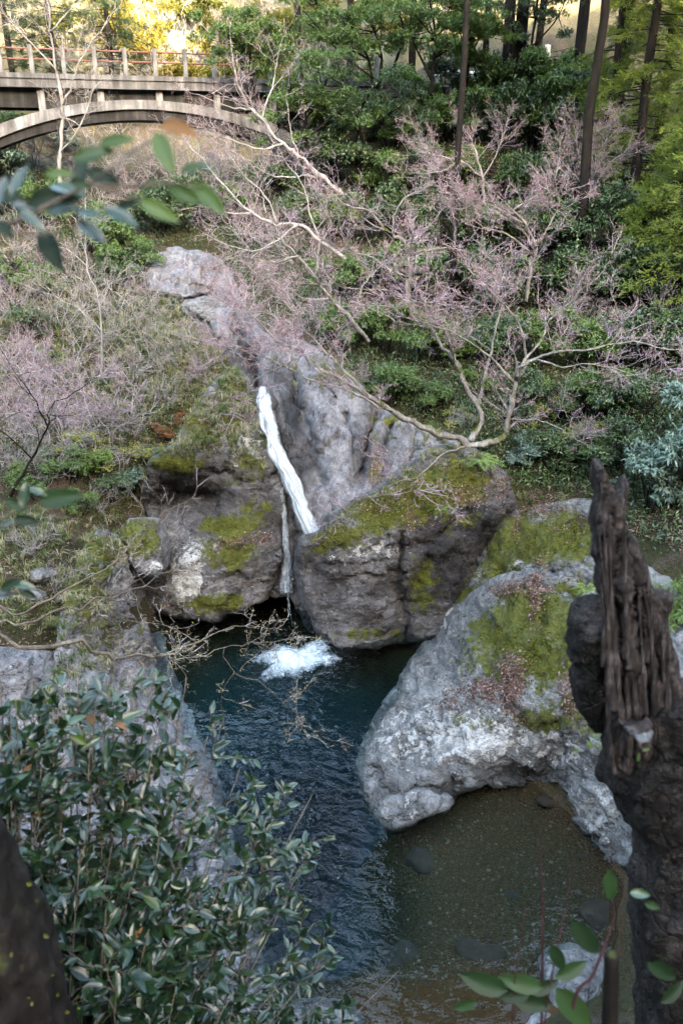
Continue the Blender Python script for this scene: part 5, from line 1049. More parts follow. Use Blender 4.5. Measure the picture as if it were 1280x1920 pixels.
row('of the bamboo grass behind the dead snag', [('sasa', 1190, 1140, .8), ('sasa', 1245, 1180, .85), ('sasa', 1300, 1150, .9), ('sasa', 1250, 1260, .6)], 'bamboo grass behind the snag', 'grass')
row('among the yellow green buds around the maple foot', [('young', 860, 800, .6), ('young', 985, 800, .75), ('young', 1050, 780, .7), ('young', 1100, 830, .7), ('young', 800, 900, .5)], 'budding shrubs at the maple foot')
LS = 'plants on the left slope'
row('in the top row under the bridge', [('mid2', 30, 300, 1.3), ('silver', 120, 290, 1.3), ('silver', 30, 360, 1.2), ('dark', 300, 440, 1.4), ('dark2', 365, 430, 1.4), ('mid', 440, 420, 1.2), ('dark', 510, 400, 1.4)], LS)
row('in the row left of the mauve bedrock hump', [('dark', 20, 430, 1.3), ('mid2', 90, 430, 1.2), ('mid', 170, 470, 1.3), ('mid2', 215, 500, 1.2), ('mid', 260, 530, 1.1), ('dark', 230, 545, 1.0)], LS)
row('in the row of scattered green across the left slope', [('mid', 15, 545, 1.0), ('mid', 75, 560, .9), ('bright', 100, 700, .6), ('dark', 60, 640, .8)], LS)
row('above the hollowed rock wall', [('mid', 130, 900, .7), ('bright', 175, 905, .7), ('silver', 250, 930, .55), ('dark', 210, 940, .6), ('mid', 60, 930, .7), ('dark', 300, 880, .5), ('mid', 150, 960, .5)], LS)
row('of the spring coloured shrubs above the rock wall', [('young', 150, 850, .8), ('young', 215, 880, .8), ('young', 280, 870, .75), ('russet', 310, 830, .75), ('russet', 350, 805, .7), ('russet', 378, 790, .6), ('young', 110, 800, .6)], 'spring coloured shrubs on the left')

# bare twiggy shrubs
def proto_bare(seed, n, h, r, wood='pale_bark', twig='twig_mauve', bud='bud_pink', **kw):
    rng = np.random.default_rng(seed); limbs = []
    for i in range(n):
        a = rng.uniform(0, 6.28); q = wander(rng, (rng.normal() * .05, rng.normal() * .05, -.15), (math.cos(a) * r, math.sin(a) * r, 1), h * rng.uniform(.6, 1.1), 5, .2); limbs.append((q, .022, .008))
    w, t, tips, td = branchwork(rng, limbs, **kw); root = thing('bare_shrub', 'x', 'shrub'); obj('stems', w.mesh('stems'), M[wood], root); c = obj('twigs', t.mesh('twigs', False), M[twig], root)
    if bud:
        pos, d, nr, L, W, a = rosettes(rng, tips[::2], td[::2], 1, .05, .015, 0, .8); obj('buds', leaf_mesh('buds', pos, d, nr, L, W, a), M[bud], c)
    return root
kwb = dict(dens=(2.6, 3.4, 5), lens=(.8, .5, .3), flat=.9, up=.1, start=.15, twr=.0038, sub=1)
PROTO['bare1'] = proto_bare(31, 7, 1.4, .7, **kwb); PROTO['bare2'] = proto_bare(32, 8, 1.2, 1.0, **kwb)
PROTO['bare3'] = proto_bare(33, 7, 1.6, .6, twig='twig_grey', bud=None, **kwb)
def rowb(where, items, group):
    for i, (k, x, y, s) in enumerate(items):
        g = ground(x, y); place(k, g, s, rs.uniform(0, 6.28), 'bare_shrub', f"leafless {'grey' if k == 'bare3' else 'mauve'} shrub, {ORD[i]} from left {where}", 'shrub', group)
BS = 'leafless shrubs in the gorge'
rowb('in the row beneath the arch', [('bare3', 70, 320, 1.5), ('bare1', 150, 330, 1.6), ('bare3', 215, 330, 1.6), ('bare1', 280, 330, 1.6), ('bare3', 345, 330, 1.6), ('bare2', 410, 340, 1.6), ('bare3', 470, 350, 1.6), ('bare1', 540, 340, 1.5)], BS)
rowb('in the second row below the arch', [('bare3', 190, 400, 1.4), ('bare1', 250, 410, 1.3), ('bare3', 330, 400, 1.3), ('bare2', 400, 410, 1.2), ('bare1', 455, 450, 1.3), ('bare2', 510, 460, 1.2), ('bare1', 560, 500, 1.2)], BS)
rowb('along the right side of the stream', [('bare2', 500, 530, .8), ('bare2', 545, 570, .9), ('bare1', 590, 610, .9), ('bare2', 640, 620, .8), ('bare1', 660, 730, .5)], BS)
rowb('in the upper row of the grassy left slope', [('bare3', 20, 500, 1.2), ('bare1', 90, 520, 1.2), ('bare3', 150, 550, 1.1), ('bare1', 40, 600, 1.1), ('bare3', 110, 620, 1.1), ('bare3', 230, 590, .9), ('bare3', 200, 650, .9)], BS)
rowb('in the middle row of the grassy left slope', [('bare1', 10, 690, 1.1), ('bare2', 60, 720, 1.1), ('bare1', 120, 730, 1.1), ('bare2', 180, 740, 1.0), ('bare3', 240, 720, .8), ('bare3', 300, 700, .7), ('bare3', 350, 660, .6)], BS)
rowb('in the lower row of the grassy left slope', [('bare2', 10, 790, 1.0), ('bare1', 60, 820, 1.0), ('bare2', 120, 830, 1.0), ('bare2', 190, 810, 1.0), ('bare1', 235, 800, .9), ('bare3', 20, 890, .8), ('bare3', 90, 910, .7)], BS)
rowb('in the row left of the falls', [('bare3', 270, 640, .6), ('bare3', 300, 600, .6), ('bare3', 320, 760, .6), ('bare1', 350, 720, .55), ('bare3', 385, 700, .5), ('bare3', 400, 660, .5)], BS)
rowb('on the near left bank', [('bare3', 120, 1130, .55), ('bare3', 60, 1040, .5), ('bare3', 190, 960, .5)], BS)
rowb('among the dark shrubs at the right edge', [('bare1', 1180, 450, 1.2), ('bare3', 1240, 480, 1.2), ('bare1', 1130, 560, 1.0), ('bare1', 1230, 620, 1.0), ('bare3', 1080, 640, .9)], BS)

for lab, q, sc in [('leafless mauve shrub over the bedrock, nearest the round white stone', (435, 560, 28.4), .75), ('leafless mauve shrub over the bedrock, just above the dark gully', (455, 600, 27.0), .7), ('leafless mauve shrub over the bedrock, right beside the cliff top', (495, 645, 24.6), .6), ('leafless mauve shrub over the bedrock, behind the topmost hump', (412, 520, 31.0), .8), ('leafless mauve shrub at the left foot of the topmost hump', (285, 552, 28.8), .6)]:
    place('bare2' if sc != .6 else 'bare1', Vector(P(*q)) - Vector((0, 0, .2)), sc, rs.uniform(0, 6.28), 'bare_shrub', lab, 'shrub', BS)
# grass, litter
def scatter_px(rng, polys, n):
    """ground points seen inside pixel polygons"""
    out = []
    for poly, m in polys:
        poly = np.array(poly, float); lo, hi = poly.min(0), poly.max(0); q = rng.uniform(lo, hi, (m * 2, 2)); q = q[inside(poly, q)][:m]
        for x, y in q: out.append(tuple(ground(x, y)))
    return np.array(out)
rng = np.random.default_rng(77)
gp = scatter_px(rng, [([(0, 520), (250, 540), (400, 640), (460, 740), (400, 800), (250, 850), (0, 860)], 1500), ([(0, 950), (240, 970), (240, 1060), (160, 1190), (0, 1190)], 260), ([(255, 560), (330, 570), (440, 700), (420, 790), (330, 760)], 380), ([(0, 440), (280, 470), (280, 560), (0, 560)], 160), ([(900, 880), (1180, 900), (1180, 980), (960, 950)], 50)], 0)
def rock_pts(D, lst, n, up=.0):
    w = np.clip(blobs(D['q'], lst), 0, 1) * np.clip(D['N'][:, 2] + up, 0, 1); k = rng.choice(len(w), n, p=w / w.sum()); return D['V'][k]
gp = np.concatenate([gp, rock_pts(WD, [(440, 720, 40, 50, 1), (400, 770, 50, 40, 1), (340, 850, 50, 24, 1), (450, 830, 40, 40, .5), (300, 880, 30, 20, 1)], 260, .3), rock_pts(KD, [(170, 1040, 60, 60, 1), (140, 1150, 60, 80, 1), (150, 1300, 80, 60, .8)], 200, .1), rock_pts(CD, [(840, 870, 60, 20, 1), (780, 900, 60, 30, .4)], 40, .1), rock_pts(LD, [(640, 700, 60, 30, 1), (800, 820, 60, 20, 1)], 60, .2)])
bl = 16; base = np.repeat(gp, bl, 0); m = len(base); tuftc = np.repeat(rng.beta(1.6, 1.4, len(gp)), bl)
az = rng.uniform(0, 6.28, m); Lb = np.repeat(rng.uniform(.25, .62, len(gp)), bl) * rng.uniform(.6, 1.1, m); o_ = np.c_[np.cos(az), np.sin(az), np.zeros(m)]
lean = rng.uniform(.3, 1.0, m)[:, None]; wid = np.c_[-np.sin(az), np.cos(az), np.zeros(m)] * .006
b = base + o_ * .03; p1 = b + (o_ * lean * .4 + [[0, 0, .8]]) * Lb[:, None] * .55; p2 = p1 + (o_ * lean + [[0, 0, -.15]]) * Lb[:, None] * .55
V = np.stack([b - wid, b + wid, p1 + wid, p1 - wid, p2], 1).reshape(-1, 3); k = np.arange(m)[:, None] * 5
gm = mesh_np('grass', V, [np.concatenate([k + [[0, 1, 2, 3]]]), np.concatenate([k + [[3, 2, 4]]])], {'rnd': np.repeat(np.clip(tuftc + rng.normal(0, .12, m), 0, 1), 5)}, smooth=False)
tag(obj('grass', gm, M['grass']), 'long arching green and straw coloured grass over the left slope', 'grass', kind='stuff')
uq = scatter_px(rng, [([(560, 470), (640, 330), (760, 260), (1000, 240), (1280, 280), (1280, 620), (560, 620)], 2600), ([(560, 600), (1280, 600), (1280, 950), (960, 920), (860, 830), (700, 760)], 2600), ([(0, 430), (280, 470), (440, 700), (330, 800), (0, 950)], 1100), ([(240, 340), (560, 300), (560, 500), (420, 470), (270, 470)], 700), ([(0, 300), (250, 330), (260, 450), (0, 440)], 400), ([(400, 440), (570, 440), (620, 620), (500, 630), (440, 540)], 700), ([(1150, 900), (1290, 960), (1290, 1050), (1150, 1000)], 120)], 0)
pos, dd, nr_u, LLu, WWu, au = rosettes(rng, uq + np.c_[np.zeros((len(uq), 2)), rng.uniform(0, .35, len(uq))], np.tile([0, 0, 1.0], (len(uq), 1)) + rng.normal(size=(len(uq), 3)) * .3, 9, .13, .05, .2, 1.0)
tag(obj('undergrowth', leaf_mesh('undergrowth', pos + rng.normal(size=pos.shape) * .12, dd, nr_u, LLu, WWu, au), M['leaf_dark']), 'low dark leafy undergrowth carpeting the ground between the shrubs', 'undergrowth', kind='stuff')
def rock_points(rng, D, lst, n):
    """points on a rock where fallen leaves have gathered (pixel blobs)"""
    q, V, N_ = D['q'], D['V'], D['N']; w = np.clip(blobs(q, lst), 0, 1) * np.clip(N_[:, 2] + .1, 0, 1); w = w ** 2.6; k = rng.choice(len(q), n, p=w / w.sum())
    return V[k] + rng.normal(size=(n, 3)) * [.05, .05, .0], N_[k]
LP = []
for D, lst, n in ((BD, [(965, 1290, 26, 60, 1), (900, 1295, 50, 26, .9), (850, 1325, 30, 16, .7), (960, 1110, 80, 14, .9), (1005, 1110, 14, 60, .9), (1075, 1310, 25, 50, .9), (1020, 1420, 20, 40, .6)], 5200), (UD, [(940, 1105, 50, 10, 1), (1010, 1090, 20, 60, .9), (970, 1000, 12, 50, .8), (1060, 1000, 60, 25, .4), (1010, 960, 60, 12, 1)], 1500),
                  (CD, [(705, 880, 30, 30, .8), (770, 985, 12, 50, .8), (870, 930, 60, 30, .8), (720, 950, 60, 30, .4), (930, 920, 40, 30, .8), (820, 980, 40, 10, .6)], 1100), (LD, [(705, 880, 16, 40, 1), (780, 870, 30, 20, .6)], 350), (WD, [(490, 1010, 30, 14, 1), (440, 1020, 40, 10, .8), (440, 1090, 40, 14, .9), (415, 1110, 20, 12, .9), (330, 1140, 40, 12, .6), (400, 800, 60, 40, .4)], 800), (KD, [(190, 1160, 60, 60, .9), (210, 1060, 30, 40, .6), (250, 1230, 30, 60, .6), (220, 1350, 60, 50, .4)], 1000)):
    LP.append(rock_points(rng, D, lst, n))
gl = scatter_px(rng, [([(0, 960), (240, 990), (240, 1060), (160, 1230), (0, 1230)], 900), ([(960, 930), (1180, 900), (1280, 960), (1280, 1040), (1180, 1000), (1000, 950)], 2400), ([(250, 560), (330, 570), (440, 700), (420, 790), (250, 800)], 500), ([(700, 800), (900, 830), (960, 900), (900, 920)], 300)], 0)
LP.append((gl, np.tile([0, -.3, .95], (len(gl), 1))))
pos = np.concatenate([a for a, b in LP]); nr = unit(np.concatenate([b for a, b in LP]) + rng.normal(size=(len(pos), 3)) * .3); n = len(pos)
d = np.cross(nr, rng.normal(size=(n, 3)))
lm = leaf_mesh('leaf_litter', pos + nr * .02, d, nr, rng.uniform(.03, .10, n), rng.uniform(.015, .05, n), rng.uniform(0, 1, n) ** 1.3, fold=.4)
tag(obj('leaf_litter', lm, M['litter']), 'dry pinkish brown fallen leaves gathered on the rocks and banks', 'leaves', kind='stuff')

mp_, mn_ = [], []
for D, lst, n in ((BD, [(960, 1190, 80, 60, 1), (1010, 1230, 60, 70, .9), (990, 1150, 70, 45, 1), (1030, 1350, 60, 25, 1)], 5200), (UD, [(930, 1050, 40, 50, 1), (1010, 1020, 70, 40, 1), (1070, 1010, 60, 50, 1), (1060, 1110, 80, 25, 1), (880, 1120, 30, 25, 1)], 4000), (CD, [(640, 1010, 60, 24, 1), (720, 960, 80, 50, .8), (800, 930, 90, 50, .8), (860, 900, 70, 50, .8)], 4500), (WD, [(330, 870, 60, 18, 1), (430, 1040, 60, 40, .8), (440, 990, 60, 25, .9), (400, 1130, 70, 22, .8), (440, 780, 60, 60, .8)], 3200)):
    a_, b_ = rock_points(rng, D, lst, n); keep = fbm(a_ * 2.2, 3, 12) > -.12; mp_.append(a_[keep]); mn_.append(b_[keep])
mp_ = np.concatenate(mp_); mn_ = np.concatenate(mn_); n = len(mp_)
M['moss'] = mat_leaf('moss', (0.03, 0.036, 0.004), (0.075, 0.08, 0.009), (0.14, 0.14, 0.018), .8, .1, .15)
tag(obj('moss', leaf_mesh('moss', mp_ + rng.normal(size=(n, 3)) * .02, unit(mn_ * .6 + rng.normal(size=(n, 3)) * .6), rng.normal(size=(n, 3)), rng.uniform(.025, .06, n), rng.uniform(.02, .04, n), np.clip(.5 + .35 * fbm(mp_ * 3, 3, 2) + rng.normal(0, .15, n), 0, 1)), M['moss']), 'thick yellow green moss cushions on the boulders and rock wall', 'moss', kind='stuff')
# ferns
def fern(label, p, sc, n, seed, up=.7):
    rng = np.random.default_rng(seed); root = thing('fern', label, 'fern', tuple(p), 'ferns on the rocks'); 
    for i in range(n):
        a = 6.28 * i / n + rng.uniform(-.3, .3); L = sc * rng.uniform(.75, 1.1); o_ = np.array([math.cos(a), math.sin(a), 0])
        q = spline([np.zeros(3), o_ * L * .4 + [0, 0, L * up * .55], o_ * L * .95 + [0, 0, L * (up * .35 - .1)]], 17); T = unit(np.gradient(q, axis=0)); s = unit(np.cross(T, [[0, 0, 1.0]]))
        mb = MB(); V, F4, F3 = tube(q, np.linspace(.006, .002, 17) * sc * 2, 4); mb.add(V, F4, F3, .2)
        t = np.linspace(0, 1, 17); wl = L * .22 * np.sin(np.pi * np.clip(t * .9 + .1, 0, 1)) ** .7
        for sg_ in (-1, 1):
            V, F, A = leaves(q[1:], s[1:] * sg_ + T[1:] * .35, np.tile([0, 0, 1.0], (16, 1)), wl[1:], L * .055, rng.uniform(.3, 1, 16)); mb.add(V, None, F, A)
        obj('frond', mb.mesh('frond', False), M['leaf_bright'], root)
fern('bright small fern alone on the mossy top of the centre boulder', P(825, 958, 19.35), .42, 6, 1, .5)
fern('hanging green fern beneath the maple foot', P(900, 862, 20.4), .8, 11, 2, .15)
fern('small fern on the pale boulder behind the snag', P(1098, 1112, 15.2), .4, 7, 3)

# ------------------------------------------------------------------ trees along the road, cedars, the far hillside
def leafy_tree(name, label, base, limbs, seed, mat, group, clump=.55, per=70, k=5, L=.13, W=.055, wood='dark_bark', extra=2):
    rng = np.random.default_rng(seed); b = np.array(base, float); root = thing(name, label, 'tree', tuple(b), group); wood_mb = MB(); tips = []; dirs = []
    for pts, r0, r1 in limbs:
        q = spline(np.asarray(pts) - b, 16); V, F4, F3 = tube(q, np.linspace(r0, r1, 16), 8, True, .2, seed); wood_mb.add(V, F4, F3)
        if r1 > .05: continue
        ends = [q[-1]] + [q[rng.integers(7, 16)] + rng.normal(size=3) * [1, 1, .6] * clump * 1.3 for _ in range(extra)]
        for e in ends:
            V, F4, F3 = tube(spline([q[9], (q[9] + e) / 2 + rng.normal(size=3) * .1, e], 6), np.linspace(r1 * 1.2, .008, 6), 5); wood_mb.add(V, F4, F3)
            t, d = crown_tips(rng, [(e[0] + rng.normal() * .2, e[1] + rng.normal() * .2, e[2], clump * rng.uniform(.8, 1.3), clump * rng.uniform(.8, 1.3), clump * .7)], per); tips.append(t); dirs.append(d)
    tips = np.concatenate(tips); dirs = np.concatenate(dirs)
    obj('trunk', wood_mb.mesh('trunk'), M[wood], root)
    pos, d, nr, LL, WW, a = rosettes(rng, tips, dirs, k, L, W, .2, 1.0); obj('crown', leaf_mesh('crown', pos, d, nr, LL, WW, a), M[mat], root)
    return root
GT = 'broadleaf trees along the road'
def lt(name, label, bp, lm, seed, mat='leaf_mid', **kw):
    leafy_tree(name, label, P(*bp), [(px(*l), a, b) for l, a, b in lm], seed, mat, GT, **kw)
lt('broadleaf_tree', 'leafy evergreen tree at the right end of the bridge rails', (470, 200, 41), [([(480, 230, 41), (475, 170, 41), (468, 130, 41)], .09, .06), ([(468, 130, 41), (450, 90, 41), (430, 60, 41)], .05, .02), ([(468, 130, 41), (490, 90, 41), (500, 55, 41)], .05, .02), ([(470, 140, 41), (450, 110, 40.8), (440, 100, 40.6)], .04, .02), ([(470, 120, 41), (465, 70, 41), (460, 40, 41)], .05, .02), ([(472, 140, 41), (505, 120, 41), (525, 100, 41)], .04, .02)], 101, extra=7, per=110)
lt('broadleaf_tree', 'many stemmed evergreen tree in front of the guardrail', (700, 170, 42), [([(700, 180, 42), (690, 110, 42), (660, 60, 42), (640, 30, 42)], .08, .03), ([(705, 180, 42), (715, 110, 42), (700, 50, 42), (690, 10, 42)], .08, .03), ([(710, 180, 42), (740, 120, 42), (755, 60, 42), (745, 15, 42)], .09, .03), ([(690, 110, 42), (660, 95, 41.8), (620, 80, 41.6)], .05, .02), ([(715, 110, 42), (690, 80, 41.6), (670, 85, 41.4)], .05, .02), ([(640, 30, 42), (600, 10, 42), (580, 0, 42)], .04, .02), ([(705, 150, 42), (650, 110, 41.5), (600, 60, 41.3), (570, 40, 41.3)], .05, .02)], 102, extra=6, per=110, clump=.7)
lt('broadleaf_tree', 'dark forked evergreen tree right of the many stemmed one', (808, 170, 41.5), [([(808, 180, 41.5), (812, 120, 41.5), (815, 60, 41.5), (805, 0, 41.5)], .10, .04), ([(808, 150, 41.5), (780, 90, 41.5), (760, 50, 41.5), (740, 20, 41.5)], .06, .025), ([(812, 110, 41.5), (850, 70, 41.5), (870, 30, 41.5)], .05, .02), ([(812, 110, 41.5), (860, 80, 41), (895, 65, 41)], .05, .02), ([(815, 60, 41.5), (840, 20, 41.5), (850, -20, 41.5)], .05, .02)], 103, extra=7, per=110, mat='leaf_mid', clump=.65)
lt('broadleaf_tree', 'bright leaved tree between the forked tree and the cedar trunks', (880, 170, 42.5), [([(870, 180, 42.5), (878, 120, 42.5), (885, 70, 42.5), (890, 30, 42.5)], .08, .03), ([(880, 110, 42.5), (900, 70, 42.3), (920, 60, 42.2)], .04, .02), ([(880, 100, 42.5), (860, 60, 42.3), (845, 40, 42.2)], .04, .02)], 104, extra=7, per=110, mat='leaf_bright')
lt('broadleaf_tree', 'thin dark tree with sparse leaves beside the white roadside plate', (990, 150, 44), [([(990, 170, 44), (995, 90, 44), (1005, 20, 44), (1010, -40, 44)], .08, .04), ([(995, 90, 44), (1040, 40, 44), (1060, 0, 44)], .05, .02), ([(995, 100, 44), (970, 50, 44), (955, 20, 44)], .05, .02), ([(1005, 30, 44), (1030, -10, 44)], .04, .02)], 105, mat='leaf_dark', extra=5, per=90)

lt('broadleaf_tree', 'broad evergreen tree hiding the right end of the bridge arch', (575, 340, 38.5), [([(580, 345, 38.5), (575, 280, 38.4), (570, 230, 38.3)], .1, .06), ([(570, 230, 38.3), (550, 180, 38.2), (540, 140, 38.2)], .05, .02), ([(570, 230, 38.3), (600, 180, 38.2), (615, 140, 38.2)], .05, .02), ([(575, 260, 38.3), (620, 220, 38.1), (650, 190, 38)], .05, .02), ([(575, 260, 38.3), (535, 240, 38), (510, 215, 38)], .05, .02), ([(572, 240, 38.3), (575, 200, 38), (580, 170, 38)], .05, .02)], 106, extra=5, per=90, mat='leaf_mid', clump=.6)
lt('broadleaf_tree', 'dark evergreen tree below the guardrail, next to the bridge end tree', (690, 300, 39), [([(690, 310, 39), (680, 250, 39), (670, 210, 39)], .1, .06), ([(670, 210, 39), (650, 170, 39), (640, 140, 39)], .05, .02), ([(670, 210, 39), (700, 170, 38.9), (720, 150, 38.8)], .05, .02), ([(680, 250, 39), (720, 220, 38.8), (750, 200, 38.7)], .05, .02), ([(680, 250, 39), (650, 230, 38.8), (630, 220, 38.8)], .05, .02)], 107, extra=5, per=90, mat='leaf_dark', clump=.6)
def cedar(name, label, p, h, seed, mat, group, r=2.4, z0=.12, nb=100, dens=13, tr=.2, Ln=.17):
    rng = np.random.default_rng(seed); root = thing(name, label, 'tree', tuple(p), group); w = MB(); q = np.array([(rng.normal() * .05, rng.normal() * .05, z) for z in np.linspace(-.4, h, 12)])
    V, F4, F3 = tube(q, np.linspace(tr, .03, 12), 9, True, .15, seed); w.add(V, F4, F3); pos = []; dr = []; cl = []
    for i in range(nb):
        t = z0 + (1 - z0) * (i + rng.uniform()) / nb; a = rng.uniform(0, 6.28); L = r * (1 - t * .75) * rng.uniform(.65, 1.15); o_ = np.array([math.cos(a), math.sin(a), 0])
        b = np.array([0, 0, t * h]); br = spline([b, b + o_ * L * .5 + [0, 0, -.05 * L], b + o_ * L + [0, 0, -.22 * L + rng.uniform(-.2, .2)]], 10)
        V, F4, F3 = tube(br, np.linspace(.03, .008, 10), 4); w.add(V, F4, None)
        for j in range(int(dens)):
            s = rng.uniform(.3, 1); k = min(8, int(s * 9)); c = br[k] + rng.normal(size=3) * [.12, .12, .06]; T = unit(br[k + 1] - br[k]); sd = unit(np.cross(T, [0, 0, 1.0])) * rng.choice([-1, 1])
            d = unit(T * .8 + sd * rng.uniform(.1, .9) + np.array([0, 0, rng.uniform(-.35, .25)])); ls = rng.uniform(.25, .5)
            tt = rng.uniform(0, 1, 13); pos.append(c + d * (tt * ls)[:, None] + rng.normal(size=(13, 3)) * .02); dr.append(unit(d * .8 + rng.normal(size=(13, 3)) * .38 + [[0, 0, .18]])); cl.append(np.clip(rng.uniform(.1, .8) + .3 * tt - .1, 0, 1))
    pos = np.concatenate(pos); dr = np.concatenate(dr); n = len(pos)
    obj('trunk', w.mesh('trunk'), M['dark_bark'], root)
    obj('crown', leaf_mesh('crown', pos, dr, rng.normal(size=(n, 3)), Ln * rng.uniform(.6, 1.2, n), .026 if Ln < .35 else .09, np.concatenate(cl), fold=.05), M[mat], root)
    return root
CG = 'cedars on the right'
for lab, bx, by, Y, h, sd, mt, r in [('tall cedar with yellow green sprays at the top right', 1175, 420, 33, 22, 1, 'cedar', 2.2), ('cedar with low bright sprays at the right edge', 1262, 560, 28, 9, 2, 'cedar', 1.9), ('tall cedar leaning into the top right corner', 1265, 380, 35, 24, 3, 'cedar', 2.4), ('dark cedar behind the yellow green cedars at right', 1225, 300, 39, 28, 4, 'cedar_dark', 3.2), ('short cedar with feathery sprays below the yellow green cedars', 1190, 540, 29, 3.6, 6, 'cedar', 1.3)]:
    b = P(bx, by, Y); b[2] = gz(b[0], b[1]); cedar('cedar_tree', lab, b, h, sd, mt, CG, r, .08, int(9 * h), 15, .2, .22)
for lab, bx, Y, h, sd, r in [('bare lower trunk of a tall cedar, left of the close pair by the road', 945, 44, 30, 11, .3), ('bare lower trunk of a tall cedar, right of the close pair by the road', 968, 44.6, 31, 12, .34), ('dark cedar trunk standing just right of the white roadside plate', 1078, 43, 30, 13, .28), ('slim dark cedar trunk behind the yellow green cedar sprays', 1165, 40, 28, 14, .26)]:
    q = P(bx, 150, Y); q[2] = gz(q[0], q[1]); cedar('cedar_tree', lab, q, h, sd, 'cedar_dark', 'dark trunked cedars by the road', 3.8, .3, 100, 14, r, .4)
for lab, bx, Y, h, sd, r in [('slender tall trunk seen behind the many stemmed evergreen tree', 655, 50, 30, 31, .2), ('slender tall trunk seen through the forked evergreen tree', 770, 51, 31, 32, .22), ('slender tall trunk left of the close pair of cedars', 905, 50, 30, 33, .2), ('slender tall trunk behind the leafy tree at the bridge end', 560, 51, 30, 34, .2), ('slender tall trunk between the close pair and the white plate', 1005, 52, 32, 35, .22)]:
    q = P(bx, 150, Y); q[2] = gz(q[0], q[1]); cedar('cedar_tree', lab, q, h, sd, 'cedar_dark', 'tall trees beyond the road', 4.2, .3, 100, 14, r, .5)  # crowns above the frame, made dense to darken what the pool reflects
for lab, bx, by, Y, h, sd, tr_, r in [('tall straight dark trunk rising behind the small fan crowned maple', 1078, 480, 31, 31, 61, .2, 5.0), ('tall straight pale trunk rising through the crown of the spreading maple', 845, 570, 29, 31, 62, .12, 5.0)]:
    b = P(bx, by, Y); b[2] = gz(b[0], b[1]); cedar('cedar_tree', lab, b, h, sd, 'cedar_dark', 'tall straight trees standing in the right slope', r, (12.6 + .17 * Y + 1.2 - b[2]) / h, 120, 16, tr_, .6)  # unseen crowns start above the frame, added to block sky from the shallows
for lab, bx, by, Y, h, sd, mt, r in [('yellow green cedar filling the gap in front of the tall cedar trunks', 1130, 330, 37, 17, 41, 'cedar', 2.4), ('yellow green cedar at the right edge above the silvery shrubs', 1300, 640, 26, 16, 42, 'cedar', 2.6), ('tall dark cedar past the right edge of the slope', 1400, 500, 30, 24, 43, 'cedar_dark', 3.4)]:
    b = P(bx, by, Y); b[2] = gz(b[0], b[1]); cedar('cedar_tree', lab, b, h, sd, mt, CG, r, .06, int(9 * h), 15, .2, .22)
for lab, x, Y, h, sd in [('dark cedar behind the bridge, at the left edge', -21, 58, 26, 21), ('dark cedar behind the bridge, second from the left edge', -18, 57, 24, 22), ('dark cedar behind the bridge, nearest the sunlit hill', -15.2, 60, 20, 23), ('dark cedar behind the bridge, furthest back of the four', -25, 66, 26, 24)]:
    cedar('cedar_tree', lab, (x, Y, gz(x, Y)), h, sd, 'cedar_dark', 'dark cedars behind the bridge', 3.2, .05, 150, 15, .22, .3)
# the sunlit hill: each tree its own, copies of three kinds
def proto_far(seed, mat, L=.3):
    rng = np.random.default_rng(seed); root = thing('hill_tree', 'x', 'tree'); w = MB(); V, F4, F3 = tube([(0, 0, -.3), (.1, 0, 2), (0, .1, 4.5)], [.16, .12, .04], 7); w.add(V, F4, F3)
    cl = [(rng.normal() * 1.0, rng.normal() * 1.0, rng.uniform(2, 5.2), rng.uniform(.7, 1.3), rng.uniform(.7, 1.3), rng.uniform(.6, .9)) for _ in range(13)]
    for c in cl: V, F4, F3 = tube([(0, 0, c[2] * .5), ((c[0]) * .5, c[1] * .5, c[2] * .8), c[:3]], [.06, .04, .015], 5); w.add(V, F4, F3)
    t, d = crown_tips(rng, cl, 900); obj('trunk', w.mesh('trunk'), M['pale_bark'], root); pos, dd, nr, LL, WW, a = rosettes(rng, t, d, 4, L, L * .45, .2, 1); obj('crown', leaf_mesh('crown', pos, dd, nr, LL, WW, a), M[mat], root); return root
PROTO['far1'] = proto_far(51, 'leaf_gold'); M['leaf_lime'] = mat_leaf('leaf_lime', (0.06, 0.065, 0.012), (0.10, 0.10, 0.02), (0.14, 0.13, 0.04), .7, .2, .3); PROTO['far2'] = proto_far(52, 'leaf_lime'); 
kwf = dict(dens=(1.5, 2.2, 6), lens=(1.6, .8, .45), flat=1, up=.15, start=.1, twr=.012, sub=1)
PROTO['far3'] = proto_bare(53, 6, 4.5, .5, twig='twig_grey', bud=None, **kwf)
r2 = random.Random(4); cnt = {}
spots = []
for rowi, (Y, n) in enumerate([(66, 9), (76, 10), (87, 11), (99, 11), (113, 11)]):
    for i in range(n): spots.append((rowi, i, -15 + (i + .5) * (46 + rowi * 4) / n - 6 + r2.uniform(-1.4, 1.4), Y + r2.uniform(-3, 3)))
for i in range(12): spots.append((6, i, -16 + i * 1.5 + r2.uniform(-.5, .5), 68 + (i * 5) % 14 + r2.uniform(-1, 1)))
for i in range(12): spots.append((5, i, -15 + i * 1.35 + r2.uniform(-.4, .4), 60 + (i * 7) % 17 + r2.uniform(-1, 1)))
for rowi, i, x, y in spots:
    k = r2.choice(['far1', 'far2', 'far3', 'far3', 'far2']) if rowi > 0 else r2.choice(['far3', 'far3', 'far2']); nm = {'far1': 'golden', 'far2': 'yellow green', 'far3': 'pale leafless'}[k]
    place(k, (x, y, float(gz(x, y))), r2.uniform(.85, 1.3), r2.uniform(0, 6.28), 'hill_tree', f'{nm} tree on the sunlit hill, {ORD[i]} from the left in the {["nearest", "second", "third", "fourth", "highest", "loose", "scattered"][rowi]} line', 'tree', 'trees on the sunlit hill')

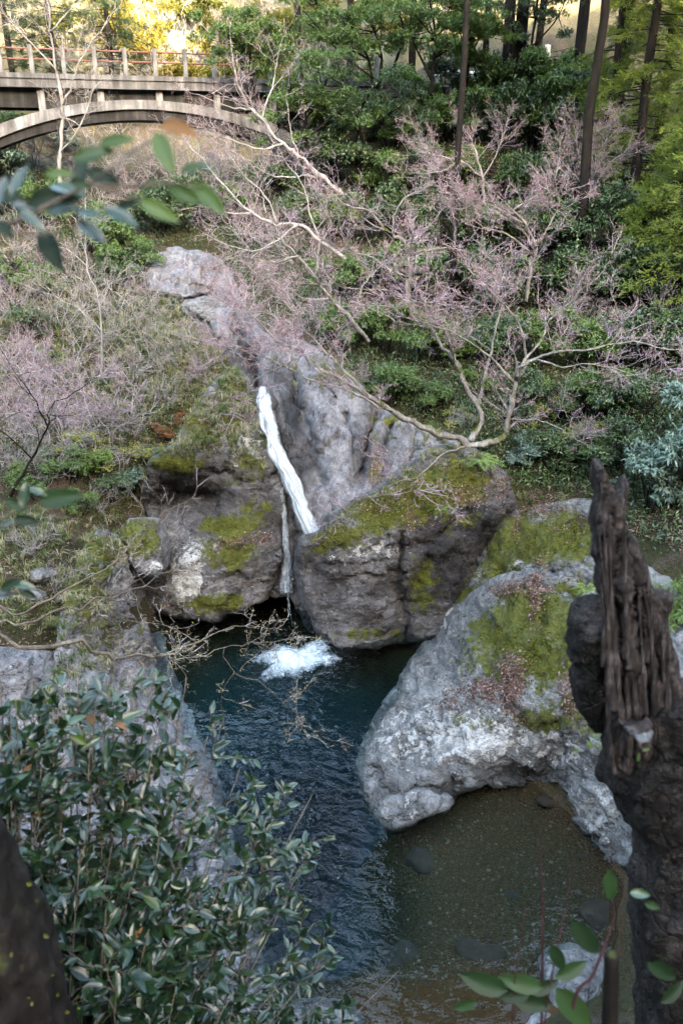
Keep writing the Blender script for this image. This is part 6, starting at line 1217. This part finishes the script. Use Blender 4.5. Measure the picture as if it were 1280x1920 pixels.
# ------------------------------------------------------------------ near the camera: sprigs, bush, trunk, dead snag
def big_leaf(seed, w=.42, curl=.12, rndv=.5):
    r = random.Random(seed); nu, nv_ = 7, 5; V = []; A = []
    for i in range(nu):
        t = i / (nu - 1); wd = w * .5 * (math.sin(math.pi * min(1, t ** .8)) ** .75) * (1 if t < .98 else 0)
        for j in range(nv_):
            q = (j / (nv_ - 1) - .5) * 2; V.append((t, q * wd, abs(q) * wd * .35 - curl * (t - .3) ** 2 + .02 * math.sin(9 * t + r.uniform(0, 3)) * abs(q))); A.append(rndv + .12 * (1 - abs(q)))
    F = [(i * nv_ + j, i * nv_ + j + 1, (i + 1) * nv_ + j + 1, (i + 1) * nv_ + j) for i in range(nu - 1) for j in range(nv_ - 1)]
    return mesh_np('leaf', V, np.array(F), {'rnd': np.clip(A, 0, 1)})
LEAF = [big_leaf(i, .36 + .03 * (i % 4), .05 + .09 * (i % 3), (i * .17) % 1) for i in range(8)]
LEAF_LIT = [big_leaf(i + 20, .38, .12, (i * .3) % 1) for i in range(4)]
LEAF_DRY = [big_leaf(i + 30, .4, .3, .6) for i in range(2)]
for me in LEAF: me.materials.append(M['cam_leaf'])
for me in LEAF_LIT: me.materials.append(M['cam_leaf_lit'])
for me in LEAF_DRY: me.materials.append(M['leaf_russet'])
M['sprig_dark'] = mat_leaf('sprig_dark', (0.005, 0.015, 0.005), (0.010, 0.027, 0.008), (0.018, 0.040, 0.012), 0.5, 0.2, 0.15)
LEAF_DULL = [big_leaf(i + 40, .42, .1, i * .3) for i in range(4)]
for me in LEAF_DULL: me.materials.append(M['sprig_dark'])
CR = np.array([1, 0, 0.]); CF = np.array([0, CP, -SP]); CU = np.array([0, SP, CP])
def put_leaf(parent, me, pos, d, nrm, L, origin=(0, 0, 0)):
    d = unit(np.array(d, float)); s = unit(np.cross(nrm, d)); u = np.cross(d, s)
    o = obj('leaf', me, None, parent); m = Matrix(((d[0], s[0], u[0], 0), (d[1], s[1], u[1], 0), (d[2], s[2], u[2], 0), (0, 0, 0, 1)))
    o.matrix_local = Matrix.Translation(Vector(np.array(pos) - np.array(origin))) @ m @ Matrix.Scale(L, 4); return o
def px_leaf(parent, origin, x, y, ln, ang, Y, me, tilt=.5, roll=0.0):
    """a leaf seen at pixel (x, y), ln pixels long, pointing at ang; tilt 0 faces the camera, 1 faces the sky"""
    c = P(x, y, Y); dep = c[1] * CP - (c[2] - CAM_H) * SP; L = ln / FPX * dep * 1.12; a = R(ang)
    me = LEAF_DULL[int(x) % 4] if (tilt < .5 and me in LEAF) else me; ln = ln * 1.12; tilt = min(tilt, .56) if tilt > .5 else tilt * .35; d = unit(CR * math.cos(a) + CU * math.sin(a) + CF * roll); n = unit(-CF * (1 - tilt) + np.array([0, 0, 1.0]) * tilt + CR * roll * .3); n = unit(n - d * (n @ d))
    return put_leaf(parent, me, c - d * L * .5, d, n, L, origin)
def stem_part(parent, origin, lines, mat, name='stem'):
    mb = MB()
    for l, r0, r1 in lines:
        q = spline([P(*v) for v in l], 14) - np.array(origin); V, F4, F3 = tube(q, np.linspace(r0, r1, 14), 6); mb.add(V, F4, F3)
    return obj(name, mb.mesh(name), mat, parent)
og = P(-300, 560, 1.15); sp1 = thing('camellia_sprig', 'blurred camellia sprig of dark and glossy leaves hanging in at upper left', 'branch', tuple(og))
stem_part(sp1, og, [([(-300, 560, 1.15), (-100, 470, 1.15), (30, 415, 1.15), (100, 380, 1.16), (165, 345, 1.17), (240, 290, 1.2)], .005, .0015), ([(-300, 560, 1.15), (-60, 440, 1.2), (80, 440, 1.2), (170, 420, 1.2)], .004, .0015), ([(165, 345, 1.17), (250, 350, 1.18), (330, 345, 1.18), (380, 350, 1.18)], .003, .001), ([(165, 345, 1.17), (250, 370, 1.16), (310, 380, 1.16)], .0025, .001), ([(240, 290, 1.2), (290, 260, 1.2), (330, 245, 1.2)], .002, .001)], M['stem'])
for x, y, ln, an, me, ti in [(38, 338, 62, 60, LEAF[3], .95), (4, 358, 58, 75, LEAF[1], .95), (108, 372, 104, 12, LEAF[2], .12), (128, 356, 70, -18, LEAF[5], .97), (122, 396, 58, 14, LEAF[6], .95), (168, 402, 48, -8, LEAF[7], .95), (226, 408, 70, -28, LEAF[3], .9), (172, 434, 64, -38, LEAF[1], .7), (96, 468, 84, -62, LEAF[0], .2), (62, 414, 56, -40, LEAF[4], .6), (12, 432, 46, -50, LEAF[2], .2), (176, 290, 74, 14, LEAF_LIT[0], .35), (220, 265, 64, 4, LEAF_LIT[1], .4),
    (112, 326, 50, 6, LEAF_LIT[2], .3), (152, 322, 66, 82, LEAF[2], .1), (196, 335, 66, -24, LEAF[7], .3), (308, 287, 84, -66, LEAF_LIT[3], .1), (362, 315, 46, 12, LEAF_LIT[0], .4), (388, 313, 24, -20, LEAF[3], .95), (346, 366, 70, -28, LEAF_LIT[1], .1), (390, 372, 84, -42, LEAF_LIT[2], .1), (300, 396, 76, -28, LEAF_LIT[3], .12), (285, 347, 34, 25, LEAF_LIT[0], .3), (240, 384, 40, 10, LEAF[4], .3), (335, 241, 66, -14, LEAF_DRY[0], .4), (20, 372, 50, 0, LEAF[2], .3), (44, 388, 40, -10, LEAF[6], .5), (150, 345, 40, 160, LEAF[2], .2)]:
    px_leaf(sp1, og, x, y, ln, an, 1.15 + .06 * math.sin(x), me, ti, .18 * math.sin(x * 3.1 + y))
og = P(-260, 1010, 1.5); sp2 = thing('camellia_sprig', 'small blurred leafy twig entering at the left edge beside the grassy bank', 'branch', tuple(og))
stem_part(sp2, og, [([(-260, 1010, 1.5), (-60, 990, 1.5), (30, 960, 1.5), (90, 940, 1.5)], .004, .001), ([(-60, 990, 1.5), (10, 985, 1.5), (60, 975, 1.5)], .002, .001)], M['stem'])
for x, y, ln, an, me, ti in [(47, 928, 46, 84, LEAF[3], .75), (72, 922, 34, -22, LEAF[5], .95), (114, 934, 78, 8, LEAF[2], .3), (30, 946, 40, 150, LEAF[0], .2), (6, 986, 40, 30, LEAF[1], .9), (52, 976, 46, -8, LEAF[4], .3)]:
    px_leaf(sp2, og, x, y, ln, an, 1.5, me, ti)
og = P(-260, 1160, 1.7); sp3 = thing('camellia_sprig', 'blurred leaf cluster at the left edge below the other small twig', 'branch', tuple(og))
stem_part(sp3, og, [([(-260, 1160, 1.7), (-60, 1130, 1.7), (20, 1112, 1.7), (50, 1105, 1.7)], .004, .001)], M['stem'])
for x, y, ln, an, me, ti in [(8, 1116, 44, 10, LEAF[1], .9), (46, 1098, 40, -10, LEAF[5], .9), (52, 1112, 36, -30, LEAF[0], .2), (20, 1096, 40, 30, LEAF[2], .3)]:
    px_leaf(sp3, og, x, y, ln, an, 1.7, me, ti)

# leafy bush at the lower left
rng = np.random.default_rng(91)
bb = np.array([-1.5, 2.3, 0.0]); bb[2] = gz(bb[0], bb[1])
bush = thing('camellia_bush', 'dense glossy leaved bush filling the lower left corner', 'bush', tuple(bb))
tips = [(40, 1300, 3.0), (130, 1270, 3.2), (215, 1235, 3.4), (290, 1260, 3.3), (350, 1270, 3.5), (420, 1345, 3.6), (60, 1380, 2.9), (170, 1360, 3.0), (270, 1370, 3.2), (360, 1400, 3.4), (450, 1440, 3.7), (540, 1470, 4.0), (585, 1490, 4.1), (500, 1530, 3.8), (590, 1570, 4.1), (420, 1540, 3.5), (330, 1500, 3.3), (230, 1480, 3.0), (120, 1470, 2.8), (150, 1600, 2.6), (260, 1610, 2.8), (370, 1640, 3.1), (470, 1640, 3.4), (540, 1680, 3.6), (590, 1730, 3.8), (480, 1760, 3.4), (560, 1800, 3.6), (380, 1760, 3.0), (280, 1740, 2.7), (220, 1820, 2.4), (330, 1850, 2.7), (440, 1860, 3.0), (540, 1880, 3.3), (620, 1860, 3.6), (620, 1790, 3.8), (300, 1930, 2.5), (420, 1950, 2.8), (20, 1450, 2.7), (100, 1330, 3.0), (400, 1470, 3.5), (300, 1560, 3.0), (200, 1700, 2.5), (745, 1822, 3.9), (20, 1350, 2.8), (0, 1260, 2.9), (60, 1255, 3.0), (110, 1290, 3.1), (150, 1250, 3.2), (200, 1275, 3.2), (250, 1255, 3.3), (310, 1290, 3.3), (30, 1310, 2.8), (180, 1300, 3.1), (250, 1310, 3.2), (320, 1330, 3.3), (390, 1380, 3.4), (80, 1420, 2.8), (60, 1530, 2.7), (440, 1600, 3.4), (520, 1580, 3.8), (350, 1580, 3.1)]
outl = np.array([(-80, 1215), (120, 1228), (200, 1190), (250, 1215), (330, 1240), (400, 1240), (440, 1345), (500, 1410), (600, 1465), (625, 1570), (580, 1650), (640, 1710), (625, 1790), (770, 1805), (770, 1850), (690, 1860), (700, 2000), (-80, 2000)], float)
lines = []; LPs = []
for t in tips:
    e = P(*t); m1 = bb + (e - bb) * .4 + np.array([0, 0, -.12]) + rng.normal(size=3) * .08; q = spline([bb + rng.normal(size=3) * [.12, .12, .02], m1, e], 16); lines.append((q, .011, .0025))
    ns = 17 if t[0] < 700 else 3
    for _ in range(ns):
        i = rng.integers(5, 15); T = unit(q[i + 1] - q[i]); d = unit(T * .35 + unit(rng.normal(size=3)) * .8 + [0, 0, .25]); L = rng.uniform(.16, .36); sq = wander(rng, q[i], d, L, 5, .18, .05); lines.append((sq, .0035, .0012))
        for _k in range(10):
            u = rng.uniform(.15, 1) * 4.99; j = int(u); p = sq[j] + (sq[j + 1] - sq[j]) * (u - j); Tt = unit(sq[j + 1] - sq[j]); h = rng.normal(size=3); h[2] *= .5
            ld = unit(Tt * .65 + unit(h) * .85); n_ = unit(np.array([0, -.25, 1.0]) + rng.normal(size=3) * .38); LPs.append((p, ld, unit(n_ - ld * (n_ @ ld)), float(np.clip(rng.lognormal(-2.55, .24), .042, .12))))
mb = MB()
for q, r0, r1 in lines: V, F4, F3 = tube(q - bb, np.linspace(r0, r1, len(q)), 5); mb.add(V, F4, F3)
obj('stems', mb.mesh('stems'), M['stem'], bush)
pp = np.array([l[0] for l in LPs]); xx, yy = to_px(pp); ok = inside(outl, np.c_[xx, yy]); LPs = [l for l, k in zip(LPs, ok) if k]
size = np.array([l[3] / (l[0][1] * CP - (l[0][2] - CAM_H) * SP) for l in LPs]); xx, yy = xx[ok], yy[ok]; vis = (xx > -30) & (yy < 1940); order = np.argsort(-(size * vis)); near = set(order[:300].tolist())
fol = MB()
for i, (p, d, n_, L) in enumerate(LPs):
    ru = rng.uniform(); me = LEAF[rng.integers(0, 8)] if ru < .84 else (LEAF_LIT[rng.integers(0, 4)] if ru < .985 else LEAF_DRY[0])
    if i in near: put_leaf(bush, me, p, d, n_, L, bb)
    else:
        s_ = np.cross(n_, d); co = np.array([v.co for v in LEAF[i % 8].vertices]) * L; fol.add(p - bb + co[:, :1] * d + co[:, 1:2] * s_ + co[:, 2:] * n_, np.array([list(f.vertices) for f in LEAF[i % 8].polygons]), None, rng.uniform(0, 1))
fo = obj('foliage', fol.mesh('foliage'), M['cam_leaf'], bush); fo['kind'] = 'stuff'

# dark leaning trunk at the lower left
tp = [P(80, 2350, 1.9), P(60, 2100, 1.95), P(18, 1900, 2.0), P(-42, 1720, 2.05), P(-96, 1580, 2.1), P(-165, 1440, 2.15), P(-260, 1250, 2.2), P(-390, 1000, 2.3)]
b0 = np.array(tp[0]); b0[2] = gz(b0[0], b0[1]) - .1; b0 = np.array([tp[0][0], tp[0][1], min(b0[2], tp[0][2])])
tr = thing('leaning_tree', 'dark mossy tree trunk leaning out of the lower left corner', 'tree', tuple(b0))
q = spline([b0] + tp, 60) - b0; q = spline(q, 160); V, F4, F3 = tube(q, np.linspace(.25, .135, 160), 64, True, .12, 3); rV = V + 0.014 * (unit(V - q[np.clip(np.arange(len(V)) // 64, 0, 159)])) * (ridged(V * [14, 14, 5], 3, 4) + .6 * fbm(V * 30, 3, 6))[:, None]; V = rV
obj('trunk', mesh_np('trunk', V, [F4, F3]), M['near_bark'], tr)
rngc = np.random.default_rng(12); lb = []; cl = []
for k in range(22):
    e = np.array([rngc.uniform(-6, 6), rngc.uniform(-4, 6.0), rngc.uniform(15.4, 18.5)]); lb.append(e); cl += [tuple(e - b0 + rngc.normal(size=3) * [.8, .8, .3]) + (1.0, 1.0, .6) for _ in range(3)]
mbc = MB(); mq = spline([np.array(tp[-2]) * .35 + np.array(tp[-1]) * .65 - b0, np.array(tp[-1]) - b0, np.array([-2.6, 2.0, 14.5]) - b0, np.array([-2.0, 1.2, 16.5]) - b0], 60); V, F4, F3 = tube(mq, np.r_[np.linspace(.125, .155, 8), np.linspace(.155, .07, 52)], 40, True, .12, 8); V = V + 0.012 * unit(V - mq[np.clip(np.arange(len(V)) // 40, 0, 59)]) * (ridged(V * [14, 14, 5], 3, 4))[:, None]; mbc.add(V, F4, F3)
for e in lb: V, F4, F3 = tube(spline([mq[36], (mq[36] + e - b0) / 2 + rngc.normal(size=3) * .3, e - b0], 10), np.linspace(.05, .015, 10), 6); mbc.add(V, F4, F3)
obj('limbs', mbc.mesh('limbs'), M['near_bark'], tr)
tc, dc = crown_tips(rngc, cl, 6000); pc, ddc, ncr, Lc, Wc, ac = rosettes(rngc, tc, dc, 6, .11, .05, .2, 1.0); obj('crown', leaf_mesh('crown', pc, ddc, ncr, Lc, Wc, ac), M['leaf_dark'], tr)  # crown out of view, added overhead to shade the foreground
rr_ = random.Random(2); M['moss_leaf'] = mat_leaf('moss_leaf', (0.03, 0.036, 0.006), (0.06, 0.065, 0.009), (0.10, 0.10, 0.014), .6, .3, .3)
IV = [big_leaf(60 + i, .7, .1, .3 + .3 * i) for i in range(3)]
for me in IV: me.materials.append(M['moss_leaf'])
ivy = thing('ivy_leaves', 'tiny yellowish ivy leaves creeping up the dark leaning trunk', 'ivy', tuple(b0))
for (x, y) in [(150, 1868), (146, 1888), (108, 1862), (52, 1872), (60, 1878), (82, 1752), (70, 1690), (118, 1800), (22, 1785), (60, 1660), (100, 1830), (130, 1900)]:
    # on the trunk's near side
    Ys = np.linspace(1.2, 2.2, 120); c = np.array([P(x, y, Y) for Y in Ys]); d_ = np.array([np.linalg.norm(q + b0 - p, axis=1).min() for p in c]); k = int(np.argmax(d_ < .235)) if (d_ < .235).any() else int(np.argmin(d_))
    put_leaf(ivy, IV[rr_.randrange(3)], c[k], (rr_.uniform(-1, 1), -.2, rr_.uniform(-1, 1)), (.3, -1, .4), rr_.uniform(.012, .026), b0)

# broken dead snag at the right edge
def mat_snag():
    m = mat_rock('snag_wood', (0.012, 0.008, 0.007), (0.055, 0.038, 0.034), (0.22, 0.165, 0.16), lichen=0.0, moss=0.0, streak=(26, 26, 1.6), rot=(0, -0.13, 0), lich=(.4, .33, .34), bump=1.0)
    return m
M['snag'] = mat_bark('snag', (0.006, 0.0048, 0.0042), (0.03, 0.0235, 0.021), (0.15, 0.122, 0.114), 60, (1, 1, 0.05), 1.0); M['snag_moss'] = mat_rock('snag_moss', (0.005, 0.0045, 0.004), (0.014, 0.012, 0.010), (0.06, 0.05, 0.046), lichen=.2, moss=1.1, streak=(8, 8, 6), rot=(0, 0, 0), bump=1.0, mossc=((.01, .014, .004), (.05, .07, .012)))
sb = P(1180, 1400, 2.3); snag = thing('dead_snag', 'tall splintered dead tree snag, blurred, rising at the right edge', 'snag', (sb[0], sb[1], float(gz(sb[0], sb[1]))))
sloc = np.array(snag.location)
def srock(name, ol, ct, mat, dx=0, **kw):
    ol = [(x + dx, y) for x, y in ol]; ct = [(x + dx, y, Y) for x, y, Y in ct]; kw['cracks'] = [([(x + dx, y) for x, y in l], w, d) for l, w, d in kw.get('cracks', [])]
    o, D = rock(name, ol, ct, mat, **kw); o.parent = snag; o.location = -Vector(sloc); return o
srock('splinter', [(1098, 878), (1108, 884), (1118, 905), (1128, 945), (1140, 930), (1150, 902), (1158, 905), (1154, 935), (1146, 965), (1160, 1000), (1172, 1012), (1180, 1020), (1186, 1060), (1200, 1110), (1222, 1112), (1238, 1125), (1232, 1150), (1226, 1175), (1240, 1230), (1262, 1280), (1300, 1360), (1330, 1450), (1320, 1560), (1180, 1560), (1120, 1440), (1118, 1330), (1112, 1200), (1106, 1100), (1098, 1000), (1104, 950), (1100, 905)],
    [(1104, 900, 2.36), (1150, 910, 2.38), (1125, 1000, 2.3), (1150, 1000, 2.34), (1110, 1100, 2.32), (1150, 1100, 2.24), (1200, 1130, 2.34), (1150, 1250, 2.2), (1120, 1300, 2.3), (1220, 1250, 2.3), (1180, 1400, 2.18), (1280, 1400, 2.26), (1130, 1450, 2.28), (1240, 1530, 2.2), (1225, 1125, 2.36)],
    M['snag'], step=4, rim=14, rimd=.05, amp=.007, freq=9, seed=201, back=.10, down=.02, dx=22, aniso=(4.5, 4.5, .25), block=1.4, ridge=1.8, jit=7,
    cracks=[([(1128, 950), (1136, 1100), (1140, 1250), (1170, 1450)], 5, .05), ([(1150, 980), (1165, 1100), (1185, 1250), (1220, 1450)], 6, .06), ([(1110, 1000), (1118, 1150), (1130, 1330)], 4, .04), ([(1180, 1100), (1205, 1220), (1250, 1380)], 6, .05)],
    masks={'lichen': [(1150, 1250, 12, 120, .6), (1106, 1050, 10, 60, .8), (1190, 1350, 12, 60, .5)]})
srock('broken_block', [(1052, 1135), (1075, 1122), (1108, 1128), (1128, 1180), (1130, 1240), (1100, 1245), (1092, 1262), (1098, 1330), (1090, 1375), (1074, 1385), (1064, 1340), (1052, 1330), (1046, 1290), (1040, 1240), (1050, 1190)],
    [(1060, 1150, 2.34), (1110, 1150, 2.28), (1080, 1200, 2.22), (1060, 1260, 2.3), (1080, 1330, 2.32), (1120, 1220, 2.26), (1078, 1375, 2.34)], M['snag_moss'], step=5, rim=14, rimd=.05, amp=.012, freq=9, seed=202, back=.09, down=.02, dx=34, jit=9, block=3.2, masks={'moss': [(1060, 1290, 20, 40, .4), (1075, 1180, 60, 40, -.5)]})
srock('root_mass', [(1130, 1340), (1170, 1325), (1230, 1330), (1300, 1380), (1500, 1400), (1500, 2250), (1180, 2300), (1165, 2050), (1168, 1920), (1160, 1820), (1150, 1740), (1150, 1690), (1165, 1640), (1158, 1580), (1135, 1545), (1122, 1500), (1096, 1490), (1086, 1462), (1104, 1440), (1112, 1405), (1142, 1390)],
    [(1140, 1360, 2.26), (1200, 1350, 2.14), (1090, 1470, 2.3), (1150, 1500, 2.14), (1280, 1500, 2.08), (1160, 1650, 2.16), (1250, 1700, 2.04), (1180, 1850, 2.08), (1280, 1900, 1.98), (1200, 2200, 1.95), (1450, 1600, 2.15), (1450, 2200, 2.05), (1130, 1600, 2.22)],
    M['snag_moss'], step=7, rim=20, rimd=.07, amp=.020, freq=7, seed=203, back=.22, down=.1, dx=58, jit=6, masks={'moss': [(1130, 1450, 60, 60, .3), (1200, 1550, 60, 40, .3), (1220, 1800, 80, 100, .3), (1160, 1720, 30, 60, .3)], 'lichen': [(1200, 1430, 60, 40, .5)]})
srock('bark_plate', [(1150, 1352), (1190, 1345), (1215, 1352), (1205, 1372), (1165, 1378), (1148, 1370)], [(1160, 1360, 2.1), (1200, 1360, 2.1), (1180, 1365, 2.06)], M['snag'], step=4, rim=8, rimd=.03, amp=.008, freq=12, seed=204, back=.06, dx=14, down=.01)
st = srock('pale_knob', [(1172, 1385), (1185, 1368), (1205, 1364), (1216, 1376), (1202, 1392), (1180, 1400)], [(1180, 1380, 2.06), (1205, 1380, 2.06), (1195, 1382, 2.03)], M['pale_rock'], step=3, rim=8, rimd=.03, amp=.004, freq=12, seed=205, back=.05, dx=14, down=.01, masks={'moss': [(1190, 1380, 60, 60, -1)]})
rsn = np.random.default_rng(44)
for (x0, y0, x1, y1, r) in [(1150, 1330, 1126, 905, .013), (1165, 1360, 1140, 960, .012), (1140, 1300, 1122, 1000, .010), (1200, 1400, 1168, 985, .012), (1225, 1420, 1196, 1030, .012), (1240, 1400, 1218, 1090, .011), (1262, 1430, 1240, 1140, .012), (1180, 1420, 1160, 1120, .010), (1150, 1450, 1135, 1180, .010), (1290, 1480, 1262, 1250, .014), (1212, 1340, 1196, 1120, .008), (1250, 1330, 1252, 1100, .009), (1128, 1250, 1122, 1060, .008), (1176, 1250, 1172, 902, .009)]:
    a = P(x0, y0, 2.2 + rsn.uniform(-.02, .02)); b = P(x1, y1, 2.29 + rsn.uniform(-.02, .02)); q = spline([a, (a + b) / 2 + rsn.normal(size=3) * .012, b], 14) - sloc
    V, F4, F3 = tube(q, np.linspace(r, .0015, 14) * (1 + .35 * rsn.normal(size=14)).clip(.4, 1.6), 6); V[:, 1] = V[:, 1]
    obj('shard', mesh_np('shard', V, [F4, F3], smooth=False), M['snag'], snag)
sn = random.Random(6)
for (x, y, ln, an, ti) in [(1118, 1380, 18, 20, .7), (1104, 1395, 18, 120, .6), (1122, 1398, 16, -30, .6), (1078, 1408, 16, 10, .4), (1196, 1420, 16, 80, .4), (1210, 1405, 14, 10, .4)]:
    px_leaf(snag, sloc, x, y, ln, an, 2.0, LEAF_LIT[sn.randrange(4)], ti)
# leafy reddish stems at the bottom right
ob = P(1040, 2300, 1.5); ob[2] = max(ob[2] - .4, gz(ob[0], ob[1])); stp = thing('wild_plant', 'blurred reddish stems with glossy leaves at the bottom right', 'plant', tuple(ob))
stem_part(stp, ob, [([(1010, 2300, 1.5), (1015, 1900, 1.55), (1016, 1750, 1.58), (1016, 1650, 1.6), (1006, 1570, 1.62)], .005, .0015), ([(1080, 2300, 1.5), (1070, 1920, 1.5), (1110, 1830, 1.52), (1130, 1780, 1.54)], .006, .004), ([(1010, 2000, 1.5), (1030, 1850, 1.5), (1060, 1700, 1.55), (1070, 1630, 1.58)], .003, .001), ([(950, 2200, 1.5), (960, 1900, 1.5), (970, 1800, 1.5), (985, 1700, 1.52)], .003, .001), ([(1130, 1780, 1.54), (1150, 1720, 1.6), (1145, 1680, 1.62)], .003, .001)], M['stem_red'])
stem_part(stp, ob, [([(1130, 2200, 1.5), (1142, 1920, 1.52), (1146, 1790, 1.54)], .026, .02)], M['near_bark'], 'stub')
for x, y, ln, an, me, ti in [(1096, 1758, 88, -52, LEAF[1], .7), (1044, 1795, 62, -62, LEAF[0], .45), (1142, 1660, 66, -84, LEAF[3], .6), (1200, 1676, 44, -6, LEAF[5], .85), (1222, 1698, 34, -20, LEAF[6], .8), (1070, 1818, 70, 22, LEAF[4], .6), (975, 1842, 84, 170, LEAF[2], .6), (905, 1842, 95, 165, LEAF[2], .4), (1000, 1880, 80, -10, LEAF[6], .8), (960, 1865, 70, 190, LEAF[1], .8), (1075, 1890, 110, -50, LEAF[0], .3), (1020, 1850, 60, 20, LEAF[5], .8), (1240, 1820, 70, -30, LEAF[2], .2), (1260, 1860, 60, 40, LEAF[2], .2), (870, 1885, 50, 200, LEAF[0], .3)]:
    px_leaf(stp, ob, x, y, ln * .9, an, 1.5, me, ti * .62, .1)

# budding branches over the pool from the left
rng = np.random.default_rng(17)
bs = np.array([-5.2, 7.0, 0]); bs[2] = gz(bs[0], bs[1])
M['bud_yellow'] = mat_leaf('bud_yellow', (0.16, 0.12, 0.03), (0.24, 0.19, 0.05), (0.30, 0.20, 0.10), .6, .3, .2)
bare_tree('budding_tree', 'low branches with tiny yellowish buds reaching over the dark pool from the left', 'tree', bs, [
    ([tuple(bs), tuple(P(-60, 1235, 8.0)), tuple(P(60, 1216, 8.2)), tuple(P(160, 1210, 8.4)), tuple(P(215, 1235, 8.6)), tuple(P(300, 1225, 8.9)), tuple(P(370, 1205, 9.2))], .05, .016),
    (px((300, 1225, 8.9), (360, 1235, 9.0), (420, 1215, 9.3), (480, 1205, 9.6), (530, 1200, 9.8)), .014, .004), (px((370, 1205, 9.2), (420, 1180, 9.4), (470, 1175, 9.6), (520, 1178, 9.8)), .012, .004), (px((370, 1205, 9.2), (330, 1180, 9.3), (300, 1170, 9.4)), .010, .004),
    (px((420, 1215, 9.3), (440, 1260, 9.4), (500, 1290, 9.6), (560, 1340, 9.8), (605, 1380, 10)), .009, .003), (px((440, 1260, 9.4), (420, 1290, 9.4), (415, 1320, 9.4)), .006, .003), (px((480, 1205, 9.6), (520, 1220, 9.8), (560, 1215, 10)), .008, .003)],
    23, wood='stem', twig='twig_grey', bud='bud_yellow', bud_len=.032, bud_w=.013, budk=1, dens=(3.0, 5, 3), lens=(.42, .2, .09), flat=.6, up=.04, start=.55, twr=.0022, sub=1, rmin=.0025)
bs2 = np.array([-5.0, 6.4, 0]); bs2[2] = gz(bs2[0], bs2[1])
bare_tree('bare_sapling', 'long thin leafless branches slanting across the left bank', 'tree', bs2, [
    ([tuple(bs2), tuple(P(-40, 1205, 8.0)), tuple(P(40, 1150, 8.2)), tuple(P(120, 1110, 8.5)), tuple(P(200, 1060, 8.8)), tuple(P(265, 1000, 9.0)), tuple(P(340, 945, 9.2))], .035, .004),
    ([tuple(bs2), tuple(P(-40, 1230, 7.9)), tuple(P(60, 1165, 8.1)), tuple(P(160, 1130, 8.3)), tuple(P(240, 1110, 8.6)), tuple(P(320, 1070, 8.9))], .03, .004),
    (px((200, 1060, 8.8), (250, 1020, 8.9), (258, 980, 9.0)), .006, .003), (px((265, 1000, 9.0), (270, 960, 9.1)), .005, .002)],
    24, wood='stem', twig='twig_grey', bud=None, dens=(1.6, 3, 3), lens=(.5, .22, .1), flat=.9, up=.1, start=.55, twr=.0022, sub=0, rmin=.0025)
